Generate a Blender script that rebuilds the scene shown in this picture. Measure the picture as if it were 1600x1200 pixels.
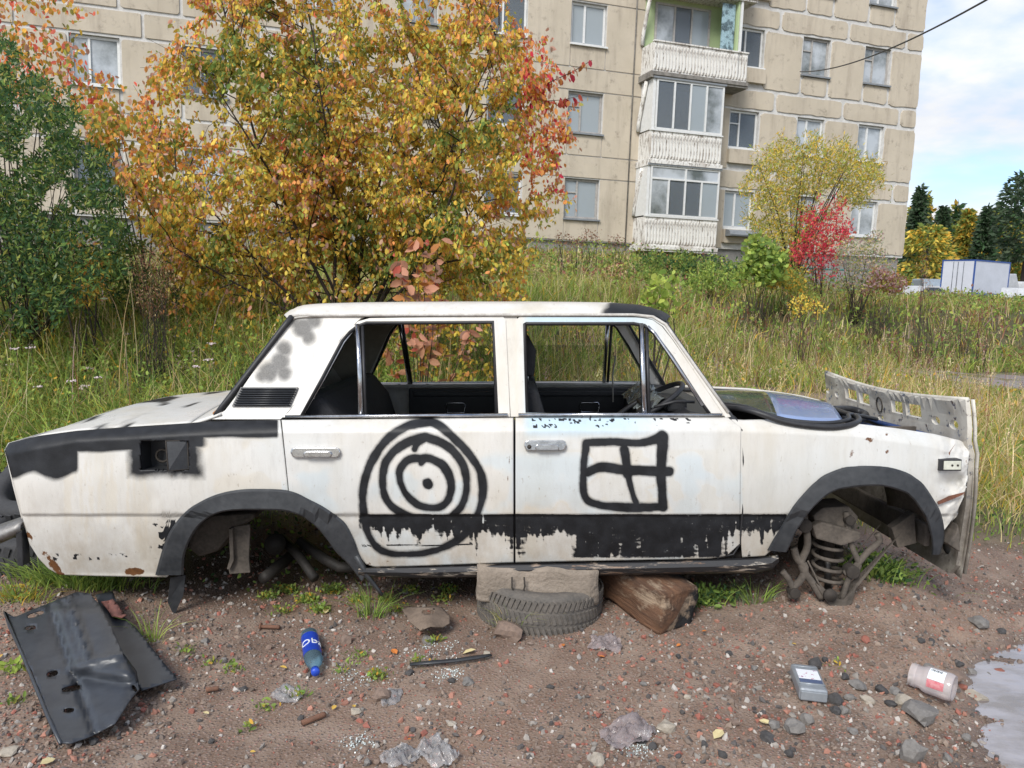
import bpy, bmesh, math, random
import numpy as np
from mathutils import Vector, Matrix, noise as mnoise, geometry as mgeo

for o in list(bpy.data.objects): bpy.data.objects.remove(o)
S = bpy.context.scene
COL = S.collection
R = math.radians
random.seed(7)
RNG = np.random.default_rng(11)

# ------------------------------------------------------------------ camera
CZ = 1.42
FPX = 1200.0
PITCH, ROLL = R(7.36), R(1.84)
_R = Vector((1, 0, 0)); _U = Vector((0, math.sin(PITCH), math.cos(PITCH))); FWD = Vector((0, math.cos(PITCH), -math.sin(PITCH)))
RT = _R*math.cos(ROLL)+_U*math.sin(ROLL)
UP = -_R*math.sin(ROLL)+_U*math.cos(ROLL)
CAM = Vector((0, 0, CZ))
cd = bpy.data.cameras.new('camera'); cam = bpy.data.objects.new('camera', cd); COL.objects.link(cam)
cd.sensor_width = 36; cd.lens = 36*FPX/1600; cd.clip_end = 2000; cd.clip_start = .05
cam.matrix_world = Matrix(((RT.x, UP.x, -FWD.x, 0), (RT.y, UP.y, -FWD.y, 0), (RT.z, UP.z, -FWD.z, CZ), (0, 0, 0, 1)))
S.camera = cam

# ------------------------------------------------------------------ world
SUN_EL, SUN_AZ = R(42), R(205)      # azimuth measured clockwise from +Y
w = bpy.data.worlds.new('World'); S.world = w; w.use_nodes = True
nt = w.node_tree; nt.nodes.clear()
def wn(t, **k):
    n = nt.nodes.new(t)
    for a, b in k.items(): setattr(n, a, b)
    return n
wo = wn('ShaderNodeOutputWorld'); bg = wn('ShaderNodeBackground')
sky = wn('ShaderNodeTexSky', sky_type='NISHITA', sun_disc=False, sun_elevation=SUN_EL, sun_rotation=SUN_AZ)
tc = wn('ShaderNodeTexCoord'); sep = wn('ShaderNodeSeparateXYZ')
nt.links.new(tc.outputs['Generated'], sep.inputs[0])
zz = wn('ShaderNodeMath', operation='MAXIMUM'); zz.inputs[1].default_value = 0.0
nt.links.new(sep.outputs[2], zz.inputs[0])
za = wn('ShaderNodeMath', operation='ADD'); za.inputs[1].default_value = .22; nt.links.new(zz.outputs[0], za.inputs[0])
dv = []
for i in (0, 1):
    d = wn('ShaderNodeMath', operation='DIVIDE'); nt.links.new(sep.outputs[i], d.inputs[0]); nt.links.new(za.outputs[0], d.inputs[1]); dv.append(d)
cmb = wn('ShaderNodeCombineXYZ'); nt.links.new(dv[0].outputs[0], cmb.inputs[0]); nt.links.new(dv[1].outputs[0], cmb.inputs[1])
cmb.inputs[2].default_value = 3.3
n1 = wn('ShaderNodeTexNoise'); n1.inputs['Scale'].default_value = 1.3; n1.inputs['Detail'].default_value = 7; n1.inputs['Roughness'].default_value = .55
n2 = wn('ShaderNodeTexNoise'); n2.inputs['Scale'].default_value = 2.6; n2.inputs['Detail'].default_value = 8
nt.links.new(cmb.outputs[0], n1.inputs['Vector']); nt.links.new(cmb.outputs[0], n2.inputs['Vector'])
r1 = wn('ShaderNodeValToRGB'); r1.color_ramp.elements[0].position = .37; r1.color_ramp.elements[1].position = .56
nt.links.new(n1.outputs[0], r1.inputs[0])
r2 = wn('ShaderNodeValToRGB'); r2.color_ramp.elements[0].position = .3; r2.color_ramp.elements[0].color = (4.1, 4.4, 5.1, 1)
r2.color_ramp.elements[1].position = .62; r2.color_ramp.elements[1].color = (6.3, 6.35, 6.4, 1)
nt.links.new(n2.outputs[0], r2.inputs[0])
mx = wn('ShaderNodeMix', data_type='RGBA')
sk = wn('ShaderNodeMix', data_type='RGBA', blend_type='MULTIPLY'); sk.inputs[0].default_value = 1; sk.inputs[7].default_value = (1.0, 1.15, 1.35, 1)
nt.links.new(sky.outputs[0], sk.inputs[6])
nt.links.new(r1.outputs[0], mx.inputs[0]); nt.links.new(sk.outputs[2], mx.inputs[6]); nt.links.new(r2.outputs[0], mx.inputs[7])
nt.links.new(mx.outputs[2], bg.inputs[0]); bg.inputs[1].default_value = .1
nt.links.new(bg.outputs[0], wo.inputs[0])

sd = bpy.data.lights.new('sun', 'SUN'); sun = bpy.data.objects.new('sun', sd); COL.objects.link(sun)
sd.energy = 2.1; sd.angle = R(22); sd.color = (1, .965, .9)
sdir = Vector((math.sin(SUN_AZ)*math.cos(SUN_EL), math.cos(SUN_AZ)*math.cos(SUN_EL), math.sin(SUN_EL)))
sun.rotation_euler = sdir.to_track_quat('Z', 'Y').to_euler()

S.view_settings.view_transform = 'Standard'; S.view_settings.look = 'None'; S.view_settings.gamma = 1
S.view_settings.use_curve_mapping = False; S.view_settings.exposure = 0.72

# ------------------------------------------------------------------ helpers
def ray(px, py): return (FWD+RT*((px-800)/FPX)+UP*((600-py)/FPX))
def hit_y(px, py, Y): d = ray(px, py); return CAM+d*(Y/d.y)
def hit_z(px, py, Z): d = ray(px, py); return CAM+d*((Z-CZ)/d.z)
def smooth(a, b, x):
    t = np.clip((x-a)/(b-a), 0, 1); return t*t*(3-2*t)

_perm = np.random.default_rng(5).random((256, 256))
def vnoise(x, y):
    xi = np.floor(x).astype(int); yi = np.floor(y).astype(int); fx = x-xi; fy = y-yi
    fx = fx*fx*(3-2*fx); fy = fy*fy*(3-2*fy)
    a = _perm[xi % 256, yi % 256]; b = _perm[(xi+1) % 256, yi % 256]; c = _perm[xi % 256, (yi+1) % 256]; d = _perm[(xi+1) % 256, (yi+1) % 256]
    return (a*(1-fx)+b*fx)*(1-fy)+(c*(1-fx)+d*fx)*fy
def fbm(x, y, o=4):
    s = 0; a = .5; t = 0
    for i in range(o):
        s = s+a*vnoise(x*2**i+17*i, y*2**i+31*i); t += a; a *= .5
    return s/t

def tag(o, label=None, cat=None, group=None, kind=None):
    if label: o['label'] = label
    if cat: o['category'] = cat
    if group: o['group'] = group
    if kind: o['kind'] = kind
    return o
def empty(name, loc, label, cat, group=None, rz=0):
    o = bpy.data.objects.new(name, None); COL.objects.link(o); o.location = loc; o.rotation_euler = (0, 0, rz)
    o.empty_display_size = .1
    return tag(o, label, cat, group)
def link(name, me, mat=None, parent=None, loc=None, rot=None):
    o = bpy.data.objects.new(name, me); COL.objects.link(o)
    if mat is not None and len(me.materials) == 0: me.materials.append(mat)
    if parent is not None: o.parent = parent
    if loc is not None: o.location = loc
    if rot is not None: o.rotation_euler = rot
    return o
def np_mesh(name, V, F, col=None, smooth_=False):
    V = np.asarray(V, dtype=np.float32); F = np.asarray(F, dtype=np.int32)
    me = bpy.data.meshes.new(name); k = F.shape[1]
    me.vertices.add(len(V)); me.vertices.foreach_set('co', V.ravel())
    me.loops.add(F.size); me.loops.foreach_set('vertex_index', F.ravel())
    me.polygons.add(len(F)); me.polygons.foreach_set('loop_start', np.arange(0, F.size, k, dtype=np.int32))
    me.polygons.foreach_set('use_smooth', np.full(len(F), smooth_, dtype=bool))
    me.update(calc_edges=True)
    if col is not None:
        a = me.color_attributes.new('col', 'FLOAT_COLOR', 'POINT')
        c = np.ones((len(V), 4), dtype=np.float32); c[:, :col.shape[1]] = col
        a.data.foreach_set('color', c.ravel())
    return me
def pmesh(name, V, F, sm=False):
    me = bpy.data.meshes.new(name); me.from_pydata([tuple(v) for v in V], [], F); me.update()
    if sm:
        for p in me.polygons: p.use_smooth = True
    return me
class MB:
    def __init__(s): s.V = []; s.F = []; s.sm = []
    def add(s, V, F, sm=False):
        b = len(s.V); s.V += [tuple(v) for v in V]; s.F += [tuple(b+i for i in f) for f in F]; s.sm += [sm]*len(F); return s
    def box(s, a, b, M=None, bev=0):
        (x0, y0, z0), (x1, y1, z1) = a, b
        if x0 > x1: x0, x1 = x1, x0
        if y0 > y1: y0, y1 = y1, y0
        if z0 > z1: z0, z1 = z1, z0
        V = [(x0, y0, z0), (x1, y0, z0), (x1, y1, z0), (x0, y1, z0), (x0, y0, z1), (x1, y0, z1), (x1, y1, z1), (x0, y1, z1)]
        F = [(0, 3, 2, 1), (4, 5, 6, 7), (0, 1, 5, 4), (1, 2, 6, 5), (2, 3, 7, 6), (3, 0, 4, 7)]
        if M is not None: V = [M @ Vector(v) for v in V]
        return s.add(V, F)
    def tube(s, pts, r, n=8, closed=False, cap=True, sq=1.0):
        pts = [Vector(p) for p in pts]; m = len(pts); V = []; F = []
        rs = r if hasattr(r, '__len__') else [r]*m
        ref = Vector((0, 0, 1))
        prev = None
        for i, p in enumerate(pts):
            a = pts[(i-1) % m] if (closed or i > 0) else p; b = pts[(i+1) % m] if (closed or i < m-1) else p
            t = (b-a).normalized()
            if prev is None:
                u = t.cross(ref);
                if u.length < .1: u = t.cross(Vector((1, 0, 0)))
            else: u = prev-t*prev.dot(t)
            u.normalize(); prev = u; v = t.cross(u)
            for k in range(n):
                an = 2*math.pi*k/n
                V.append(p+u*math.cos(an)*rs[i]+v*math.sin(an)*rs[i]*sq)
        L = m if closed else m-1
        for i in range(L):
            for k in range(n):
                a = i*n+k; b = i*n+(k+1) % n; c = ((i+1) % m)*n+(k+1) % n; d = ((i+1) % m)*n+k
                F.append((a, b, c, d))
        if cap and not closed: F.append(tuple(range(n-1, -1, -1))); F.append(tuple((m-1)*n+k for k in range(n)))
        return s.add(V, F, True)
    def lathe(s, prof, n=16, M=None, capb=True, capt=True, sx=1, sy=1):
        V = []; F = []
        for (r, z) in prof:
            for k in range(n):
                a = 2*math.pi*k/n; V.append(Vector((r*math.cos(a)*sx, r*math.sin(a)*sy, z)))
        for i in range(len(prof)-1):
            for k in range(n):
                F.append((i*n+k, i*n+(k+1) % n, (i+1)*n+(k+1) % n, (i+1)*n+k))
        if capb: F.append(tuple(range(n-1, -1, -1)))
        if capt: F.append(tuple((len(prof)-1)*n+k for k in range(n)))
        if M is not None: V = [M @ v for v in V]
        return s.add(V, F, True)
    def prism(s, poly, h0, h1, ax='y', M=None):
        # poly in 2D, extruded along ax
        def mk(p, h):
            v = {'y': (p[0], h, p[1]), 'z': (p[0], p[1], h), 'x': (h, p[0], p[1])}[ax]
            return (M @ Vector(v)) if M is not None else v
        n = len(poly); V = [mk(p, h0) for p in poly]+[mk(p, h1) for p in poly]
        F = [tuple(range(n)), tuple(range(2*n-1, n-1, -1))]+[(i, i+n, (i+1) % n+n, (i+1) % n) for i in range(n)]
        return s.add(V, F)
    def mesh(s, name, bev=0, seg=2, recalc=True):
        me = bpy.data.meshes.new(name); me.from_pydata(s.V, [], s.F); me.update()
        bm = bmesh.new(); bm.from_mesh(me)
        for f, q in zip(bm.faces, s.sm): f.smooth = q
        if recalc: bmesh.ops.recalc_face_normals(bm, faces=bm.faces[:])
        if bev:
            es = [e for e in bm.edges if len(e.link_faces) == 2 and e.calc_face_angle(0) > .6]
            bmesh.ops.bevel(bm, geom=es, offset=bev, segments=seg, affect='EDGES', profile=.6)
        bm.to_mesh(me); bm.free(); return me
    def obj(s, name, mat, parent=None, bev=0, seg=2, **k):
        return link(name, s.mesh(name, bev, seg), mat, parent, **k)
def solid(o, th, off=-1):
    m = o.modifiers.new('solid', 'SOLIDIFY'); m.thickness = th; m.offset = off; return o
def inst(pos, fr, baseV, baseF):
    """pos (n,3), fr (n,3,3) rows=axes scaled ; baseV (k,3)"""
    n = len(pos); k = len(baseV)
    V = np.einsum('kc,ncd->nkd', baseV, fr)+pos[:, None, :]
    F = (baseF[None, :, :]+(np.arange(n)*k)[:, None, None]).reshape(-1, baseF.shape[1])
    return V.reshape(-1, 3), F, k
def rand_frames(n, size, axis=None, spread=1.0, rng=RNG):
    """frames whose x axis is the leaf's length"""
    a = rng.normal(size=(n, 3)) if axis is None else axis+rng.normal(size=(n, 3))*spread
    a /= np.linalg.norm(a, axis=1)[:, None]+1e-9
    b = rng.normal(size=(n, 3)); b -= (b*a).sum(1)[:, None]*a; b /= np.linalg.norm(b, axis=1)[:, None]+1e-9
    c = np.cross(a, b)
    return np.stack([a, b, c], 1)*np.asarray(size).reshape(-1, 1, 1)
LEAF_V = np.array([(0, 0, 0), (.3, .2, .06), (.68, .2, .05), (1, 0, -.06), (.68, -.2, .05), (.3, -.2, .06)], float)
LEAF_F = np.array([(0, 1, 2, 3), (0, 3, 4, 5)])
DIA_V = np.array([(0, 0, 0), (.5, .18, .05), (1, 0, 0), (.5, -.18, .05)], float)
DIA_F = np.array([(0, 1, 2, 3)])

# ------------------------------------------------------------------ materials
class NB:
    def __init__(s, name, out='p'):
        s.m = bpy.data.materials.new(name); s.m.use_nodes = True; s.t = s.m.node_tree; s.t.nodes.clear()
        s.out = s.n('ShaderNodeOutputMaterial'); s.p = s.n('ShaderNodeBsdfPrincipled'); s.l(s.p.outputs[0], s.out.inputs[0])
        s.co = s.n('ShaderNodeTexCoord').outputs['Object']
    def n(s, t, **k):
        x = s.t.nodes.new(t)
        for a, b in k.items(): setattr(x, a, b)
        return x
    def l(s, a, b): s.t.links.new(a, b)
    def noise(s, scale, detail=4, rough=.5, vec=None, st=None):
        x = s.n('ShaderNodeTexNoise'); x.inputs['Scale'].default_value = scale; x.inputs['Detail'].default_value = detail; x.inputs['Roughness'].default_value = rough
        v = vec or s.co
        if st:
            mp = s.n('ShaderNodeMapping'); mp.inputs['Scale'].default_value = st; s.l(v, mp.inputs[0]); v = mp.outputs[0]
        s.l(v, x.inputs['Vector']); return x.outputs[0]
    def ramp(s, f, a, b, ca=(0, 0, 0), cb=(1, 1, 1)):
        x = s.n('ShaderNodeValToRGB'); e = x.color_ramp.elements; e[0].position = a; e[1].position = b; e[0].color = (*ca, 1); e[1].color = (*cb, 1)
        s.l(f, x.inputs[0]); return x.outputs[0]
    def mix(s, f, a, b, mode='MIX'):
        x = s.n('ShaderNodeMix', data_type='RGBA', blend_type=mode)
        for v, i in ((f, 0), (a, 6), (b, 7)):
            if isinstance(v, (int, float)): x.inputs[i].default_value = v
            elif isinstance(v, tuple): x.inputs[i].default_value = (*v[:3], 1)
            else: s.l(v, x.inputs[i])
        return x.outputs[2]
    def math(s, op, a, b=0.0, clamp=False):
        x = s.n('ShaderNodeMath', operation=op); x.use_clamp = clamp
        for v, i in ((a, 0), (b, 1)):
            if isinstance(v, (int, float)): x.inputs[i].default_value = v
            else: s.l(v, x.inputs[i])
        return x.outputs[0]
    def set(s, col=None, rough=None, metal=None, **k):
        for key, v in (('Base Color', col), ('Roughness', rough), ('Metallic', metal)):
            if v is None: continue
            if isinstance(v, tuple): s.p.inputs[key].default_value = (*v[:3], 1)
            elif isinstance(v, (int, float)): s.p.inputs[key].default_value = v
            else: s.l(v, s.p.inputs[key])
        for key, v in k.items():
            i = s.p.inputs[key.replace('_', ' ')]
            if isinstance(v, (int, float, tuple)): i.default_value = v
            else: s.l(v, i)
        return s
    def bump(s, h, st=.3, dist=.01):
        b = s.n('ShaderNodeBump'); b.inputs['Strength'].default_value = st; b.inputs['Distance'].default_value = dist
        s.l(h, b.inputs['Height']); s.l(b.outputs[0], s.p.inputs['Normal']); return s
def simple(name, c1, c2=None, scale=8, rough=.6, metal=0, bump=.2, bd=.004, st=None, lo=.35, hi=.65, det=6, **k):
    b = NB(name); c2 = c2 or tuple(v*.7 for v in c1)
    f = b.noise(scale, det, .6, st=st); f2 = b.noise(scale*7, 4)
    ff = b.mix(.35, b.ramp(f, lo, hi), b.ramp(f2, .35, .65))
    b.set(b.mix(ff, c1, c2), rough, metal, **k)
    if bump: b.bump(b.mix(.5, f, f2), bump, bd)
    return b.m
def foliage(name, rough=.6, trans=.45):
    b = NB(name); a = b.n('ShaderNodeAttribute', attribute_name='col')
    b.set(a.outputs['Color'], rough)
    b.p.inputs['Specular IOR Level'].default_value = .25
    tr = b.n('ShaderNodeBsdfTranslucent'); b.l(a.outputs['Color'], tr.inputs[0])
    ms = b.n('ShaderNodeMixShader'); ms.inputs[0].default_value = trans
    b.l(b.p.outputs[0], ms.inputs[1]); b.l(tr.outputs[0], ms.inputs[2]); b.l(ms.outputs[0], b.out.inputs[0])
    return b.m
def glassy(name, tint=(.9, .95, .93), alpha=.25, rough=.03, col=(.02, .03, .025)):
    b = NB(name); b.set(col, rough, 0); b.p.inputs['Specular IOR Level'].default_value = .6
    t = b.n('ShaderNodeBsdfTransparent'); t.inputs[0].default_value = (*tint, 1)
    ms = b.n('ShaderNodeMixShader'); fr_ = b.n('ShaderNodeFresnel'); fr_.inputs[0].default_value = 1.5; b.l(b.math('MAXIMUM', fr_.outputs[0], alpha), ms.inputs[0])
    b.l(t.outputs[0], ms.inputs[1]); b.l(b.p.outputs[0], ms.inputs[2]); b.l(ms.outputs[0], b.out.inputs[0])
    return b.m

M = {}
M['leaf'] = foliage('leaf_surface')
M['bark'] = simple('bark', (.06, .045, .035), (.025, .02, .017), 12, .9, st=(1, 1, .2), bump=.5)
M['dark_metal'] = simple('rusty_dark_metal', (.055, .045, .037), (.028, .023, .019), 14, .85, .1, bump=.5)
M['mud_metal'] = simple('muddy_metal', (.13, .108, .088), (.05, .042, .034), 11, .9, .0, bump=.5)
M['interior'] = simple('black_vinyl', (.012, .013, .015), (.02, .02, .022), 20, .5, bump=.25)
M['seat'] = simple('seat_cloth', (.03, .03, .033), (.018, .018, .02), 25, .95, bump=.4)
M['rubber'] = simple('black_rubber', (.016, .016, .018), (.03, .03, .032), 30, .5, bump=.15)
M['chrome'] = simple('chrome', (.6, .6, .61), (.36, .36, .37), 30, .2, 1, bump=.08)
M['flare'] = simple('grey_plastic_flare', (.020, .022, .025), (.055, .057, .060), 6, .5, bump=.3, lo=.45, hi=.75)
M['beige_in'] = simple('faded_headliner', (.36, .32, .25), (.25, .22, .17), 6, .9)
M['blue_in'] = simple('blue_body_paint', (.02, .06, .2), (.015, .03, .09), 8, .5)
M['black_paint'] = simple('black_trim', (.016, .017, .02), (.035, .037, .04), 22, .4, bump=.1)

def paint_material(name, base=(.63, .61, .57)):
    b = NB(name); a = b.n('ShaderNodeAttribute', attribute_name='col'); sp = b.n('ShaderNodeSeparateColor'); b.l(a.outputs['Color'], sp.inputs[0])
    blk, brs, rus = sp.outputs; al = a.outputs['Alpha']
    blu = b.math('MULTIPLY', b.math('SUBTRACT', al, .5), 2.0, True); bei = b.math('MULTIPLY', b.math('SUBTRACT', .5, al), 2.0, True)
    stre = b.noise(5, 6, .6, st=(1, 1, .16)); big = b.noise(2.2, 5)
    c = b.mix(b.ramp(stre, .45, .75), base, (.50, .45, .36))
    c = b.mix(b.math('MULTIPLY', b.ramp(big, .45, .6), .35), c, (.66, .63, .58))
    c = b.mix(bei, c, (.60, .545, .45))
    c = b.mix(blu, c, (.42, .58, .68))
    sx_ = b.n('ShaderNodeSeparateXYZ'); b.l(b.co, sx_.inputs[0])
    low = b.math('MULTIPLY', b.ramp(sx_.outputs[2], .25, .62, (1, 1, 1), (0, 0, 0)), b.ramp(b.noise(7, 6, .7, st=(1, 1, .5)), .3, .65))
    gr_ = b.ramp(b.noise(26, 7, .8, st=(1, 1, .22)), .50, .72); c = b.mix(b.math('MULTIPLY', gr_, .30), c, (.36, .33, .29))
    c = b.mix(b.math('MULTIPLY', b.ramp(b.noise(1.1, 4, .5), .5, .62), .22), c, (.42, .50, .55))
    c = b.mix(b.math('MULTIPLY', low, .7), c, (.34, .27, .19))
    sc = b.ramp(b.noise(60, 4, .7, st=(1, 1, .5)), .64, .74)
    c = b.mix(b.math('MULTIPLY', sc, .7), c, (.30, .25, .19))
    fine = b.noise(210, 3, .6)
    # sprayed black: density plus speckle
    scr = b.mix(.5, b.noise(40, 5, .75, st=(1.6, 1, .25)), b.noise(55, 5, .75, st=(.3, 1, 2.2)))
    part = b.math('MULTIPLY', b.math('MULTIPLY', brs, b.math('SUBTRACT', 1.0, brs)), 4.0, True)
    nz_ = b.math('ADD', b.math('MULTIPLY', b.math('SUBTRACT', fine, .5), .25), b.math('MULTIPLY', b.math('SUBTRACT', scr, .5), 1.5))
    bb_ = b.ramp(b.math('ADD', brs, b.math('MULTIPLY', part, nz_)), .25, .6)
    bb_ = b.math('MULTIPLY', bb_, b.ramp(b.mix(.5, b.noise(22, 7, .8, st=(.35, 1, 1.6)), b.noise(37, 7, .8, st=(1.3, 1, .45))), .58, .68, (1, 1, 1), (.35, .35, .35)))
    bs_ = b.ramp(b.math('ADD', blk, b.math('MULTIPLY', b.math('SUBTRACT', fine, .5), .22)), .10, .80)
    bm_ = b.math('MAXIMUM', bb_, bs_)
    bcol = b.mix(b.ramp(b.noise(18, 4), .4, .7), (.009, .0095, .011), (.018, .019, .022))
    c = b.mix(bm_, c, bcol)
    rn = b.math('ADD', rus, b.math('MULTIPLY', b.math('SUBTRACT', b.noise(45, 5, .7), .5), 1.3))
    rr = b.ramp(rn, .42, .6)
    c = b.mix(rr, c, b.mix(b.noise(90, 3), (.20, .085, .03), (.07, .035, .02)))
    rg = b.mix(bm_, b.ramp(stre, .3, .8, (.24, .24, .24), (.5, .5, .5)), (.5, .5, .5))
    b.set(c, rg); b.p.inputs['Specular IOR Level'].default_value = .32
    b.bump(b.mix(.5, b.noise(3.5, 3), b.math('MULTIPLY', fine, .08)), .40, .035)
    return b.m
M['paint'] = paint_material('chalky_white_car_paint')

# ------------------------------------------------------------------ terrain
def gz(x, y):
    x = np.asarray(x, float); y = np.asarray(y, float)
    a = 8.0+smooth(-1, 7, x)*7.3
    hr = smooth(2, 12, x)
    z = (1.25-.15*hr)*smooth(a, a+5.5-1.8*hr, y)+(1.15-.95*hr)*smooth(17.5, 26, y)+.15*smooth(30, 60, y)-.6*smooth(30, 42, y)*smooth(11, 17, x)
    z = z+(1-smooth(-2.2, .6, x))*(.85*smooth(4.7, 8.3, y)-.85*smooth(8.3, 13.0, y))
    z = z+(fbm(x*.35, y*.35, 3)-.5)*.25*smooth(5, 12, y)
    z = z+(fbm(x*1.1+4, y*1.1, 4)-.5)*.09*smooth(1.0, 2.5, y)
    # mound near the front suspension, ditch under the body
    z = z+.15*np.exp(-(((x-1.55)/.55)**2+((y-3.55)/.55)**2))
    z = z-.04*np.exp(-(((x+1.0)/.9)**2+((y-3.7)/.8)**2))
    # puddle dip bottom right
    pm_ = smooth(1.1, 1.7, x-.25*(y-2.3))*(1-smooth(3.0, 3.9, y))*smooth(1.0, 1.4, x)
    z = z+pm_*(.10*(fbm(x*3.1+2, y*7.5, 4)-.5)+.02*(fbm(x*13, y*22, 3)-.5))
    z = z-.066*smooth(1.42, 1.95, x-.25*(y-2.3))*(1-smooth(2.8, 3.7, y))*smooth(1.0, 1.4, x)
    return z
def gzf(x, y): return float(gz(np.array([x]), np.array([y]))[0])
def on_ground(px, py, it=12):
    z = 0.0
    for _ in range(it):
        p = hit_z(px, py, z); z = .5*z+.5*gzf(p.x, p.y)
    return p

def ground_grid(name, x0, x1, y0, y1, nx, ny, dz=0, xw=None):
    xs = np.linspace(x0, x1, nx); ys = np.linspace(y0, y1, ny)
    X, Y = np.meshgrid(xs, ys)
    Z = gz(X, Y)+dz
    V = np.stack([X, Y, Z], -1).reshape(-1, 3)
    i = np.arange(nx-1)[None, :]+nx*np.arange(ny-1)[:, None]; i = i.ravel()
    F = np.stack([i, i+1, i+nx+1, i+nx], 1)
    return V, F, X, Y, Z
b = NB('gravelly_soil')
cz = b.n('ShaderNodeTexCoord').outputs['Object']
n_a = b.noise(1.3, 6); n_b = b.noise(38, 6, .7); n_c = b.noise(120, 4, .7); n_d = b.noise(5, 5)
vo = b.n('ShaderNodeTexVoronoi'); vo.inputs['Scale'].default_value = 85; b.l(b.co, vo.inputs['Vector'])
vcol = b.n('ShaderNodeSeparateColor'); b.l(vo.outputs['Color'], vcol.inputs[0])
soil = b.mix(b.ramp(n_a, .35, .65), (.225, .145, .10), (.125, .078, .053))
soil = b.mix(b.ramp(n_d, .45, .7), soil, (.27, .195, .145))
peb = b.mix(vcol.outputs[0], (.31, .125, .09), (.29, .25, .22))
peb = b.mix(b.ramp(vcol.outputs[1], .6, .8), peb, (.10, .085, .075))
soil = b.mix(b.math('MULTIPLY', b.ramp(vo.outputs['Distance'], .25, .45, (1, 1, 1), (0, 0, 0)), b.ramp(vcol.outputs[2], .35, .5)), soil, peb)
soil = b.mix(b.math('MULTIPLY', b.ramp(n_c, .45, .65), .45), soil, (.33, .27, .23))
at = b.n('ShaderNodeAttribute', attribute_name='col'); ats = b.n('ShaderNodeSeparateColor'); b.l(at.outputs['Color'], ats.inputs[0])
soil = b.mix(ats.outputs[0], soil, b.mix(n_b, (.07, .055, .032), (.09, .09, .035)))
wet = ats.outputs[1]  # puddle rim, plus the darker soil patches under the wreck
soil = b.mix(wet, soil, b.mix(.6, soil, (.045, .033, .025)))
b.set(soil, b.mix(wet, (.92, .92, .92), (.35, .35, .35)))
b.bump(b.mix(.5, b.mix(.6, n_b, n_c), b.ramp(vo.outputs['Distance'], .1, .5, (1, 1, 1), (0, 0, 0))), .7, .010)
M['soil'] = b.m

V, F, X, Y, Z = ground_grid('ground', -6, 7, .6, 6.5, 420, 300)
def bare(x, y): return 1-smooth(.7, 1.15, np.hypot((x-3.6)/1.15, (y-10.4)/1.3)+.5*(fbm(x*1.4, y*1.4, 3)-.5))
def grassy(X, Y): # 1 where vegetation covers the soil
    e = 4.55+.5*(fbm(X*.8, Y*.8, 3)-.5)*2-.25*smooth(-3, -1.5, -X)*0
    e = e-.9*smooth(2.0, 3.2, -X)
    return smooth(-.25, .35, Y-e)
G = grassy(X, Y)
WET_DARK = np.maximum(smooth(.03, -.035, Z-(-.03))*smooth(.8, 1.3, X), .8*smooth(3.05, 3.5, Y+.35*(fbm(X*2, Y*2, 3)-.5))*smooth(1.6, .6, X)*smooth(.35, .6, fbm(X*1.5+3, Y*1.5, 3)+.12))  # wet puddle rim; soil also darker and glossier in patches under the wreck
c = np.stack([G.ravel(), WET_DARK.ravel(), 0*G.ravel()], 1)
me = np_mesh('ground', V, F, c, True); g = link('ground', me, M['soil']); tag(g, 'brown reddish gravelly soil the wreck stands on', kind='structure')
# far ground sheets (ring around the near one), reaching the horizon
def sheet(x0, x1, y0, y1, nx, ny, gr=1.0):
    V, F, X, Y, Z = ground_grid('g', x0, x1, y0, y1, nx, ny)
    return V, F, np.stack([np.full(X.size, gr)*(1-bare(X, Y).ravel()), np.zeros(X.size), np.zeros(X.size)], 1)
parts = [sheet(-40, 60, 6.45, 70, 420, 320), sheet(-700, 700, 70, 1200, 30, 30), sheet(-40, -6, .6, 6.5, 20, 20, .6), sheet(7, 60, .6, 6.5, 30, 20, .3),
         sheet(-700, -40, -300, 70, 12, 12), sheet(60, 700, -300, 70, 12, 12), sheet(-40, 60, -300, .6, 30, 60, .0)]
Vs = []; Fs = []; Cs = []; off = 0
for v, f, cc in parts: Vs.append(v); Fs.append(f+off); Cs.append(cc); off += len(v)
me = np_mesh('terrain', np.concatenate(Vs), np.concatenate(Fs), np.concatenate(Cs), True)
tag(link('terrain', me, M['soil']), 'rising weedy ground between the wreck and the apartment block', kind='structure')

# back lane (wet, pinkish) behind the grass on the right
V, F, X, Y, Z = ground_grid('lane', 7.2, 60, 12.7, 15.1, 120, 16, .012)
b = NB('wet_lane'); nn = b.noise(1.5, 5); n3 = b.noise(30, 5, .7)
b.set(b.mix(b.mix(.4, b.ramp(nn, .4, .6), n3), (.24, .19, .185), (.15, .115, .11)), b.ramp(nn, .45, .55, (.5, .5, .5), (.12, .12, .12))); b.bump(n3, .3, .006)
M['lane'] = b.m
tag(link('lane', np_mesh('lane', V, F, None, True), M['lane']), 'wet pinkish dirt lane behind the grass at right', kind='structure')
# parking lot
V, F, X, Y, Z = ground_grid('lot', 14, 60, 40, 69, 60, 40, .02)
tag(link('parking_lot', np_mesh('lot', V, F, None, True), M['lane']), 'grey parking ground in the distance', kind='structure')
# puddle
b = NB('puddle_water'); b.set(b.mix(b.ramp(b.noise(4, 5, .6, st=(1, 2, 1)), .4, .6), (.27, .25, .27), (.12, .095, .085)), .03, 0); b.p.inputs['Specular IOR Level'].default_value = 1.0; b.p.inputs['IOR'].default_value = 2.1
b.bump(b.noise(14, 4, .55, st=(1, 2.5, 1)), .10, .02); M['water'] = b.m
me = pmesh('puddle', [(1.1, .8, -.047), (3.6, .8, -.047), (3.6, 4.1, -.047), (1.1, 4.1, -.047)], [(0, 1, 2, 3)])
tag(link('puddle', me, M['water']), 'shallow rain puddle reflecting the sky in the lower right corner', kind='structure')

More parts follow.
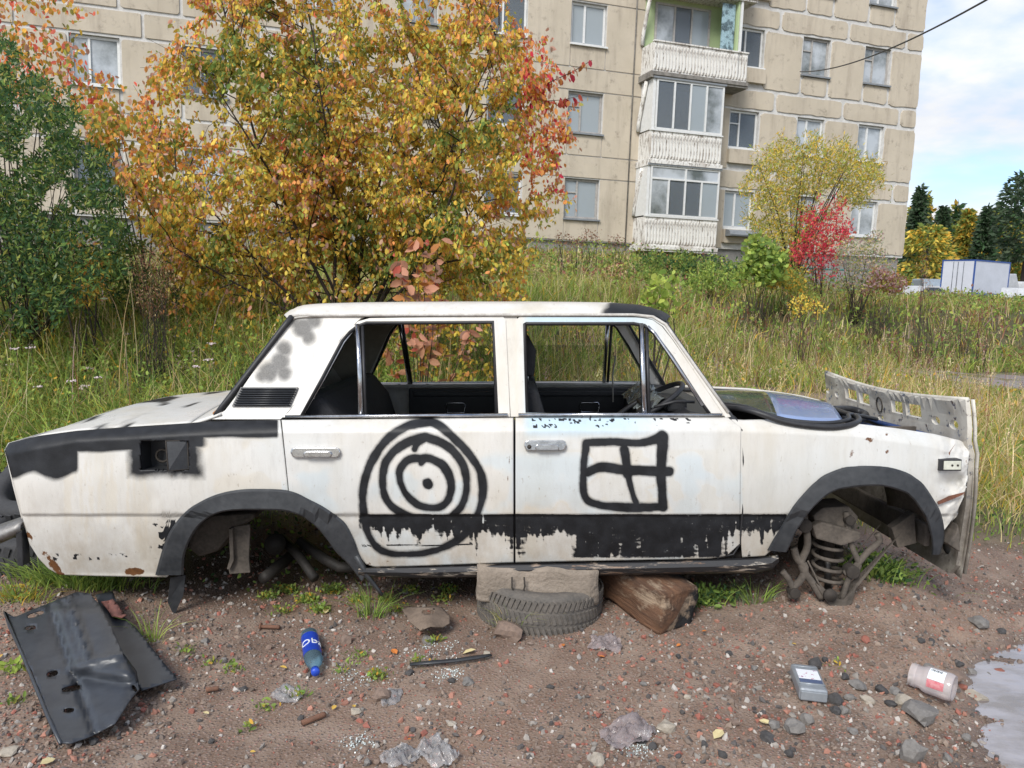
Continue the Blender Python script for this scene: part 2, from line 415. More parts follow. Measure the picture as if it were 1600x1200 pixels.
# ------------------------------------------------------------------ apartment building
YAW = R(17.93)
BLD = empty('apartment_building', (0, 25.79, 0), 'beige panel apartment block with pale mortar seams and three stacked balconies', 'building', rz=YAW)
b = NB('beige_concrete_panel')
f1 = b.noise(.7, 6, .6); f2 = b.noise(9, 6, .7); f3 = b.noise(1.6, 6, .65, st=(1.6, 1, .25))
c = b.mix(b.ramp(f1, .35, .7), (.55, .48, .38), (.46, .40, .31))
c = b.mix(b.math('MULTIPLY', b.ramp(f3, .50, .74), .6), c, (.28, .23, .18)); c = b.mix(b.math('MULTIPLY', b.ramp(b.noise(2.4, 7, .75), .56, .68), .6), c, (.20, .165, .13))
c = b.mix(b.math('MULTIPLY', b.ramp(f2, .5, .75), .4), c, (.50, .44, .37))
b.set(c, .95); b.bump(f2, .3, .02); M['panel'] = b.m
M['mortar'] = simple('pale_mortar', (.66, .65, .63), (.46, .445, .42), 5, .95, bump=.5, bd=.02)
M['plinth'] = simple('grey_plinth', (.30, .29, .27), (.20, .19, .18), 2.5, .95, bump=.4, bd=.01)
b = NB('flaking_white_concrete')
f1 = b.noise(9, 7, .75, st=(1, 1, .4)); f2 = b.noise(1.2, 4)
c = b.mix(b.ramp(f1, .50, .60), (.72, .70, .66), (.26, .225, .19)); c = b.mix(b.math('MULTIPLY', b.ramp(f2, .55, .7), .6), c, (.22, .15, .10))
b.set(c, .95); b.bump(f1, .5, .02); M['flaky'] = b.m
M['wframe'] = simple('white_window_frame', (.74, .74, .73), (.62, .62, .60), 10, .5)
M['oldframe'] = simple('weathered_frame', (.46, .44, .41), (.28, .26, .24), 10, .7)
M['pane'] = glassy('window_pane', (.88, .9, .92), .5, .03, (.22, .25, .28))
M['curtain_l'] = simple('pale_curtain', (.68, .70, .72), (.48, .50, .53), 3, .9, st=(6, 1, .3))
M['pane_b'] = glassy('bright_window_pane', (.85, .88, .9), .72, .03, (.42, .47, .50))
b = NB('painted_reflection_pane'); f = b.noise(.9, 8, .62); b.set(b.ramp(f, .40, .66, (.46, .49, .52), (.10, .115, .11)), .05); M['pane_r'] = b.m  # mottled reflections are painted into the pane colour
M['dim_room_back'] = simple('dim_room', (.10, .10, .095), (.05, .05, .05), 3, .9)  # dark sheet standing in for the unlit room behind a pane
M['curtain_t'] = simple('teal_curtain', (.26, .36, .35), (.36, .44, .43), 3, .9, st=(6, 1, .3))
M['green_wall'] = simple('pale_green_plaster', (.42, .52, .28), (.38, .46, .26), 3, .9)
M['sill'] = simple('grey_metal_sill', (.25, .27, .29), (.17, .18, .19), 8, .6)
M['dark_slab'] = simple('stained_slab', (.30, .28, .25), (.12, .11, .10), 5, .95)

ZS = lambda k: 3.70+2.8*k
wins = []       # s0,s1,k,style
cols_ = [(-16.2, -15.0), (-12.95, -11.7), (-10.1, -8.92), (-6.9, -5.7), (-4.0, -2.8), (-1.15, .13), (1.63, 2.88), (7.78, 8.98), (10.62, 11.8), (13.37, 14.55)]
NK = 5
for k in range(NK):
    for ci, (a, b_) in enumerate(cols_): wins.append((a, b_, k, ci))
BAL = (4.35, 7.0)
S0, S1 = -19.0, 15.98
ztop = 17.4
# backing wall with real openings
ses = sorted({S0, S1, *[v for c_ in cols_ for v in c_]})
zes = [2.95]
for k in range(NK): zes += [ZS(k), ZS(k)+1.32]
zes.append(ztop)
mb = MB()
for i in range(len(ses)-1):
    for j in range(len(zes)-1):
        sc_, zc_ = (ses[i]+ses[i+1])/2, (zes[j]+zes[j+1])/2
        if any(a < sc_ < b_ and ZS(k) < zc_ < ZS(k)+1.32 for a, b_, k, _ in wins): continue
        mb.box((ses[i], 0, zes[j]), (ses[i+1], .3, zes[j+1]))
mb.box((S0, .31, 2.95), (S0+.3, 12, ztop)); mb.box((S1-.3, .301, 2.95), (S1, 12, ztop)); mb.box((S0, 11.7, 2.95), (S1, 12.01, ztop)); mb.box((S0-.1, -.1, ztop), (S1+.1, 12.1, ztop+.3))
mb.obj('wall', M['mortar'], BLD)
MB().box((S0, .1, .3), (S1-.12, 12, 2.945)).obj('plinth', M['plinth'], BLD)

def rpanel(s0, s1, z0, z1, r, y=-.035, jit=.0):
    rr = random.Random(int(s0*97+z0*31)); P_ = []
    for cx, cz_, a0 in ((s1-r, z1-r, 0), (s0+r, z1-r, 90), (s0+r, z0+r, 180), (s1-r, z0+r, 270)):
        for q in range(5):
            a = R(a0+22.5*q); P_.append((cx+r*math.cos(a)+rr.uniform(-jit, jit), cz_+r*math.sin(a)+rr.uniform(-jit, jit)))
    if jit:
        Q_ = []
        for i in range(len(P_)):
            a_, e_ = P_[i], P_[(i+1) % len(P_)]; Q_.append(a_); m_ = int(math.hypot(e_[0]-a_[0], e_[1]-a_[1])/.22)
            for k_ in range(1, m_): Q_.append((a_[0]+(e_[0]-a_[0])*k_/m_+rr.uniform(-jit, jit), a_[1]+(e_[1]-a_[1])*k_/m_+rr.uniform(-jit, jit)))
        P_ = Q_
    n = len(P_); V = [(p[0], y, p[1]) for p in P_]+[(p[0]*1.0+(.012 if p[0] < (s0+s1)/2 else -.012)*-1, .0, p[1]) for p in P_]
    F = [tuple(range(n))]+[(i, i+n, (i+1) % n+n, (i+1) % n) for i in range(n)]
    link('panel', pmesh('panel', V, F), M['panel'], BLD)
for k in range(NK):
    z0 = 2.97+2.8*k; z1 = 5.05+2.8*k
    edges = [S0]+[v for c_ in cols_ for v in c_]+[S1]
    piers = [(edges[2*i], edges[2*i+1]) for i in range(len(edges)//2)]
    for a, b_ in piers:
        rt = a > 8
        if a == 2.88:   # split round the balcony column
            rpanel(a+.03, 3.91, z0+.02, z1-.02, .02); rpanel(3.95, b_-.03, z0+.02, z1-.02, .02, -.03); continue
        g = .062 if rt else .022; r = .12 if rt else .03
        if a < -7: g = .06; r = .08
        rpanel(a+g, b_-g if b_ != S1 else b_-.005, z0+g, z1-g, r, jit=.022 if rt else 0)
    for a, b_ in cols_:
        rt = a > 9; g = .06 if rt else .02; r = .12 if rt else .03
        if a < -7: g = .05
        if 7 < a < 9: rpanel(a-.03, b_+.06, z0+.2, ZS(k)-.05, .03, -.16); continue
        rpanel(a+g, b_-g, z0+g, ZS(k)-.07, r, jit=.022 if rt else 0)
    seams = [S0, -14.2, -11.1, -8, -5, -2, 1.0, 3.93, 7.3, 9.6, 12.55, 15.2, S1]
    for i in range(len(seams)-1):
        a, b_ = seams[i], seams[i+1]; rt = a > 7; g = .07 if rt else .02
        if a < -7: g = .05
        rpanel(a+g, b_-(g if b_ != S1 else .005), z1+g, z1+.72-g, .12 if rt else .03, jit=.022 if rt else 0)

def make_window(s0, s1, z0, z1, mat, parent=BLD, y=.10, style=0, cur='curtain_l', name='window', fw=.07, top=None):
    fr = MB(); d0, d1 = y, y+.07
    fr.box((s0, d0, z0), (s0+fw, d1, z1)).box((s1-fw, d0, z0), (s1, d1, z1))
    fr.box((s0+fw, d0, z1-fw), (s1-fw, d1, z1)).box((s0+fw, d0, z0), (s1-fw, d1, z0+fw))
    W = s1-s0
    if style == 0:      # narrow vent sash left, wide right
        m = s0+W*.38; cells = [(s0+fw, m-.03, z0+fw, z0+(z1-z0)*.66-.02), (s0+fw, m-.03, z0+(z1-z0)*.66+.02, z1-fw), (m+.03, s1-fw, z0+fw, z1-fw)]
        fr.box((m-.03, d0-.01, z0+fw), (m+.03, d1, z1-fw)); fr.box((s0+fw, d0-.008, z0+(z1-z0)*.66-.02), (m-.03, d1, z0+(z1-z0)*.66+.02))
    elif style == 1:    # two sashes
        m = s0+W*.4; cells = [(s0+fw, m-.035, z0+fw, z1-fw), (m+.035, s1-fw, z0+fw, z1-fw)]; fr.box((m-.035, d0-.01, z0+fw), (m+.035, d1, z1-fw))
    else:               # n equal panes, optional transom
        n = style; cells = []; zt = z1-fw if not top else z1-top
        for i in range(n):
            a = s0+fw+(W-2*fw)*i/n; b_ = s0+fw+(W-2*fw)*(i+1)/n
            cells.append((a+(.03 if i else 0), b_-(.03 if i < n-1 else 0), z0+fw, zt-(.03 if top else 0)))
            if i: fr.box((a-.03, d0-.01, z0+fw), (a+.03, d1, zt-(.03 if top else 0)))
        if top:
            fr.box((s0+fw, d0-.01, zt-.03), (s1-fw, d1, zt+.03)); mid = (s0+s1)/2; fr.box((mid-.03, d0-.008, zt+.03), (mid+.03, d1, z1-fw))
            cells += [(s0+fw, mid-.03, zt+.03, z1-fw), (mid+.03, s1-fw, zt+.03, z1-fw)]
    w_ = fr.obj(name, mat, parent)
    for ip, (a, b_, c_, d_) in enumerate(cells):
        MB().box((a, y+.03, c_), (b_, y+.045, d_)).obj('pane', M[['pane', 'pane_r', 'pane', 'pane_b', 'pane_r'][int(abs(s0*13.7+z0*7.1)+ip*(style > 1)*.6) % 5]], w_)
    return w_
rr = random.Random(3)
for a, b_, k, ci in wins:
    new = ci in (5, 7) or (ci, k) in ((6, 2), (8, 1), (9, 1), (9, 0), (1, 1))
    st = 1 if (ci, k) in ((6, 2), (7, 2), (9, 1), (9, 0), (7, 0), (8, 1)) else 0
    w_ = make_window(a+.01, b_-.01, ZS(k)+.01, ZS(k)+1.31, M['wframe'] if new or rr.random() < .3 else M['oldframe'], style=st)
    cur = {(1, 1): 'curtain_l', (6, 2): 'curtain_l', (8, 2): 'curtain_t', (7, 0): 'dim_room_back', (6, 0): 'dim_room_back', (7, 1): 'dim_room_back'}.get((ci, k), rr.choice(['curtain_l', 'dim_room_back', 'dim_room_back', 'curtain_t']))
    MB().box((a, .24, ZS(k)), (b_, .27, ZS(k)+1.32)).obj('curtain', M[cur], w_)
    MB().box((a-.04, -.12, ZS(k)-.055), (b_+.04, .10, ZS(k)-.0)).obj('sill', M['sill'] if not new else M['wframe'], w_)
# drain pipe groove and awning under one window
MB().tube([(3.93, -.05, 2.6), (3.93, -.05, ztop)], .022, 6).obj('conduit', M['dark_slab'], BLD)
mb = MB(); mb.prism([(-.5, 3.45), (-.45, 3.56), (-.3, 3.62), (0, 3.66), (0, 3.4), (-.48, 3.4)], 7.8, 9.05, 'x'); mb.obj('awning', M['sill'], BLD)
# painted flat number
for k in range(0): pass
# balconies
def sl_mesh(h):
    return MB().box((-.035, -.03, 0), (.035, 0, h)).mesh('slat', bev=.008, seg=1)
SL = sl_mesh(.78)
def balcony(k, s0, s1, glazed):
    zf = 2.90+2.8*k; root = MB().box((s0-.08, -.95, zf-.2), (s1+.06, .02, zf-.0)).box((s0-.02, -.99, zf-.13), (s1+.02, -.951, zf-.02)).obj('balcony', M['dark_slab'] if k == 2 else M['flaky'], BLD)
    MB().box((s0, -.9, zf+.003), (s1, -.84, zf+.93)).box((s0, -.838, zf+.003), (s0+.06, 0, zf+.93)).box((s1-.06, -.838, zf+.003), (s1, 0, zf+.93)).obj('parapet', M['flaky'], root)
    n = int((s1-s0)/.115)
    for i in range(n):
        s = s0+.06+(s1-s0-.12)*i/(n-1); o = link('slat', SL, M['flaky'], root, (s, -.9, zf+.06))
    MB().box((s0-.02, -.94, zf+.932), (s1+.02, -.82, zf+.975)).obj('rail', M['wframe'] if glazed else M['flaky'], root)
    if glazed:
        zt = zf+2.62 if k == 0 else zf+2.58
        if glazed == 1: make_window(s0+.12, s1-.03, zf+.98, zt, M['wframe'], root, -.93, 4, name='glazing', fw=.06, top=.42)
        else: make_window(s0+.12, s1-.03, zf+.98, zt, M['wframe'], root, -.93, 4, name='glazing', fw=.06)
        MB().box((s0+.0, -.9, zf+.98), (s0+.1, -.05, zt)).obj('side_panel', M['wframe'], root)
        MB().box((s1-.06, -.85, zf+.98), (s1-.02, 0, zt)).obj('side_panel', M['wframe'], root)
        MB().box((s0-.02, -.97, zt+.002), (s1+.02, 0, zt+.06)).obj('canopy', M['sill'], root)
        MB().box((s0+.3, -.12, zf+.02), (s1-.2, -.06, zt-.1)).obj('curtain', M['curtain_l'] if k else M['dim_room_back'], root)
    return root
balcony(0, 4.2, 6.98, 1); balcony(1, 4.25, 6.95, 2); b2 = balcony(2, 4.2, 7.75, 0); b3 = balcony(3, 4.2, 7.9, 0)
MB().box((4.25, -.06, 8.5), (7.3, -.04, 11.28)).box((7.3, -.85, 8.5), (7.36, -.04, 11.28)).obj('green_plaster', M['green_wall'], b2)
make_window(4.6, 6.7, 9.0, 10.95, M['oldframe'], b2, -.12, 3, name='balcony_window')
MB().box((4.65, -.065, 9.05), (6.65, -.061, 10.9)).obj('curtain', M['curtain_l'], b2)
MB().box((7.38, -.9, 8.6), (7.46, -.82, 11.25)).obj('post', M['wframe'], b2)
mb = MB(); mb.box((6.75, -.75, 9.45), (7.25, -.72, 11.0), Matrix.Rotation(R(0), 4, 'Y')); mb.obj('leaning_board', simple('marbled_board', (.35, .5, .55), (.03, .05, .06), 5, .6, lo=.45, hi=.55), b2)
# curved side cheeks left of balconies
for k in range(4):
    zf = 2.9+2.8*k
    mb = MB(); mb.tube([(4.17, -.55, zf+2.55), (4.17, -.35, zf+2.0), (4.17, -.12, zf+1.3), (4.17, -.1, zf+1.0)], .07, 6); mb.obj('side_trim', M['flaky'], BLD)
# overhead wire
a = hit_y(1250, 112, 28.6); e = hit_y(1600, -34, 12)
pts = [a.lerp(e, t)-Vector((0, 0, 1))*4*.35*t*(1-t) for t in np.linspace(0, 1, 24)]
tag(MB().tube(pts, .018, 5).obj('overhead_wire', M['rubber']), 'thin black wire running from the block wall up across the sky', 'wire')
# turquoise fence rail
def seg(p, q): return [p, q]
fc = empty('low_fence', (9.0, 24.2, gzf(9, 24.2)), 'low turquoise pipe fence half hidden in weeds before the block', 'fence')
M['turq'] = simple('turquoise_paint', (.10, .36, .33), (.07, .25, .24), 8, .6)
MB().tube([(-.6, 0, .75), (2.6, .4, .72)], .03, 6).obj('rail', M['turq'], fc)
for x in (-.6, 1.0, 2.6): MB().tube([(x, (x+.6)*.125, -.1), (x, (x+.6)*.125, .75)], .03, 6).obj('post', M['turq'], fc)

# ------------------------------------------------------------------ the wreck
HW = .805; YN = -HW
CARW = Matrix.Translation((0, 3.05+HW, 0)) @ Matrix.Rotation(R(-2.0), 4, 'Y') @ Matrix.Rotation(R(-2.0), 4, 'X')
CARI = CARW.inverted()
car = empty('car_wreck', (0, 0, 0), 'stripped white sedan wreck with black spray graffiti resting on a block', 'car'); car.matrix_world = CARW
OL = CARI @ CAM
def Lc(px, py, y):
    d = CARI.to_3x3() @ ray(px, py); return OL+d*((y-OL.y)/d.y)
def Lin(px, py, inset=0.0): return Lc(px, py, YN+inset)
_bx = [5, 14, 60, 120, 200, 296, 330, 440, 800, 1140, 1200, 1340, 1400, 1460, 1516]
_by = [700, 690, 680, 672, 667, 661, 657, 655, 652, 651, 654, 661, 668, 677, 692]
_cx = [5, 14, 120, 300, 440, 800, 1160, 1340, 1450, 1516]; _cy = [716, 712, 692, 682, 678, 676, 676, 684, 700, 718]
def inset(px, py):
    belt = np.interp(px, _bx, _by); cr = np.interp(px, _cx, _cy)
    r = np.where(py >= cr, .012*np.clip((py-cr)/130, 0, 1)**2*0+.010*(1-np.sin(np.clip((py-cr)/(804-cr), 0, 1)*math.pi)),
                 .010+.055*(np.clip((cr-py)/(cr-belt), 0, 1))**1.6)
    r = np.where(py < belt, .065+.145*(belt-py)/157, r)
    # rub line and tucked lower body
    r = r+.014*smooth(803, 806, py)+.055*np.clip((py-806)/90, 0, 1)**1.5
    # body narrows at the tail and the nose
    r = r+.05*np.clip((60-px)/60, 0, 1)**2+.035*np.clip((px-1400)/110, 0, 1)**2
    return r
def surf(px, py, extra=0.0):
    d = np.array([list(CARI.to_3x3() @ ray(a, b_)) for a, b_ in zip(px, py)])
    y = YN+inset(px, py)+extra; o = np.array(OL)
    t = (y-o[1])/d[:, 1]
    return o+d*t[:, None]
# fast ray matrix
_A = np.array(CARI.to_3x3()) @ np.array([list(RT/FPX), list(UP/FPX), list(FWD)]).T
def surf(px, py, extra=0.0, ins=None):
    px = np.asarray(px, float); py = np.asarray(py, float)
    d = np.stack([px-800, 600-py, np.ones_like(px)], -1) @ _A.T
    y = YN+(inset(px, py) if ins is None else ins)+extra; o = np.array(OL)
    return o+d*((y-o[1])/d[..., 1])[..., None]

# ---- paint masks (what is sprayed, brushed or rusted on the near side)
def catmull(P_, closed=True, n=8):
    P_ = np.array(P_, float); m = len(P_); out = []
    rng_ = range(m) if closed else range(m-1)
    for i in rng_:
        if closed: p0, p1, p2, p3 = P_[(i-1) % m], P_[i], P_[(i+1) % m], P_[(i+2) % m]
        else: p0, p1, p2, p3 = P_[max(i-1, 0)], P_[i], P_[i+1], P_[min(i+2, m-1)]
        for t in np.arange(n)/n: out.append(.5*((2*p1)+(-p0+p2)*t+(2*p0-5*p1+4*p2-p3)*t*t+(-p0+3*p1-3*p2+p3)*t**3))
    if not closed: out.append(P_[-1])
    return np.array(out)
def dist_path(px, py, P_, closed):
    best = np.full(px.shape, 1e9); m = len(P_)
    for i in range(m if closed else m-1):
        a = P_[i]; b_ = P_[(i+1) % m]; ab = b_-a; L2 = (ab**2).sum()+1e-9
        t = np.clip(((px-a[0])*ab[0]+(py-a[1])*ab[1])/L2, 0, 1)
        best = np.minimum(best, np.hypot(px-a[0]-t*ab[0], py-a[1]-t*ab[1]))
    return best
STROKES = [
 ([(664,660),(632,668),(600,692),(576,732),(567,776),(570,812),(578,840),(600,862),(640,866),(680,860),(720,840),(744,808),(754,772),(750,736),(728,704),(700,676),(680,662)], True, 3.2, 6.5),
 ([(658,684),(628,696),(604,720),(598,756),(606,784),(628,802),(664,814),(696,812),(720,792),(729,760),(722,724),(700,698),(672,685)], True, 3.4, 6.5),
 ([(658,716),(636,720),(624,740),(632,768),(652,788),(680,794),(698,784),(706,760),(696,732),(676,718)], True, 3.8, 6),
 ([(668,755),(669,757)], False, 7, 3),
 ([(664,686),(652,694),(648,702)], False, 2.2, 5), ([(664,718),(658,724)], False, 2.4, 4),
 ([(916,692),(960,690),(1000,692),(1030,684)], False, 3.8, 6), ([(1030,684),(1036,684),(1033,732),(1036,792)], False, 4.8, 6),
 ([(1036,792),(980,793),(936,789),(914,776),(911,740),(916,692)], False, 3.8, 6),
 ([(918,738),(940,730),(980,734),(1046,737)], False, 4.8, 6), ([(976,702),(979,726),(981,740)], False, 4.4, 6), ([(981,740),(985,758),(990,776),(994,786)], False, 2.0, 4),
]
def masks(px, py):
    n1 = fbm(px/9., py/9., 4); n2 = fbm(px/45.+9, py/45., 3); st = fbm(px/5., py/60., 4); sth = fbm(px/50.+3, py/4., 4); n3 = fbm(px/3.2, py/3.2, 3)
    blk = np.zeros(px.shape)
    for P_, cl, hw, so in STROKES:
        q = catmull(P_, cl, 6); x0, y0 = q.min(0)-25; x1, y1 = q.max(0)+25
        m = (px > x0) & (px < x1) & (py > y0) & (py < y1)
        if not m.any(): continue
        d = dist_path(px[m], py[m], q, cl)+(n1[m]-.5)*2.2+(n2[m]-.5)*5.0
        v = .92*(1-smooth(hw-1.5, hw+so, d))+.24*np.exp(-np.clip(d-hw, 0, None)/6)
        blk[m] = np.maximum(blk[m], v)
    # dry brushed lower band
    band = smooth(802.5, 804.5, py)*(1-smooth(866, 876, py))*smooth(556, 566, px)*(1-smooth(1226, 1240, px))
    topz = 1-smooth(818, 846+16*(n2-.5), py)
    cov = .26+.62*topz*(1-.25*smooth(1158, 1170, px))
    cov = cov+.62*smooth(868, 905, px+20*(n2-.5))*(1-smooth(1120, 1150, px))*(1-.35*smooth(.45, .6, sth))
    cov = cov-.20*smooth(846, 864, py)*(1-smooth(880, 900, px))-.12*smooth(1158, 1168, px)*smooth(825, 850, py)
    cov = cov+.25*smooth(772, 790, px)*(1-smooth(815, 835, px))-.20*smooth(.5, .62, n2)*(px < 760)
    wear = (st-.5)*1.25+(sth-.5)*.5+(n3-.5)*.35
    b2 = band*np.clip((cov+wear-.36)*2.3+.3, 0, .97)
    b2 = np.maximum(b2, .9*band*np.clip(1.6-np.abs(py-(853+(px-560)*-.01)), 0, 1)*(px < 740)*(px > 566)*(sth > .38))
    brs = b2
    # tail: black sprayed corner, strip and fuel flap surround
    t = np.zeros(px.shape)
    e1 = 742+8*(n2-.5)*2+5*np.sin(px/11.)
    t = np.maximum(t, (1-smooth(e1-3, e1+7, py))*(1-smooth(118, 126, px)))
    e2 = 706-.055*(px-120)+10*(n2-.5)
    t = np.maximum(t, (1-smooth(e2-2, e2+7, py))*(1-smooth(312, 330, px)))
    e3 = 683-.0*px+5*(n2-.5); t = np.maximum(t, (1-smooth(e3-3, e3+5, py))*(1-smooth(432, 437, px))*smooth(655, 657, py))
    d = np.maximum(np.abs(px-258)-48, np.abs(py-713)-22)+(n1-.5)*6
    t = np.maximum(t, 1-smooth(-6, 20, d+(n2-.5)*14))
    blk = np.maximum(blk, t*.95*(py > 655))
    for cx, cy, r_ in ((473, 512, 16), (490, 500, 13), (482, 527, 11), (462, 505, 10), (444, 545, 12), (437, 565, 15), (421, 580, 16), (444, 583, 12), (408, 588, 9)):
        d = np.hypot(px-cx, py-cy)+(n1-.5)*5; blk = np.maximum(blk, .66*(1-smooth(r_-6, r_+8, d)))
    # stains beside the rear flare and tail
    brs = np.maximum(brs, .9*smooth(.56, .6, n1+.25*smooth(235, 262, px)*(1-smooth(815, 880, py))-.2*(1-smooth(225, 250, px)))*smooth(808, 816, py)*(1-smooth(868, 876, py))*smooth(228, 245, px)*(px < 275))
    brs = np.maximum(brs, .8*smooth(.60, .64, n1)*smooth(862, 868, py)*(1-smooth(874, 878, py))*(px > 80)*(px < 200))
    brs = np.maximum(brs, .9*smooth(.55, .62, n3)*(np.abs(py-660) < 4+6*n2)*(px > 830)*(px < 1080)*smooth(.4, .5, sth))
    blu = .75*smooth(812, 830, px)*(1-smooth(960, 1060, px))*(1-smooth(668, 690, py))+.28*smooth(.5, .7, n2)*(px > 440)*(px < 1160)*smooth(700, 720, py)
    rus = .55*smooth(.58, .75, fbm(px/14.+5, py/14., 4))*smooth(1255, 1290, px)*(1-smooth(1390, 1410, px))*(1-smooth(715, 730, py))*smooth(668, 680, py)
    rus = np.maximum(rus, .75*smooth(.5, .6, n1)*(1-smooth(3, 14, np.abs(px-45-(py-840)*.9)))*(py > 825)*(px < 110))
    rus = np.maximum(rus, .9*(1-smooth(5, 15, np.hypot((px-210)*.6, (py-893)*1.6))))
    rus = np.maximum(rus, .45*smooth(870, 878, py)*smooth(.45, .65, n1)*(px > 560))
    rus = np.maximum(rus, .5*(1-smooth(0, 2.5, np.abs(px-(796-(py-710)*.06))))*(py > 700)*(py < 790)*(n1 > .45))
    rus = np.maximum(rus, .5*smooth(.55, .65, n1)*smooth(1495, 1510, px))
    bei = .55*smooth(.48, .54, n2)*smooth(700, 705, py)*(1-smooth(796, 801, py))*(px > 820)*(px < 1130)
    bei = np.maximum(bei, .5*smooth(.52, .6, st)*smooth(700, 730, py)*(px > 100)*(px < 230)*(1-smooth(830, 870, py)))
    bei = np.maximum(bei, .4*smooth(1040, 1050, px)*(1-smooth(1120, 1125, px))*smooth(700, 705, py)*(1-smooth(794, 798, py)))
    bei = np.maximum(bei, .5*smooth(.5, .6, n2)*(px > 300)*(px < 440)*(py < 770))
    return np.stack([blk, brs, rus, .5+.5*blu-.5*bei*(blu < .05)], -1)
def clean_masks(px, py):
    m = np.zeros(px.shape+(4,)); m[..., 3] = .5; m[..., 2] = .3*fbm(px/20, py/20, 3); return m

def colgrid(name, top, bot, step=2.2, ny=70, extra=None, hole=None, mask=masks, mat='paint', parent=car, th=.012, far=True, ins=None, sub=None):
    """panel between two chains given as photo points; real depth from the body section"""
    x0, x1 = top[0][0], top[-1][0]; nx = max(2, int((x1-x0)/step)+1)
    u = np.linspace(0, 1, nx)
    xt = np.array([p[0] for p in top], float); yt = np.array([p[1] for p in top], float); xb = np.array([p[0] for p in bot], float); yb = np.array([p[1] for p in bot], float)
    # columns run from the top chain to the bottom chain by x fraction
    X1 = x0+(x1-x0)*u; X2 = xb[0]+(xb[-1]-xb[0])*u
    v = np.linspace(0, 1, ny)[:, None]
    PX = X1[None]*(1-v)+X2[None]*v; PY = np.interp(X1, xt, yt)[None]*(1-v)+np.interp(X2, xb, yb)[None]*v
    ex = extra(PX, PY) if extra else 0.0
    V = surf(PX, PY, ex, ins(PX, PY) if ins else None).reshape(-1, 3)
    c = mask(PX, PY).reshape(-1, 4)
    i = (np.arange(nx-1)[None, :]+nx*np.arange(ny-1)[:, None]).ravel(); F = np.stack([i, i+nx, i+nx+1, i+1], 1)
    if hole is not None:
        cx = PX.ravel()[F].mean(1); cy = PY.ravel()[F].mean(1); F = F[~hole(cx, cy)]
    o = link(name, np_mesh(name, V, F, c, True), M[mat], parent); solid(o, th, -1)
    if far:
        s = max(1, int(8/step)); # a coarser mirrored twin for the other side
        nx2 = max(2, nx//s); ny2 = max(2, ny//s); ii = np.linspace(0, nx-1, nx2).astype(int); jj = np.linspace(0, ny-1, ny2).astype(int)
        G_ = V.reshape(ny, nx, 3)[jj][:, ii].copy(); G_[..., 1] *= -1
        i = (np.arange(nx2-1)[None, :]+nx2*np.arange(ny2-1)[:, None]).ravel(); F2 = np.stack([i, i+1, i+nx2+1, i+nx2], 1)
        o2 = link(name, np_mesh(name, G_.reshape(-1, 3), F2, clean_masks(PX[jj][:, ii], PY[jj][:, ii]).reshape(-1, 4), True), M[mat], parent); solid(o2, th, -1)
    return o
RF_OUT = [(244,898),(250,876),(256,856),(266,832),(280,812),(296,796),(312,786),(330,777),(352,770),(376,766),(400,765),(440,766),(462,771),(480,780),(500,790),(516,800),(530,810),(540,820),(552,844),(560,866),(572,888)]
RF_IN = [(286,898),(287,872),(291,856),(298,840),(308,824),(320,812),(335,803),(352,798),(376,796),(400,796),(420,796),(440,797),(456,800),(472,806),(486,815),(500,828),(513,844),(524,860),(536,872),(548,884),(566,908)]
FF_OUT = [(1200,860),(1210,842),(1221,825),(1240,792),(1264,764),(1276,753),(1289,743),(1317,732),(1335,730),(1352,729),(1387,731),(1415,739),(1430,748),(1443,759),(1460,785),(1468,800),(1473,820),(1474,841),(1470,856),(1467,866)]
FF_IN = [(1228,862),(1236,846),(1243,830),(1264,799),(1285,778),(1296,770),(1310,764),(1328,761),(1345,759),(1366,758),(1387,760),(1415,769),(1424,776),(1432,785),(1446,806),(1451,818),(1455,834),(1457,845),(1458,858),(1457,866)]
# flap opening
flap = lambda x, y: (np.abs(x-257) < 38) & (np.abs(y-712) < 23)
MIDR = [((a[0]+b_[0])/2, (a[1]+b_[1])/2) for a, b_ in zip(RF_OUT, RF_IN)]
MIDF = [((a[0]+b_[0])/2, (a[1]+b_[1])/2) for a, b_ in zip(FF_OUT, FF_IN)]
dent = lambda x, y: .018*np.exp(-((x-1100)/60.)**2-((y-745)/40.)**2)+.006*(fbm(x/40, y/40, 2)-.5)
colgrid('rear_quarter_panel', [(7,703),(14,692),(60,681),(120,673),(200,667),(296,661),(330,658),(438,656)],
        [(46,850),(60,872),(76,889),(92,898),(150,900),(262,902)]+[p for p in MIDR if 264 < p[0] < 450 and p[1] < 860]+[(452,785)], ny=104, hole=flap, extra=dent)
_rd_x = np.array([445, 449, 452, 456, 480, 500, 516, 530, 545, 556, 566, 576, 585, 590, 800])
colgrid('rear_door', [(440,656),(802,652.5)], [(452,772),(480,782),(500,792),(516,802),(530,812),(540,824),(550,846),(560,868),(572,882),(585,886),(640,885),(802.5,879)], ny=104, extra=lambda x, y: dent(x, y)-.004)
def fd_extra(x, y): return -.004+.004*(fbm(x/40, y/40, 2)-.5)
colgrid('front_door', [(805.5,652.5),(1137,652),(1158,668)], [(805.5,879),(1110,873),(1135,869),(1156,800)][:3]+[(1156,850)], ny=104, extra=fd_extra)
def crumple(x, y):
    k = smooth(1440, 1516, x)
    return .05*k*(fbm(x/14, y/18, 3)-.45)+.02*np.exp(-((x-1180)/20)**2-((y-665)/8)**2)*0+.05*np.exp(-((x-1490)/20.)**2-((y-752)/12.)**2)
colgrid('front_fender', [(1143,655),(1162,656),(1200,655),(1340,662),(1400,669),(1460,678),(1500,688),(1516,697)],
        [(1160,871),(1195,869),(1203,862)]+[p for p in MIDF if 1214 < p[0] < 1466]+[(1466,836),(1476,828),(1492,806),(1508,772)], ny=104, extra=crumple)
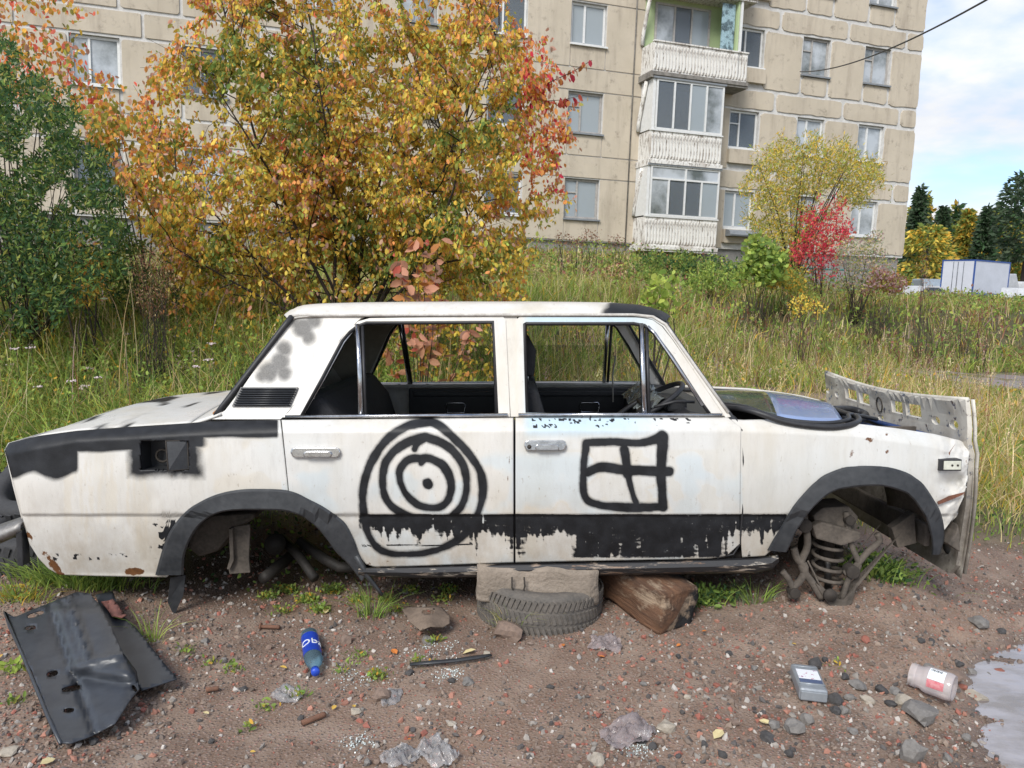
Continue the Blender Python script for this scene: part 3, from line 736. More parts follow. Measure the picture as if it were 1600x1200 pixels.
# torn nose below the marker
colgrid('torn_fender_edge', [(1466,790),(1480,780),(1502,770)], [(1472,832),(1484,818),(1496,806)], step=1.5, ny=24, extra=lambda x, y: .03+.05*fbm(x/9, y/9, 2), far=False, th=.003)
M['rust'] = simple('brown_rust', (.20, .075, .04), (.10, .045, .03), 20, .9)
mb = MB(); mb.add([tuple(Lin(*p, .01)) for p in [(1464,784),(1482,775),(1506,769),(1503,773),(1482,782),(1466,788)]], [(0, 1, 2, 3, 4, 5)]); solid(mb.obj('rust_tear', M['rust'], car), .004)
mb = MB(); mb.add([tuple(Lin(*p, .0)) for p in [(1482,708),(1494,692),(1485,706),(1484,712)]]+[tuple(Lin(*p, .0)) for p in [(1510,705),(1516,720),(1518,738),(1512,722)]], [(0, 1, 2, 3)]); mb.V = mb.V[:4]; mb.obj('rust_tear', M['rust'], car)
# nose and tail closing panels
def cross(name, px, rows, ins_=.02, mat='paint', bulge=0.0, y0=None, y1=None, parent=car):
    V = []; F = []; nv = 16
    for r_ in rows:
        p = Lin(px(r_) if callable(px) else px, r_, ins_ if not callable(ins_) else ins_(r_))
        for j in range(nv+1):
            t = j/nv; y = p.y+(-2*p.y)*t; V.append((p.x+bulge*math.sin(math.pi*t), y, p.z))
    n = nv+1
    for i in range(len(rows)-1):
        for j in range(nv): F.append((i*n+j, i*n+j+1, (i+1)*n+j+1, (i+1)*n+j))
    V = np.array(V); o = link(name, np_mesh(name, V, F, np.tile([[0, 0, .25, .5]], (len(V), 1)), True), M[mat], parent); solid(o, .01); return o
cross('tail_panel', lambda r_: float(np.interp(r_, [690, 703, 760, 820, 850, 898], [14, 7, 20, 36, 46, 92])), [692, 703, 730, 760, 790, 820, 850, 875, 898], lambda r_: float(inset(np.array([10.]), np.array([float(r_)]))[0])+.01, bulge=-.04)
# flares (plastic arch extensions)
def flare(out, inn):
    out = catmull(out, False, 3); inn = catmull(inn, False, 3)
    V = []; F = []; n = len(out)
    for o_, i_ in zip(out, inn):
        o_ = np.array(o_, float); i_ = np.array(i_, float)
        for t, e in ((.0, .004), (.015, -.012), (.10, -.018), (.55, -.024), (.93, -.030), (.985, -.026), (.985, .02)):
            p = o_+(i_-o_)*t; V.append(surf(np.array([p[0]]), np.array([p[1]]), e)[0])
    m = 7
    for i in range(n-1):
        for j in range(m-1): F.append((i*m+j, (i+1)*m+j, (i+1)*m+j+1, i*m+j+1))
    o = link('wheel_arch_flare', np_mesh('wheel_arch_flare', V, F, None, False), M['flare'], car); solid(o, .004)
    V2 = np.array(V); V2[:, 1] *= -1; o = link('wheel_arch_flare', np_mesh('wheel_arch_flare', V2, np.array(F)[:, ::-1], None, True), M['flare'], car); solid(o, .006)
flare(RF_OUT, RF_IN); flare(FF_OUT, FF_IN)
# arch liners
def liner(path, depth, mat='mud_metal', y0=.03):
    V = []; F = []; n = len(path)
    for p in path:
        a = Lin(p[0], p[1], .03)
        for k in range(7): V.append((a.x+.015*math.sin(k*1.7+p[0]*.05), YN+y0+(depth-y0)*k/6, a.z+.02+.03*math.sin(k*.55)))
    for i in range(n-1):
        for j in range(6): F.append((i*7+j, i*7+j+1, (i+1)*7+j+1, (i+1)*7+j))
    for s in (1, -1):
        v = np.array(V); v[:, 1] *= s; o = link('wheel_housing', np_mesh('wheel_housing', v, F, None, True), M[mat], car); solid(o, .006)
RFp = [(262,898),(266,870)]+MIDR[3:18]+[(560,900)]
liner([(p[0], p[1]-4) for p in MIDR[1:19]], .55)
liner([(p[0], p[1]-4) for p in MIDF[1:18]], .50)
# sill / rocker
def rocker():
    xs = [560, 640, 800, 1000, 1180, 1205, 1216]
    rows_t = [889, 888, 883, 879, 873, 870, 868]; rows_b = [898, 901, 899, 896, 893, 888, 876]
    for s in (1, -1):
        V = []; F = []
        for i, (x, a, b_) in enumerate(zip(xs, rows_t, rows_b)):
            for t, ins_ in ((0, .075), (.15, .045), (.5, .035), (.85, .05), (1, .10), (1.0, .3)):
                p = Lin(x, a+(b_-a)*t, ins_); V.append((p.x, p.y*s, p.z))
        for i in range(len(xs)-1):
            for j in range(5): F.append((i*6+j, (i+1)*6+j, (i+1)*6+j+1, i*6+j+1))
        o = link('rocker_panel', np_mesh('rocker_panel', V, F, None, False), M['rocker'], car); solid(o, .006)
b = NB('peeling_black_rocker'); f = b.noise(7, 7, .7, st=(1.2, 1, 9)); f2 = b.noise(3, 5)
b.set(b.mix(b.ramp(f, .55, .62), (.02, .02, .022), b.mix(b.ramp(f2, .4, .6), (.45, .40, .33), (.16, .08, .04))), .6); b.bump(f, .4, .004); M['rocker'] = b.m
rocker()

# ---- roof
def zrow(px, py, ins_): return Lin(px, py, ins_)
def roof():
    xs = [451, 456, 464, 475, 490, 540, 620, 720, 820, 900, 960, 1000, 1018, 1030, 1040]
    gr = [502, 497, 495, 494, 493.5, 492.5, 492, 492, 492, 492, 492, 493, 495, 498, 504]
    tp = [494, 486, 481, 478, 476.5, 475, 474, 473.5, 473.5, 474, 475, 478, 482, 487, 496]
    X = []; ZG = []; ZT = []
    for x, g_, t_ in zip(xs, gr, tp):
        a = Lin(x, g_, .205); q = Lin(x, t_, .33); X.append((a.x, q.x)); ZG.append(a.z); ZT.append(q.z)
    xi = np.linspace(0, 1, 90); k = np.linspace(0, 1, len(xs)); idx = np.interp(xi, np.linspace(0, 1, len(xs)), np.arange(len(xs)))
    nv = 50; V = []; C_ = []
    for q in idx:
        i = min(int(q), len(xs)-2); f = q-i
        ax = X[i][0]*(1-f)+X[i+1][0]*f; tx = X[i][1]*(1-f)+X[i+1][1]*f; zg = ZG[i]*(1-f)+ZG[i+1]*f; zt = ZT[i]*(1-f)+ZT[i+1]*f; ppx = xs[i]*(1-f)+xs[i+1]*f
        for j in range(nv+1):
            t = j/nv; y = (YN+.205)*(1-2*t); s = abs(1-2*t)
            yy = s*(HW-.205); e = 1-(1-min(1, (1-s)/.21))**2.2 if s > .79 else 1.0
            z = zg+(zt-zg)*e+.012*(1-s*s)*(e)
            x = ax+(tx-ax)*min(1, (1-s)/.21)
            endb = .06*(1-s*s)*(smooth(.85, 1, np.array(q/(len(xs)-1)))-(1-smooth(0, .12, np.array(q/(len(xs)-1)))))
            V.append((x+float(endb), y, z))
            n_ = fbm(np.array(ppx/14.), np.array(t*30), 3)
            blk = .85*float(smooth(938, 950, np.array(ppx+20*(n_-.5)-max(0, (t-.03))*160)))
            C_.append((blk, 0, .1*float(n_), .5-.12*float(n_ > .5)))
    n = nv+1; F = [(i*n+j, (i+1)*n+j, (i+1)*n+j+1, i*n+j+1) for i in range(len(idx)-1) for j in range(nv)]
    o = link('roof', np_mesh('roof', V, F, np.array(C_), True), M['paint'], car); solid(o, .01)
    V2 = np.array(V); V2[:, 2] -= .03; V2[:, 1] *= .97; o = link('headliner', np_mesh('headliner', V2, F, None, True), M['interior'], car)
roof()
# ---- pillars and window frames (near side cut from photo outlines, far side mirrored)
def cdt(name, outer, holes, mat='paint', th=.022, step=9, far=True, extra=0.0, mask=masks, ins=None, farmat=None):
    from mathutils.geometry import delaunay_2d_cdt
    def dens(P_):
        out = []
        for i in range(len(P_)):
            a = np.array(P_[i], float); b_ = np.array(P_[(i+1) % len(P_)], float); n = max(1, int(np.linalg.norm(b_-a)/step))
            for k in range(n): out.append(a+(b_-a)*k/n)
        return out
    pts = []; loops = []
    for P_ in [outer]+holes:
        d = dens(P_); loops.append(np.array(d)); b0 = len(pts); pts += d
    def inside(P_, x, y):
        c_ = np.zeros(x.shape, bool); j = len(P_)-1
        for i in range(len(P_)):
            c_ ^= ((P_[i][1] > y) != (P_[j][1] > y)) & (x < (P_[j][0]-P_[i][0])*(y-P_[i][1])/(P_[j][1]-P_[i][1]+1e-12)+P_[i][0]); j = i
        return c_
    edges = []; b0 = 0
    for L_ in loops: edges += [(b0+i, b0+(i+1) % len(L_)) for i in range(len(L_))]; b0 += len(L_)
    O_ = loops[0]; gx, gy = np.meshgrid(np.arange(O_[:, 0].min()+step/2, O_[:, 0].max(), step), np.arange(O_[:, 1].min()+step/2, O_[:, 1].max(), step)); gx = gx.ravel(); gy = gy.ravel()
    m = inside(O_, gx, gy)
    for L_ in loops: 
        dd = np.min(np.hypot(gx[:, None]-L_[:, 0], gy[:, None]-L_[:, 1]), 1); m &= dd > step*.4
    for L_ in loops[1:]: m &= ~inside(L_, gx, gy)
    pts += [np.array(q) for q in zip(gx[m], gy[m])]
    v, e, f, *_ = delaunay_2d_cdt([Vector(p) for p in pts], edges, [], 0, 1e-4)
    v = np.array([list(q) for q in v]); f = np.array([list(q) for q in f if len(q) == 3]); cc = v[f].mean(1)
    k = inside(O_, cc[:, 0], cc[:, 1])
    for L_ in loops[1:]: k &= ~inside(L_, cc[:, 0], cc[:, 1])
    f = f[k][:, ::-1]
    V = surf(v[:, 0], v[:, 1], extra, ins(v[:, 0], v[:, 1]) if ins else None)
    o = link(name, np_mesh(name, V, f, mask(v[:, 0], v[:, 1]), False), M[mat], car); solid(o, th)
    if far:
        V2 = V.copy(); V2[:, 1] *= -1
        o2 = link(name, np_mesh(name, V2, f[:, ::-1], clean_masks(v[:, 0], v[:, 1]), False), M[farmat or mat], car); solid(o2, th)
    return o
cdt('rear_pillar', [(331,655),(352,641),(380,604),(420,545),(456,496),(466,491),(570,492),(556,504),(544,516),(530,537),(480,608),(446,648),(438,655)], [], step=2.6, extra=.004)
cdt('rear_window_frame', [(441,652),(450,645),(482,604),(534,528),(546,513),(560,502),(578,497),(786,494),(790,500),(797,651)], [[(468,650),(500,592),(532,532),(545,517),(558,507),(572,502),(772,501),(779,648)]], step=7)
cdt('front_window_frame', [(809,651),(806,500),(812,495),(1000,496),(1020,500),(1034,510),(1050,530),(1133,650)], [[(821,645),(817,506),(822,503),(990,503),(1008,506),(1024,519),(1052,556),(1100,630),(1113,648)]], step=7)
cdt('door_pillar', [(788,495),(808,495),(810,651),(798,651)], [], step=7, extra=.006)
cdt('windshield_pillar', [(1002,495),(1018,497),(1032,503),(1042,508),(1090,580),(1142,651),(1134,653),(1052,531),(1036,510),(1020,499)], [], 'paint', step=7, extra=-.004)
cdt('windshield_trim', [(1022,492),(1034,496),(1046,508),(1100,586),(1150,655),(1142,656),(1090,582),(1042,510),(1030,500)], [], 'black_paint', step=7, extra=.012)
# black inner seals
def seal(pts, r, name='window_seal', mat='rubber', ex=-.0, both=True, closed=False):
    P_ = [surf(np.array([p[0]]), np.array([p[1]]), ex)[0] for p in pts]
    MB().tube(P_, r, 6, closed).obj(name, M[mat], car)
    if both: MB().tube([(p[0], -p[1], p[2]) for p in P_], r, 6, closed).obj(name, M[mat], car)
seal([(470,648),(502,592),(534,532),(546,518),(559,509),(573,504),(771,503),(777,646)], .011, ex=.012)
seal([(822,644),(819,507),(824,505),(990,505),(1007,508),(1023,520),(1051,557),(1099,631),(1110,646)], .011, ex=.012)
seal([(475,645),(506,592),(537,535),(555,512),(562,508)], .008, ex=.02, mat='chrome')
seal([(1012,510),(1023,521),(1050,560),(1098,634)], .008, ex=.0, mat='chrome')
for pts in ([(558,507),(561,560),(564,649)], [(1002,506),(1004,570),(1007,646)]):
    seal(pts, .0125, 'quarter_window_bar', 'chrome', ex=.006)
for pts in ([(566,507),(571,649)], [(1010,508),(1014,646)]): seal(pts, .008, ex=.015)
seal([(446,651.5),(620,650),(793,648.5)], .0085, 'belt_moulding', 'chrome', ex=-.006)
seal([(810,648.5),(960,648),(1128,648.5)], .0085, 'belt_moulding', 'chrome', ex=-.006)
seal([(440,500),(450,493.5)][1:]+[(470,491),(560,491.5),(800,491),(1000,491.5),(1024,496),(1040,507),(1090,578),(1138,645)], .0075, 'drip_rail', 'gutter', ex=-.004) if 'gutter' in M else None
M['gutter'] = simple('dirty_white_gutter', (.6, .58, .54), (.35, .32, .28), 20, .5)
seal([(456,494),(470,492.5),(560,492.5),(800,492),(990,492),(1020,495),(1040,507),(1090,578),(1138,645)], .0075, 'drip_rail', 'gutter', ex=-.004)
seal([(803.7,656),(804,760),(804.2,878)], .005, 'door_gap', ex=.012, both=False)
seal([(1150,655),(1159,672),(1161,720),(1160,800),(1156,850),(1146,866),(1120,872)], .004, 'door_gap', ex=.002, both=False)
seal([(438,657),(440,700),(447,762)], .003, 'door_gap', ex=.004, both=False)
# glass left in the frames: half lowered far side panes
M['cglass'] = glassy('dusty_car_glass', (.93, .95, .90), .10, .05, (.25, .27, .22))
def farpane(pts, name='window_pane'):
    P_ = [surf(np.array([p[0]]), np.array([p[1]]), .02)[0] for p in pts]; P_ = [(p[0], -p[1], p[2]) for p in P_]
    o = MB().add(P_, [tuple(range(len(P_)))]).obj(name, M['cglass'], car); solid(o, .004)
farpane([(564,560),(774,560),(778,646),(567,648)]); farpane([(475,646),(534,535),(557,508),(562,646)]); farpane([(820,560),(1000,560),(1004,644),(822,644)]); farpane([(1010,508),(1024,520),(1108,645),(1012,645)])
# C pillar vent
V_ = MB(); vt = [(374,606),(468,606),(454,635),(360,635)]
o = cdt('vent_panel', [(376,605),(466,605),(453,635),(362,635)], [], 'black_paint', th=.004, step=10, extra=-.005, far=False)
for i in range(8):
    t = (i+.5)/8; y_ = 606+28*t; x0_ = 376-13*t; x1_ = 465-12*t
    a = surf(np.array([x0_+2]), np.array([y_]), -.012)[0]; e = surf(np.array([x1_-2]), np.array([y_]), -.012)[0]
    lv = MB().tube([a, e], .0035, 5).mesh('louvre'); link('louvre', lv, M['black_paint'], o)
# door handles
def handle(cx, cy, w_, lock=False):
    p = lambda x, y, e: tuple(surf(np.array([float(x)]), np.array([float(y)]), e)[0])
    P_ = [(-1, 0), (-.94, -.75), (-.8, -1), (.8, -1), (.94, -.75), (1, 0), (.92, .8), (.82, 1), (-.82, 1), (-.92, .8)]
    V = [p(cx+a*w_, cy+b_*9, .0) for a, b_ in P_]+[p(cx+a*w_*.97, cy+b_*8, -.022) for a, b_ in P_]; n = 10
    F = [tuple(range(n, 2*n))]+[(i, (i+1) % n, (i+1) % n+n, i+n) for i in range(n)]
    V = [tuple(v) for v in V]; h = MB().add(V, F).obj('door_handle', M['chrome'], car, bev=.003)
    V = [p(cx+a*w_*.56+3, cy+3.5+b_*4.6, -.022) for a, b_ in P_]+[p(cx+a*w_*.54+3, cy+3+b_*4.2, -.036) for a, b_ in P_]
    MB().add([tuple(v) for v in V], F).obj('pull', M['chrome'], h, bev=.0015)
    if lock:
        a = Vector(p(cx-w_+9, cy+2, -.020)); MB().tube([a, a+Vector((0, -.006, 0))], .009, 12).obj('lock', M['dark_metal'], h)
handle(493, 707, 40); handle(852, 696, 34, True)
# fuel flap: recess box, filler and dangling flap
def P3(x, y, e): return surf(np.array([float(x)]), np.array([float(y)]), e)[0]
a = P3(219, 689, .002); e = P3(295, 735, .002)
mb = MB(); mb.box((a[0], a[1]+.09, e[2]), (e[0], a[1]+.1, a[2])); mb.box((a[0]-.004, a[1]+.003, e[2]), (a[0], a[1]+.1, a[2])); mb.box((e[0], a[1]+.003, e[2]), (e[0]+.004, a[1]+.1, a[2])); mb.box((a[0], a[1]+.003, a[2]), (e[0], a[1]+.1, a[2]+.004)); mb.box((a[0], a[1]+.003, e[2]-.004), (e[0], a[1]+.1, e[2]))
ff = mb.obj('fuel_recess', M['black_paint'], car)
ctr = P3(254, 712, .07); MB().tube([ctr+np.array([.026*math.cos(t), 0, .026*math.sin(t)]) for t in np.linspace(0, 6.28, 17)[:-1]], .005, 6, True).obj('filler_neck', M['dark_metal'], ff)
q = [P3(259, 689, -.012), P3(293, 688, .01), P3(295, 733, .01), P3(263, 736, -.03)]; o = MB().add([tuple(v) for v in q], [(3, 2, 1, 0)]).obj('fuel_flap', M['black_paint'], car); solid(o, .004)
MB().tube([tuple(v) for v in q], .0035, 5, True).obj('flap_rim', M['dark_metal'], o)
# side marker
a = P3(1466, 717, -.004); e = P3(1497, 734, -.004)
sm = MB().box((a[0], a[1]-.012, e[2]), (e[0], a[1]+.03, a[2])).obj('side_marker', M['rubber'], car, bev=.003)
sl_ = MB().box((a[0]+.016, a[1]-.0155, e[2]+.006), (e[0]-.004, a[1]-.0125, a[2]-.006)).obj('marker_plate', simple('pale_marker_plate', (.68, .68, .58), None, 10, .4), sm, bev=.001)
for fx in (.55, .8): MB().tube([(a[0]*(1-fx)+e[0]*fx, a[1]-.0155, (a[2]+e[2])/2), (a[0]*(1-fx)+e[0]*fx, a[1]-.0175, (a[2]+e[2])/2)], .0045, 8).obj('screw', M['dark_metal'], sm)

# ---- boot lid, deck, rear glass
def lid():
    xs = np.linspace(0, 1, 30); nv = 40; V = []; C_ = []
    nx_ = [34, 60, 120, 200, 296]; nr = [688, 680.5, 673, 667, 661]
    for u in xs:
        px = 34+(296-34)*u; pr = float(np.interp(px, nx_, nr)); a = Lin(px, pr, .075)
        for j in range(nv+1):
            t = j/nv; s = abs(1-2*t); y = a.y*(1-2*t)
            V.append((a.x-.05*(1-s*s)*(1-u), y, a.z+.045*(1-s**2.6)*(.25+.75*smooth(0, .3, np.array(u)))-.03*(1-u)**6*(1-s*s)))
            n_ = fbm(np.array(u*7), np.array(t*4), 4); C_.append((.9*float(smooth(.52, .62, n_))*float(smooth(.12, .22, np.array(u)))*(1-float(smooth(.85, .95, np.array(u))))*(t < .75), 0, .1, .5))
    n = nv+1; F = [(i*n+j, (i+1)*n+j, (i+1)*n+j+1, i*n+j+1) for i in range(29) for j in range(nv)]
    o = link('boot_lid', np_mesh('boot_lid', V, F, np.array(C_), True), M['paint'], car); solid(o, .012)
    # deck between lid and glass
    V = []; C_ = []
    for u in np.linspace(0, 1, 6):
        px = 299+(345-299)*u; a = Lin(px, 661-5*u-3*u*u, .068)
        for j in range(nv+1):
            t = j/nv; s = abs(1-2*t); V.append((a.x-.05*(1-s*s)*(u), a.y*(1-2*t), a.z+.047*(1-s**2.6)+.02*u)); C_.append((0, 0, .1, .5))
    F = [(i*n+j, (i+1)*n+j, (i+1)*n+j+1, i*n+j+1) for i in range(5) for j in range(nv)]
    o = link('rear_deck', np_mesh('rear_deck', V, F, np.array(C_), True), M['paint'], car); solid(o, .01)
lid()
M['rglass'] = glassy('dark_rear_glass', (.16, .22, .18), .35, .05, (.02, .03, .025))
def rglass():
    V = []; nv = 24; edge = []
    for u in np.linspace(0, 1, 12):
        a = Lin(338+(455-338)*u, 648+(496-648)*u, .085+.12*u)
        edge.append((a.x, a.y+.01, a.z))
        for j in range(nv+1):
            t = j/nv; s = abs(1-2*t); V.append((a.x-.085*(1-s**2.2), a.y*(1-2*t), a.z-.0*(1-s*s)))
    n = nv+1; F = [(i*n+j, (i+1)*n+j, (i+1)*n+j+1, i*n+j+1) for i in range(11) for j in range(nv)]
    g_ = link('rear_glass', np_mesh('rear_glass', V, F, None, True), M['rglass'], car)
    lo = V[:n]; hi = V[-n:]; left = [V[i*n] for i in range(12)]; right = [V[i*n+nv] for i in range(12)]
    MB().tube(lo+right[1:-1]+hi[::-1]+left[::-1][1:-1], .013, 6, True).obj('glass_seal', M['rubber'], g_)
    MB().tube([(v[0]-.012, v[1], v[2]+.006) for v in lo[:7]], .004, 5).obj('orange_bead', simple('orange_sealant', (.5, .2, .04), None, 8, .6), g_)
rglass()
# ---- structure inside
xr = Lin(300, 700, 0).x; xf = Lin(1500, 700, 0).x; zsill = Lin(800, 884, 0).z; zbelt = Lin(800, 655, .06).z
Xp = lambda px, ins_=.4: Lin(px, 700, 0).x
mb = MB(); mb.box((Xp(560), -.70, zsill+.0), (Xp(1215), .70, zsill+.03)).obj('floor_pan', M['dark_metal'], car)
MB().box((Xp(80), -.70, zsill+.0), (Xp(244), .70, zsill+.02)).obj('boot_floor', M['dark_metal'], car)
MB().box((Xp(280), -.24, zsill+.16), (Xp(560), .24, zsill+.2)).obj('axle_tunnel', M['dark_metal'], car)
MB().box((Xp(545), -.68, zsill+.03), (Xp(552), .68, zsill+.36)).obj('rear_bulkhead', M['interior'], car)
MB().box((Xp(1175), -.70, zsill+.0), (Xp(1185), .70, zbelt-.10)).obj('firewall', M['dark_metal'], car)
MB().box((Xp(360), -.66, zbelt-.05), (Xp(470), .66, zbelt-.03)).obj('parcel_shelf', M['interior'], car)
# door cards
for s in (-1, 1):
    for (a, e) in ((560, 785), (825, 1140)):
        mb = MB(); y0 = s*(HW-.10); mb.box((Xp(a), y0-.02, zsill+.05), (Xp(e), y0+.02, zbelt-.012)); dc = mb.obj('door_card', M['interior'], car, bev=.008)
        yi = y0-s*.024
        cx = Xp(a)+(Xp(e)-Xp(a))*.48
        MB().tube([(cx-.05, yi, zbelt-.16), (cx+.05, yi, zbelt-.16), (cx+.06, yi, zbelt-.12), (cx+.05, yi, zbelt-.10), (cx-.05, yi, zbelt-.10), (cx-.06, yi, zbelt-.12)], .006, 6, True).obj('inner_handle', M['chrome'], dc)
        MB().box((Xp(a)+.03, yi-.015, zbelt-.06), (Xp(e)-.03, yi+.015, zbelt-.03)).obj('arm_strip', M['rubber'], dc, bev=.006)
# seats
def seatshape(name, x0, y0, wd, back_px, top_row, parent_name='front_seat'):
    pass
def blob(name, prof, y0, y1, mat, bev=.03):
    # prof in local x,z
    return MB().prism(prof, y0, y1, 'y').obj(name, M[mat], car, bev=bev, seg=3)
sx = Xp(830); 
for s in (-1, 1):
    yc = s*.36
    st_ = blob('front_seat', [(sx-.03, zsill+.15), (sx+.45, zsill+.2), (sx+.48, zsill+.32), (sx+.05, zsill+.28)], yc-.24, yc+.24, 'seat')
    prof = [(sx+.02, zsill+.22), (sx+.14, zsill+.24), (sx+.10, zbelt-.12), (sx+.035, zbelt+.10), (sx-.03, zbelt+.12), (sx-.06, zbelt+.06)]
    o = MB().prism(prof, yc-.24, yc+.24, 'y').obj('seat_back', M['seat'], st_, bev=.035, seg=3)
    prof = [(sx-.045, zbelt+.16), (sx+.02, zbelt+.15), (sx+.03, zbelt+.27), (sx-.0, zbelt+.33), (sx-.05, zbelt+.31)]
    MB().prism(prof, yc-.13, yc+.13, 'y').obj('headrest', M['seat'], st_, bev=.025, seg=3)
    MB().tube([(sx-.01, yc-.06, zbelt+.08), (sx-.01, yc-.06, zbelt+.2)], .006, 6).obj('headrest_post', M['chrome'], st_)
xb = Xp(470)
rs = blob('rear_seat', [(xb-.0, zsill+.22), (xb+.5, zsill+.25), (xb+.52, zsill+.36), (xb+.1, zsill+.34)], -.66, .66, 'seat')
MB().prism([(xb+.02, zsill+.3), (xb+.20, zsill+.34), (xb+.13, zbelt-.03), (xb+.04, zbelt+.09), (xb-.06, zbelt+.085), (xb-.12, zbelt-.04)], -.64, .64, 'y').obj('seat_back', M['seat'], rs, bev=.04, seg=3)
# inner rear pillar lining
for s in (-1, 1):
    P_ = [surf(np.array([float(p[0])]), np.array([float(p[1])]), .03)[0] for p in [(400,600),(452,506),(560,503),(530,540),(478,630),(420,645)]]
    o = MB().add([(p[0], p[1]*(-s), p[2]) for p in P_], [tuple(range(6))]).obj('pillar_lining', M['beige_in'], car)
# dash and wheel
xd = Xp(1090)
da = blob('dashboard', [(xd-.10, zbelt-.18), (xd-.08, zbelt-.02), (xd+.0, zbelt+.02), (xd+.20, zbelt-.0), (xd+.22, zbelt-.2)], -.68, .68, 'interior', .02)
MB().box((xd-.07, -.52, zbelt+.0), (xd+.02, -.24, zbelt+.055)).obj('instrument_hood', M['interior'], da, bev=.012)
wc = Lc(1008, 634, -.36); n_ = Vector((-.52, 0, .85)).normalized(); u_ = Vector((0, 1, 0)); v_ = n_.cross(u_)
ring = [wc+u_*.195*math.cos(t)+v_*.195*math.sin(t) for t in np.linspace(0, 2*math.pi, 33)[:-1]]
sw = MB().tube(ring, .0125, 8, True).obj('steering_wheel', M['rubber'], car)
MB().tube([wc+u_*.19, wc+n_*-.03, wc-u_*.19], .012, 6).obj('spoke', M['rubber'], sw)
MB().tube([wc+n_*-.02, wc-n_*.35], .022, 8).obj('steering_column', M['rubber'], sw)
MB().tube([wc+n_*.0, wc-n_*.04], .05, 12).obj('hub', M['rubber'], sw)
# dangling cable from the mirror
a = Lc(962, 556, -.1); e = Lc(958, 628, -.1); MB().tube([a, a.lerp(e, .4)+Vector((-.01, 0, 0)), e], .004, 5).obj('loose_wire', simple('grey_wire', (.25, .24, .22), None, 9, .7), car)
# wiper arm inside the windscreen opening
a = Lin(1022, 636, .18); e = Lin(1085, 628, .2); MB().tube([a, a.lerp(e, .5)+Vector((0, 0, .012)), e], .007, 6).obj('wiper', M['rubber'], car)
# cowl and engine bay
zf_ = Lin(1200, 658, .06).z
MB().box((Xp(1118), -.70, zbelt-.08), (Xp(1176), .70, zbelt-.045)).obj('cowl', M['dark_metal'], car, bev=.01)
for s in (-1, 1):
    MB().box((Xp(1186), s*.50-.01, zsill+.30), (Xp(1490), s*.50+.01, zf_-.06)).obj('inner_fender', M['dark_metal'] if s > 0 else M['mud_metal'], car)
    MB().tube([(Xp(1150), s*(HW-.10), zf_-.012), (Xp(1340), s*(HW-.10), Lin(1340, 664, .08).z-.01), (Xp(1490), s*(HW-.11), Lin(1490, 690, .08).z-.02)], .03, 6, sq=.4).obj('fender_lip', M['black_paint'], car)
MB().box((Xp(1490), -.62, zf_-.24), (Xp(1502), .62, zf_-.12)).obj('radiator_support', M['blue_in'], car, bev=.01)
MB().box((Xp(1490), -.62, zsill+.02), (Xp(1500), .62, zsill+.12)).obj('front_crossmember', M['mud_metal'], car, bev=.01)
for i, (x, y, r_) in enumerate(((1385, .1, .1), (1440, -.1, .07))):
    MB().tube([(Xp(x), y-.2, zf_-.14), (Xp(x)+.03, y, zf_-.1), (Xp(x)+.06, y+.25, zf_-.13)], r_*.35, 8).obj('hose', M['rubber'], car)
MB().box((Xp(1230), -.46, zsill+.25), (Xp(1380), .46, zsill+.3)).obj('engine_tray', M['dark_metal'], car)
# frame rail seen through the front arch
MB().box((Xp(1330), -.47, zsill+.26), (Xp(1470), -.40, zsill+.34)).obj('frame_rail', M['mud_metal'], car, bev=.008)
MB().box((Xp(1240), -.52, zsill+.24), (Xp(1290), -.38, zsill+.46)).obj('spring_tower', M['mud_metal'], car, bev=.02)

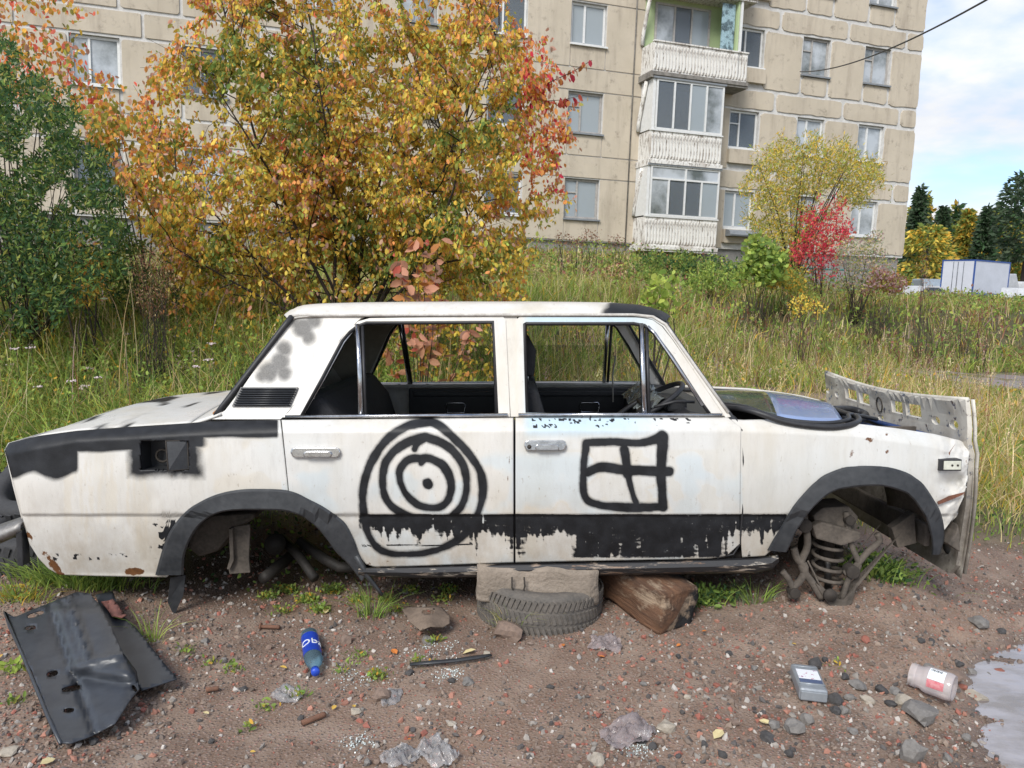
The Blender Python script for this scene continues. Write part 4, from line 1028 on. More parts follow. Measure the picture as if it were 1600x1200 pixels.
# ---- hood hanging nose-down at the front: inner frame with holes, outer skin
def hood():
    A = Lin(1519, 628, -.01); xh = A.x+.03; zt = A.z; y0, y1 = -.735, .72
    zb = Lin(1500, 914, -.01).z
    Fh = bpy.data.objects.new('hood', None)
    H = zt-zb; W_ = y1-y0
    def rect(a, b_, c_, d_): return [(a, c_), (b_, c_), (b_, d_), (a, d_)]
    def circ(cx, cy, rx, ry): return [(cx+rx*math.cos(t), cy+ry*math.sin(t)) for t in np.linspace(0, 6.28, 11)[:-1]]
    outer = [(0, 0), (W_, 0), (W_, -.12), (W_-.02, -H+.04), (W_-.06, -H), (.06, -H), (.015, -H+.05), (0, -.12)]
    outer = [(a, -b_*-1) for a, b_ in outer]
    bowt = lambda a: .05*math.sin(math.pi*a/W_)
    holes = [rect(.36, .50, -.115, -.045), rect(.53, .64, -.115, -.045), rect(.88, 1.0, -.115, -.045), rect(1.03, 1.18, -.115, -.045),
             circ(.10, -.115, .035, .022), circ(.24, -.11, .035, .022), circ(1.30, -.11, .03, .02), circ(1.43, -.105, .028, .02), circ(.76, -.17, .03, .02),
             rect(.16, .70, -H+.22, -.24), rect(.82, W_-.16, -H+.22, -.24), circ(.12, -H+.10, .05, .035), circ(.30, -H+.08, .05, .03), circ(.55, -H+.1, .05, .035), circ(.95, -H+.1, .05, .035), circ(1.3, -H+.1, .05, .035)]
    from mathutils.geometry import delaunay_2d_cdt
    pts = []; edges = []
    for P_ in [outer]+holes:
        b0 = len(pts); q = []
        for i in range(len(P_)):
            a = Vector(P_[i]); e = Vector(P_[(i+1) % len(P_)]); n = max(1, int((e-a).length/.05))
            q += [a.lerp(e, k/n) for k in range(n)]
        pts += q; edges += [(b0+i, b0+(i+1) % len(q)) for i in range(len(q))]
    def ins_(P_, p):
        c_ = False; j = len(P_)-1
        for i in range(len(P_)):
            if (P_[i][1] > p[1]) != (P_[j][1] > p[1]) and p[0] < (P_[j][0]-P_[i][0])*(p[1]-P_[i][1])/(P_[j][1]-P_[i][1]+1e-12)+P_[i][0]: c_ = not c_
            j = i
        return c_
    for a in np.arange(.03, W_, .06):
        for e in np.arange(-H+.03, 0, .06):
            if ins_(outer, (a, e)) and not any(ins_(h_, (a, e)) for h_ in holes): pts.append(Vector((a, e)))
    v, e, f, *_ = delaunay_2d_cdt(pts, edges, [], 0, 1e-5)
    f = [q for q in f if ins_(outer, sum((v[i] for i in q), Vector((0, 0)))/len(q)) and not any(ins_(h_, sum((v[i] for i in q), Vector((0, 0)))/len(q)) for h_ in holes)]
    def w3(p, dx=0.0):
        bulge = .05*math.sin(math.pi*p[0]/W_)*0
        rim = -.012*math.exp(-((p[1]+.02)/.015)**2)-.01*math.exp(-((p[1]+.19)/.02)**2)+.012*math.exp(-((p[1]+.21)/.02)**2)
        return (xh+dx+rim+.03*math.sin(math.pi*-p[1]/H), y0+p[0], zt+p[1]+.035*math.sin(math.pi*p[0]/W_)*(-1)*(1-min(1, -p[1]/.25))-.0)
    return v, f, w3, xh, y0, y1, zt, zb, H, W_
v, f, w3, xh, y0h, y1h, zth, zbh, HH, WH = hood()
b = NB('chipped_inner_hood_paint'); f_ = b.noise(6, 6, .7); f2_ = b.noise(25, 5, .7)
cc_ = b.mix(b.ramp(f_, .4, .65), (.62, .59, .52), (.42, .38, .32)); cc_ = b.mix(b.ramp(b.mix(.35, f2_, f_), .56, .60), cc_, (.03, .10, .20)); cc_ = b.mix(b.ramp(f2_, .60, .68), cc_, (.12, .08, .06)); sz_ = b.n('ShaderNodeSeparateXYZ'); b.l(b.co, sz_.inputs[0]); cc_ = b.mix(b.math('MULTIPLY', b.ramp(sz_.outputs[2], .45, .78, (1, 1, 1), (0, 0, 0)), b.ramp(f_, .25, .6, (.5, .5, .5), (1, 1, 1))), cc_, (.13, .11, .09))
b.set(cc_, .55); b.bump(f_, .3, .01); M['hoodin'] = b.m
V3 = [w3(p) for p in v]; hd = link('hood', pmesh('hood', V3, [tuple(q) for q in f]), M['hoodin'], car); solid(hd, .02, 0)
def skin():
    V = []; nv = 20; nu = 14; C_ = []
    for i in range(nu+1):
        u = i/nu; z = -.19-(HH-.19)*u
        for j in range(nv+1):
            a = WH*j/nv; p = w3((a, z), .032-.024*(abs(2*j/nv-1)**6)); V.append(p); C_.append((0, 0, .2, 0))
    n = nv+1; F = [(i*n+j, i*n+j+1, (i+1)*n+j+1, (i+1)*n+j) for i in range(nu) for j in range(nv)]
    o = link('hood_skin', np_mesh('hood_skin', V, F, np.array(C_), True), M['hoodin'], hd); solid(o, .004)
skin()
# turned edge flanges
MB().tube([w3((0, -t), .022) for t in np.linspace(0, HH-.02, 14)], .012, 6, sq=.5).obj('hood_flange', M['hoodin'], hd)
MB().tube([w3((a, 0), .0) for a in np.linspace(0, WH, 14)], .011, 6).obj('hood_flange', M['hoodin'], hd)
MB().tube([w3((.76+.03*math.cos(t), -.09+.045*math.sin(t)), -.015) for t in np.linspace(0, 6.28, 13)[:-1]], .003, 5, True).obj('hood_catch', M['dark_metal'], hd)
MB().tube([w3((.05, -.19), -.03), w3((.7, -.195), -.03), w3((1.3, -.2), -.03)], .014, 6).obj('hood_brace', M['blue_in'], hd)
# bent bumper bracket at the nose corner
a = Lin(1474, 846, .06); e = Lin(1505, 832, .0)
mb = MB(); mb.prism([(a.x, a.z), (a.x+.03, a.z+.055), (e.x-.01, e.z+.03), (e.x, e.z-.02), (a.x+.05, a.z-.035)], a.y-.04, a.y+.16, 'y'); mb.obj('crushed_bracket', M['mud_metal'], car, bev=.006)
mb = MB(); mb.prism([(Lin(1415, 838, .1).x, Lin(1415, 838, .1).z), (Lin(1452, 812, .1).x, Lin(1452, 812, .1).z), (Lin(1455, 862, .1).x, Lin(1455, 862, .1).z), (Lin(1425, 870, .1).x, Lin(1425, 870, .1).z)], YN+.22, YN+.27, 'y'); mb.obj('inner_splash_panel', M['mud_metal'], car, bev=.004)
# ---- front suspension
ys = YN+.20
def q3(px, py, y=None): return Lc(px, py, ys if y is None else y)
top = q3(1292, 806); bot = q3(1294, 932)
turns = 7.5; N = 150; P_ = []
for i in range(N+1):
    t = i/N; c_ = top.lerp(bot, t); an = 2*math.pi*turns*t; rr_ = .061
    P_.append(c_+Vector((rr_*math.cos(an), rr_*math.sin(an), 0)))
M['greasy2'] = simple('greasy_damper', (.05, .042, .036), (.02, .018, .016), 20, .5, .3, bump=.4)
cs = MB().tube(P_, .0085, 7).obj('coil_spring', M['mud_metal'], car)
MB().tube([top+Vector((0, 0, .05)), top.lerp(bot, .5)], .030, 10).obj('damper', M['greasy2'], cs)
MB().tube([top.lerp(bot, .45), bot], .016, 8).obj('damper_rod', M['greasy2'], cs)
def plate(name, pts, y0_, y1_, mat='mud_metal', bev=.008):
    return MB().prism([(q3(*p).x, q3(*p).z) for p in pts], y0_, y1_, 'y').obj(name, M[mat], car, bev=bev)
plate('upper_spring_seat', [(1262,800),(1278,788),(1318,786),(1332,802),(1326,826),(1300,834),(1272,826)], ys-.06, ys+.10)
plate('upper_arm', [(1256,812),(1270,806),(1330,822),(1328,834),(1300,842),(1262,832)], ys-.10, ys-.05)
plate('lower_arm', [(1262,900),(1272,918),(1286,938),(1304,943),(1318,930),(1326,900),(1318,912),(1304,926),(1288,924),(1274,908)], ys-.09, ys-.075, bev=.003)
plate('lower_arm_cup', [(1270,908),(1288,930),(1304,934),(1318,918),(1310,928),(1290,928)], ys-.07, ys+.10)
lb = q3(1296, 929, ys-.1); MB().tube([lb, lb+Vector((0, -.015, 0))], .028, 12).obj('ball_joint', M['dark_metal'], car)
for pts, r_, nm in (([(1322,800),(1330,850),(1342,884),(1326,905),(1316,936)], .013, 'knuckle'), ([(1256,806),(1262,850),(1252,882),(1270,912),(1284,934)], .016, 'knuckle'),
                    ([(1240,856),(1246,874),(1258,886),(1252,905),(1240,918),(1236,934)], .016, 'stabilizer_bar'), ([(1318,896),(1334,888),(1356,862),(1374,846),(1370,834)], .014, 'tie_rod'), ([(1222,892),(1232,905),(1242,925)], .014, 'drop_link'),
                    ([(1262,876),(1272,896),(1282,915),(1306,938)], .004, 'brake_hose')):
    MB().tube([q3(*p, ys-.07) for p in catmull(pts, False, 4)], r_, 8).obj(nm, M['mud_metal'], car)
for p, r_ in (((1330,892), .03), ((1256,820), .03), ((1240,925), .024), ((1326,812), .022)):
    c_ = q3(*p, ys-.07); MB().tube([c_+Vector((0, -.025, 0)), c_+Vector((0, .03, 0))], r_, 10).obj('joint', M['dark_metal'], car, bev=.004)
c_ = q3(1290, 862, ys+.08); MB().tube([c_, c_+Vector((0, .12, 0))], .085, 18).obj('hub_carrier', M['dark_metal'], car, bev=.01)
M['greasy'] = simple('greasy_underbody_metal', (.028, .023, .019), (.012, .011, .010), 14, .7, .2, bump=.5)
# ---- rear axle remains
yr = YN+.25
def r3(px, py, y=yr): return Lc(px, py, y)
plate2 = lambda name, pts, y0_, y1_, mat='mud_metal', bev=.006: MB().prism([(r3(*p).x, r3(*p).z) for p in pts], y0_, y1_, 'y').obj(name, M[mat], car, bev=bev)
plate2('hanging_bracket', [(368,818),(398,814),(396,866),(398,888),(366,890),(364,880),(370,862)], yr-.06, yr-.045, 'mud_metal', .004)
plate2('bracket_rib', [(368,818),(374,817),(376,866),(370,880),(365,880),(370,862)], yr-.085, yr-.061, 'mud_metal', .003)
plate2('fuel_tank', [(292,856),(300,826),(330,806),(398,802),(396,812),(366,830),(340,862),(310,872)], yr+.0, yr+.25, 'mud_metal', .02)
MB().tube([r3(412, 903, yr), r3(450, 872, yr+.3), r3(470, 850, yr+.6)], .026, 10).obj('trailing_arm', M['greasy'], car)
MB().tube([r3(492, 904, yr), r3(470, 872, yr+.1), r3(440, 840, yr+.4)], .022, 8).obj('trailing_arm', M['greasy'], car)
MB().tube([r3(470, 846, yr+.3), r3(505, 872, yr+.1), r3(530, 886, yr), r3(580, 888, yr+.1)], .024, 8).obj('axle_tube', M['greasy'], car)
MB().tube([r3(430, 850, yr+.2), r3(430, 850, yr+1.0)], .05, 12).obj('rear_axle', M['greasy'], car)
# strap hanging below the arch and mud flap
a = [P3(556, 868, -.02), P3(572, 898, -.02), P3(590, 920, -.02), P3(597, 930, -.02)]
MB().tube(a, [.022, .022, .016, .014], 8, sq=.5).obj('hanging_strap', M['flare'], car)
fl = [P3(266, 902, .02), P3(290, 898, .05), P3(286, 930, .05), P3(272, 962, .04), P3(262, 940, .03)]
o = MB().add([tuple(p) for p in fl], [tuple(range(5))]).obj('mud_flap', M['flare'], car); solid(o, .006)

# ------------------------------------------------------------------ loose things round the wreck
def jit_stone(seed, sz, flat=.6, sub=2, rough=.28):
    bm = bmesh.new(); bmesh.ops.create_icosphere(bm, subdivisions=sub, radius=1)
    o_ = Vector((seed*3.7, seed*1.3, seed*.7)); rs_ = random.Random(seed)
    cuts = [Vector((rs_.gauss(0, 1), rs_.gauss(0, 1), rs_.gauss(0, 1))).normalized() for _ in range(7)]
    for v in bm.verts:
        p = v.co.copy()
        for c_ in cuts:
            d = p.dot(c_)-.66
            if d > 0: p -= c_*d
        p *= 1+rough*mnoise.noise(p*1.6+o_)+.1*mnoise.noise(p*5+o_)
        v.co = Vector((p.x*sz[0], p.y*sz[1], p.z*sz[2]))
    me = bpy.data.meshes.new('stone'); bm.to_mesh(me); bm.free(); return me
ANCH = [('the blue labelled bottle', 488, 1020), ('the black wheel guard', 150, 1050), ('the flat tyre', 846, 990), ('the timber beam', 1050, 990), ('the silver canister', 1262, 1080), ('the clear jar', 1456, 1075), ('the puddle', 1560, 1110),
  ('the lilac film', 978, 1150), ('the bluish bag', 682, 1182), ('the black strip', 700, 1040), ('the perforated plate', 668, 965), ('the coil spring', 1295, 935), ('the small clear bag', 449, 1090), ('the brown wedge stone', 598, 1082), ('the rear wheel arch', 400, 900), ('the big angular stone', 1440, 1110), ('the hood', 1490, 920), ('the yellowish pebble', 932, 1186)]
def where(px, py):
    n_, x_, y_ = min(ANCH, key=lambda a: math.hypot(a[1]-px, (a[2]-py)*1.4)); dx, dy = px-x_, py-y_
    far = math.hypot(dx, dy) > 90; side = ('left of' if dx < 0 else 'right of') if abs(dx) > abs(dy)*1.2 else ('in front of' if dy > 0 else 'behind')
    return ('well ' if far and side[0] in 'lr' else 'some way ' if far else 'just ')+side+' '+n_
STM = [simple('grey_stone', (.22, .205, .19), (.13, .12, .11), 60, .9, bump=.4), simple('brown_stone', (.24, .17, .13), (.14, .10, .08), 60, .9, bump=.4),
       simple('dark_stone', (.075, .07, .068), (.04, .038, .037), 60, .85, bump=.4), simple('pale_stone', (.42, .37, .30), (.28, .24, .19), 60, .9, bump=.4), simple('red_stone', (.30, .11, .075), (.2, .08, .06), 60, .9, bump=.4)]
def stone(px, py, w_, h_, mi, label=None, group=None, name='stone', seed=None, flat=None, rz=None):
    p = on_ground(px, py+h_*.35); dpt = (p-CAM).dot(FWD); k = dpt/FPX
    sd_ = seed if seed is not None else int(px*3+py)
    sz = (w_*k*.5, w_*k*.42, max(h_*k*.5, w_*k*.22))
    o = link(name, jit_stone(sd_, sz), STM[mi]); o.location = (p.x, p.y, gzf(p.x, p.y)+sz[2]*(.45 if w_ < 90 else -.15)); o.rotation_euler = (0, 0, rz if rz is not None else (sd_ % 63)/10)
    tag(o, label or '%s %s stone on the gravel %s' % ('tiny' if w_ < 15 else 'small' if w_ < 24 else 'fist sized', ['grey', 'brown', 'dark', 'pale', 'red'][mi], where(px, py)), 'stone', group or (None if label else 'small loose stones on the gravel')); return o
stone(1440, 1105+5, 66, 34, 0, 'big angular grey brown stone between the jar and the bottom edge')
stone(1425, 1170, 44, 44, 0, 'blocky grey stone standing by the puddle edge at the bottom right')
stone(793, 980, 62, 36, 1, 'brown stone under the grass tuft in front of the tyre')
stone(598, 1082, 34, 26, 1, 'brown wedge stone beside the clear film scrap left of centre')
stone(932, 1186, 30, 20, 3, 'rounded yellowish pebble at the bottom edge right of centre')
stone(1042, 1132, 34, 20, 3, 'pale speckled stone right of the crumpled lilac film')
stone(1240, 1132, 36, 32, 0, 'dark grey brown lump below the silver canister')
stone(1490, 1053, 44, 24, 1, 'wet brown stone behind the jar near the puddle')
stone(1545, 1060, 36, 22, 0, 'wet grey stone at the far rim of the puddle')
stone(1525, 1085, 40, 18, 3, 'pale flat stone sticking out of the puddle edge')
stone(555, 1110, 18, 12, 3, 'small ochre pebble below the thin weed on the left')
stone(670, 998, 24, 18, 0, 'grey round stone in front of the rusty plate')
stone(540, 998, 26, 18, 1, 'brown lump right of the blue labelled bottle')
stone(1530, 970, 40, 12, 0, 'flat grey shard on the gravel right of the hood')
stone(15, 1172, 34, 12, 3, 'ochre pebble at the lower left corner')
stone(146, 1157, 18, 12, 2, 'black chip under the tip of the plastic guard')
rr = random.Random(21)
for px, py, w_, h_, m_ in [(1305,1090,28,20,2),(1328,1088,20,14,0),(1355,1092,26,12,3),(1378,1076,24,16,2),(1398,1078,24,14,0),(1412,1093,36,18,3),(1438,1102,18,12,3),(1392,1098,24,12,2),(1305,1108,20,14,2),(1318,1108,20,14,0),
      (1262,1122,30,22,0),(1210,1130,24,18,0),(1198,1150,28,16,2),(1232,1175,22,18,2),(1100,1162,14,12,2),(1128,1176,20,14,2),(1146,1128,22,14,1),(1195,1118,14,9,4),(1340,1070,30,12,0),(1320,1056,18,12,2),(1450,1040,18,10,0),(1560,1047,22,10,4),(1505,1072,22,12,4),
      (1565,985,22,8,2),(1455,1000,14,8,2),(1352,998,20,12,4),(1275,1035,26,18,2),(1290,1030,14,10,2),(1178,1042,16,9,0),(1330,1140,20,10,0),(1480,1182,26,16,0),(1510,1150,18,12,0),(1440,1000,14,9,2),(1497,1036,20,9,2),(1518,1048,22,10,0),
      (1005,1068,14,8,0),(1030,1075,14,8,1),(975,1092,10,8,4),(940,1022,14,8,4),(1060,1025,12,8,2),(860,1072,12,8,2),(905,1088,12,8,0),(640,1050,14,10,2),(570,1170,14,10,1),(300,1110,12,8,4),(380,1075,14,9,2),(350,1030,12,8,0),(320,1000,16,12,0),(420,1010,14,12,1),(330,1158,12,9,2),(470,1120,14,8,2),
      (705,1062,16,10,2),(732,1063,22,12,0),(760,1022,16,12,3),(1020,1165,18,14,2),(1030,1158,22,14,1),(1002,1155,22,14,2),(985,1178,14,9,0),(1120,1070,12,8,4),(1075,1088,14,9,3),(1060,1180,12,9,2),(870,1130,10,8,4),(790,1085,10,7,4),(1140,1020,12,9,2),
      (575,1190,16,14,0),(590,1188,14,14,1),(705,1130,16,8,3),(250,1150,12,8,2),(220,1100,10,8,4),(60,1120,14,9,0),(30,1090,12,9,1)]:
    stone(px, py, w_*rr.uniform(.85, 1.15), h_, m_)

# --- gravel (uncountable)
def gravel():
    bm = bmesh.new(); bmesh.ops.create_icosphere(bm, subdivisions=1, radius=1); Vb = np.array([list(v.co) for v in bm.verts]); Fb = np.array([[v.index for v in f.verts] for f in bm.faces]); bm.free()
    n = 42000; u = RNG.random(n); y = 1.35+(u**1.5)*3.6; x = (RNG.random(n)-.5)*(y*1.42+.5)+.03
    g_ = grassy(x, y); k = (RNG.random(n) > g_*1.2)
    dens = fbm(x*1.3+7, y*1.3, 3); k &= RNG.random(n) < smooth(.25, .6, dens)+.25
    x, y = x[k], y[k]; n = len(x)
    s = .0022+.0095*RNG.random(n)**4+.0034*RNG.random(n)
    fr = rand_frames(n, s); fr *= RNG.uniform(.55, 1.1, (n, 3, 1))
    z = gz(x, y)+s*.2
    pal = np.array([(.30, .11, .08), (.36, .17, .12), (.27, .24, .21), (.45, .41, .37), (.09, .08, .075), (.24, .18, .14), (.20, .15, .12), (.17, .13, .105)]); ci = RNG.choice(8, n, p=[.09, .11, .17, .08, .13, .16, .13, .13])
    c_ = pal[ci]*RNG.uniform(.75, 1.15, (n, 1))
    Vb2 = Vb*(1+.18*np.random.default_rng(3).normal(size=(len(Vb), 1)))
    V, F, kk = inst(np.stack([x, y, z], 1), fr, Vb2, Fb)
    b = NB('gravel_grains'); a = b.n('ShaderNodeAttribute', attribute_name='col'); b.set(a.outputs['Color'], .85)
    o = link('gravel', np_mesh('gravel', V, F, np.repeat(c_, kk, 0), False), b.m); tag(o, 'fine reddish and grey gravel strewn over the soil', 'gravel', kind='stuff')
gravel()
def shards():
    cs_ = [(560, 1050, 50, 25), (690, 1015, 60, 18), (560, 1160, 30, 20), (1000, 1175, 30, 14), (700, 1055, 30, 12), (1010, 1150, 20, 10)]
    P_ = []
    for cx, cy, rx, ry in cs_:
        for _ in range(190):
            a = RNG.normal(size=2)*.45; p = hit_z(cx+a[0]*rx, cy+a[1]*ry, 0.0); P_.append((p.x, p.y, gzf(p.x, p.y)+.004))
    P_ = np.array(P_); n = len(P_); V = np.array([(0, 0, 0), (1, .1, 0), (.9, .9, .1), (.1, .8, .05)]); F = np.array([(0, 1, 2, 3)])
    V, F, k = inst(P_, rand_frames(n, RNG.uniform(.003, .006, n)), V-.5, F)
    b = NB('broken_glass'); b.set((.55, .6, .58), .15); b.p.inputs['Specular IOR Level'].default_value = .8
    tag(link('glass_crumbs', np_mesh('glass_crumbs', V, F), b.m), 'crumbs of broken safety glass on the soil', 'broken glass', kind='stuff')
shards()

# --- tyre under the block
def torus_tyre(R_, w_, r_in, n=48, m=14):
    prof = []
    for i in range(m):
        a = 2*math.pi*i/m; ca, sa = math.cos(a), math.sin(a)
        prof.append(((R_+r_in)/2+(R_-r_in)/2*math.copysign(abs(ca)**.6, ca), w_/2*math.copysign(abs(sa)**.6, sa)))
    V = []; F = []
    for k in range(n):
        t = 2*math.pi*k/n
        for r_, z in prof: V.append((r_*math.cos(t), r_*math.sin(t), z))
    for k in range(n):
        for i in range(m): F.append((k*m+i, ((k+1) % n)*m+i, ((k+1) % n)*m+(i+1) % m, k*m+(i+1) % m))
    return V, F
def tyre(name, loc, rot, label, mat, R_=.28, w_=.18, tread=36):
    e = empty(name, loc, label, 'tyre'); e.rotation_euler = rot
    mb = MB(); V, F = torus_tyre(R_, w_, R_*.6); mb.add(V, F, True); cs_ = mb.obj('carcass', mat, e)
    tr = MB()
    for k in range(tread):
        for s, z in ((0, -.3), (.5, 0.0), (0, .3)):
            a = 2*math.pi*(k+s)/tread; Mx = Matrix.Rotation(a, 4, 'Z') @ Matrix.Translation((R_+.001, 0, z*w_)) @ Matrix.Rotation(.35*(1 if z <= 0 else -1), 4, 'X')
            tr.box((-.006, -.55*math.pi*R_/tread, -.021), (.0025, .55*math.pi*R_/tread, .021), Mx)
    o = tr.obj('tread_blocks', mat, e); o['kind'] = 'stuff'
    return e
M['dusty_tyre'] = simple('dusty_grey_tyre', (.16, .14, .12), (.085, .078, .07), 14, .95, bump=.6, st=(1, 1, 3))
tp = on_ground(846, 990)
tyre('old_tyre', (tp.x, tp.y+.25, gzf(tp.x, tp.y)+.055), (R(-2), R(2), .3), 'worn dusty tyre lying flat beneath the concrete block', M['dusty_tyre'], .272, .18, 72)
M['black_tyre'] = simple('black_tyre', (.03, .03, .032), (.05, .05, .052), 14, .85, bump=.4)
p_ = on_ground(22, 902)
tyre('spare_tyre', (p_.x-.02, p_.y+.28, gzf(p_.x, p_.y)+.10), (R(6), 0, 0), 'black tyre lying in the grass behind the tail', M['black_tyre'], .29, .18)
p2 = Vector((p_.x-.12, p_.y+.45, gzf(p_.x, p_.y)+.28))
tyre('leaning_tyre', (p2.x-.05, p2.y+.1, p2.z), (R(28), R(-12), 0), 'second black tyre propped above the lower one at the left edge', M['black_tyre'], .28, .17)
# bumper end resting there
b0 = CARW @ Lc(-30, 850, YN+.05); b1 = CARW @ Lc(40, 822, YN+.05)
mb = MB(); V = []; F = []
for i, t in enumerate(np.linspace(0, 1, 8)):
    c_ = b0.lerp(b1, t)
    for k, (dy, dz) in enumerate([(-.03, -.035), (-.055, -.01), (-.055, .02), (-.02, .045), (.03, .055)]): V.append((c_.x, c_.y+dy+.02*t, c_.z+dz*(1-.25*t)))
for i in range(7):
    for k in range(4): F.append((i*5+k, (i+1)*5+k, (i+1)*5+k+1, i*5+k+1))
bp = empty('detached_bumper', tuple(b0), 'dusty chrome bumper end propped on the tyres behind the tail', 'bumper')
def reparent(o, e): o.parent = e; o.matrix_parent_inverse = Matrix.Translation(-Vector(e.location)); return o
o = mb.add(V, F, True).obj('blade', simple('dull_chrome', (.30, .29, .28), (.16, .15, .14), 12, .55, .7)); solid(o, .004); reparent(o, bp)
c_ = b0.lerp(b1, .95); reparent(MB().box((c_.x-.015, c_.y-.03, c_.z-.16), (c_.x+.01, c_.y+.02, c_.z-.01)).obj('bracket', M['black_paint'], bev=.004), bp)

# --- concrete block
def bumpy_box(name, x0, x1, y0, y1, z0, z1, seed, amp=.012, cuts=7, mat=None, taper=0, bevel=.012):
    bm = bmesh.new(); bmesh.ops.create_cube(bm, size=1)
    for v in bm.verts: v.co = Vector((x0+(v.co.x+.5)*(x1-x0), y0+(v.co.y+.5)*(y1-y0), z0+(v.co.z+.5)*(z1-z0)))
    bmesh.ops.bevel(bm, geom=bm.edges[:], offset=bevel, segments=2, affect='EDGES')
    bmesh.ops.subdivide_edges(bm, edges=[e for e in bm.edges if e.calc_length() > .04], cuts=cuts, use_grid_fill=True)
    for v in bm.verts:
        p = v.co*9+Vector((seed, 0, 0)); n_ = Vector((mnoise.noise(p), mnoise.noise(p+Vector((9, 0, 0))), mnoise.noise(p+Vector((0, 9, 0)))))
        n2_ = mnoise.noise(v.co*38+Vector((seed, 3, 1))); v.co += n_*amp+Vector((0, -1, 0))*n2_*amp*.45; v.co.x += taper*(v.co.z-z0)
    for f in bm.faces: f.smooth = True
    me = bpy.data.meshes.new(name); bm.to_mesh(me); bm.free(); return link(name, me, mat)
M['block'] = simple('rough_concrete', (.31, .255, .205), (.20, .165, .13), 9, .95, bump=1.0, bd=.012)
q0 = hit_y(744, 943, 3.08); q1 = hit_y(936, 900, 3.08)
bl = empty('concrete_block', ((q0.x+q1.x)/2, 3.35, q0.z), 'rough tan concrete block wedged between the sill and the flat tyre', 'concrete block')
o = bumpy_box('body', q0.x, q1.x, 3.08, 3.55, q0.z+.01, q1.z+.02, 4, .016, 11, M['block'], 0, .005); reparent(o, bl)
pts = [hit_y(x, y, 3.06) for x, y in ((800,902),(800,918),(806,930),(816,930),(820,916),(819,902))]; reparent(MB().tube(pts, .004, 6).obj('wire_loop', M['dark_metal']), bl)
# --- charred beam
b = NB('charred_timber'); f = b.noise(7, 6, .7, st=(.25, 3, 3)); f2 = b.noise(3.2, 4)
cc_ = b.mix(b.ramp(f, .35, .65), (.17, .085, .045), (.05, .028, .018)); cc_ = b.mix(b.ramp(f2, .50, .58), cc_, (.012, .012, .013)); cc_ = b.mix(b.ramp(b.noise(9, 6, .7, st=(.5, 1, 1)), .52, .62), cc_, (.30, .22, .15))
b.set(cc_, .85); b.bump(f, .9, .02); M['beam'] = b.m
e0 = on_ground(1058, 1006); d_ = Vector((-.46, .72, .07)).normalized()
bmo = bumpy_box('timber_beam', 0, .95, -.105, .105, -.095, .095, 9, .02, 9, M['beam'], 0, .008)
xa = d_; ya = Vector((0, 0, 1)).cross(xa).normalized(); za_ = xa.cross(ya)
bmo.matrix_world = Matrix(((xa.x, ya.x, za_.x, e0.x+.03), (xa.y, ya.y, za_.y, e0.y+.12), (xa.z, ya.z, za_.z, gzf(e0.x, e0.y)+.085), (0, 0, 0, 1)))
tag(bmo, 'charred square timber beam slanting out from under the front door', 'wooden beam')

# --- rusty perforated plate
M['rusty_plate'] = simple('dusty_rust_plate', (.24, .18, .135), (.13, .095, .07), 16, .95, bump=.5)
# --- black plastic guards at lower left
M['guard'] = simple('scuffed_black_plastic', (.022, .025, .032), (.045, .05, .058), 5, .38, bump=.25, bd=.003)
def quadmap(C4, nx, ny, hf):
    V = []
    for j in range(ny+1):
        for i in range(nx+1):
            u, v = i/nx, j/ny; px = (C4[0][0]*(1-u)+C4[1][0]*u)*(1-v)+(C4[3][0]*(1-u)+C4[2][0]*u)*v; py = (C4[0][1]*(1-u)+C4[1][1]*u)*(1-v)+(C4[3][1]*(1-u)+C4[2][1]*u)*v
            p = on_ground(px, py, 8); V.append((p.x, p.y, p.z+hf(u, v)))
    return np.array(V)
def sheet_panel(name, poly, hf, holes, mat, parent=None, stp=6):
    """flat moulded sheet: polygon in photo points laid on the ground, height hf(px,py)"""
    from mathutils.geometry import delaunay_2d_cdt
    P_ = np.array(poly, float); pts = []; edges = []
    def ins_(Q, x, y):
        c_ = False; j = len(Q)-1
        for i in range(len(Q)):
            if (Q[i][1] > y) != (Q[j][1] > y) and x < (Q[j][0]-Q[i][0])*(y-Q[i][1])/(Q[j][1]-Q[i][1]+1e-12)+Q[i][0]: c_ = not c_
            j = i
        return c_
    for Q in [poly]+holes:
        b0 = len(pts); q = []
        for i in range(len(Q)):
            a = Vector(Q[i]); e = Vector(Q[(i+1) % len(Q)]); n = max(1, int((e-a).length/stp)); q += [a.lerp(e, k/n) for k in range(n)]
        pts += q; edges += [(b0+i, b0+(i+1) % len(q)) for i in range(len(q))]
    for x in np.arange(P_[:, 0].min(), P_[:, 0].max(), stp):
        for y in np.arange(P_[:, 1].min(), P_[:, 1].max(), stp):
            if ins_(poly, x, y) and not any(ins_(h_, x, y) for h_ in holes): pts.append(Vector((x+.3, y+.2)))
    v, e, f, *_ = delaunay_2d_cdt(pts, edges, [], 0, 1e-4); F = []
    for q in f:
        c_ = sum((v[i] for i in q), Vector((0, 0)))/len(q)
        if ins_(poly, c_.x, c_.y) and not any(ins_(h_, c_.x, c_.y) for h_ in holes): F.append(tuple(q))
    V = []
    for q in v:
        z = hf(q.x, q.y)+.01; p = hit_z(q.x, q.y, z); V.append((p.x, p.y, z))
    me = pmesh(name, V, F, True); o = link(name, me, mat, parent); solid(o, .004); return o
def slot(cx, cy, L_, w_, a): 
    ca, sa = math.cos(R(a)), math.sin(R(a)); out = []
    for k in range(12):
        t = 2*math.pi*k/12; x = L_*math.copysign(min(1, abs(math.cos(t))*1.25), math.cos(t)); y = w_*math.sin(t); out.append((cx+x*ca-y*sa, cy+x*sa+y*ca))
    return out
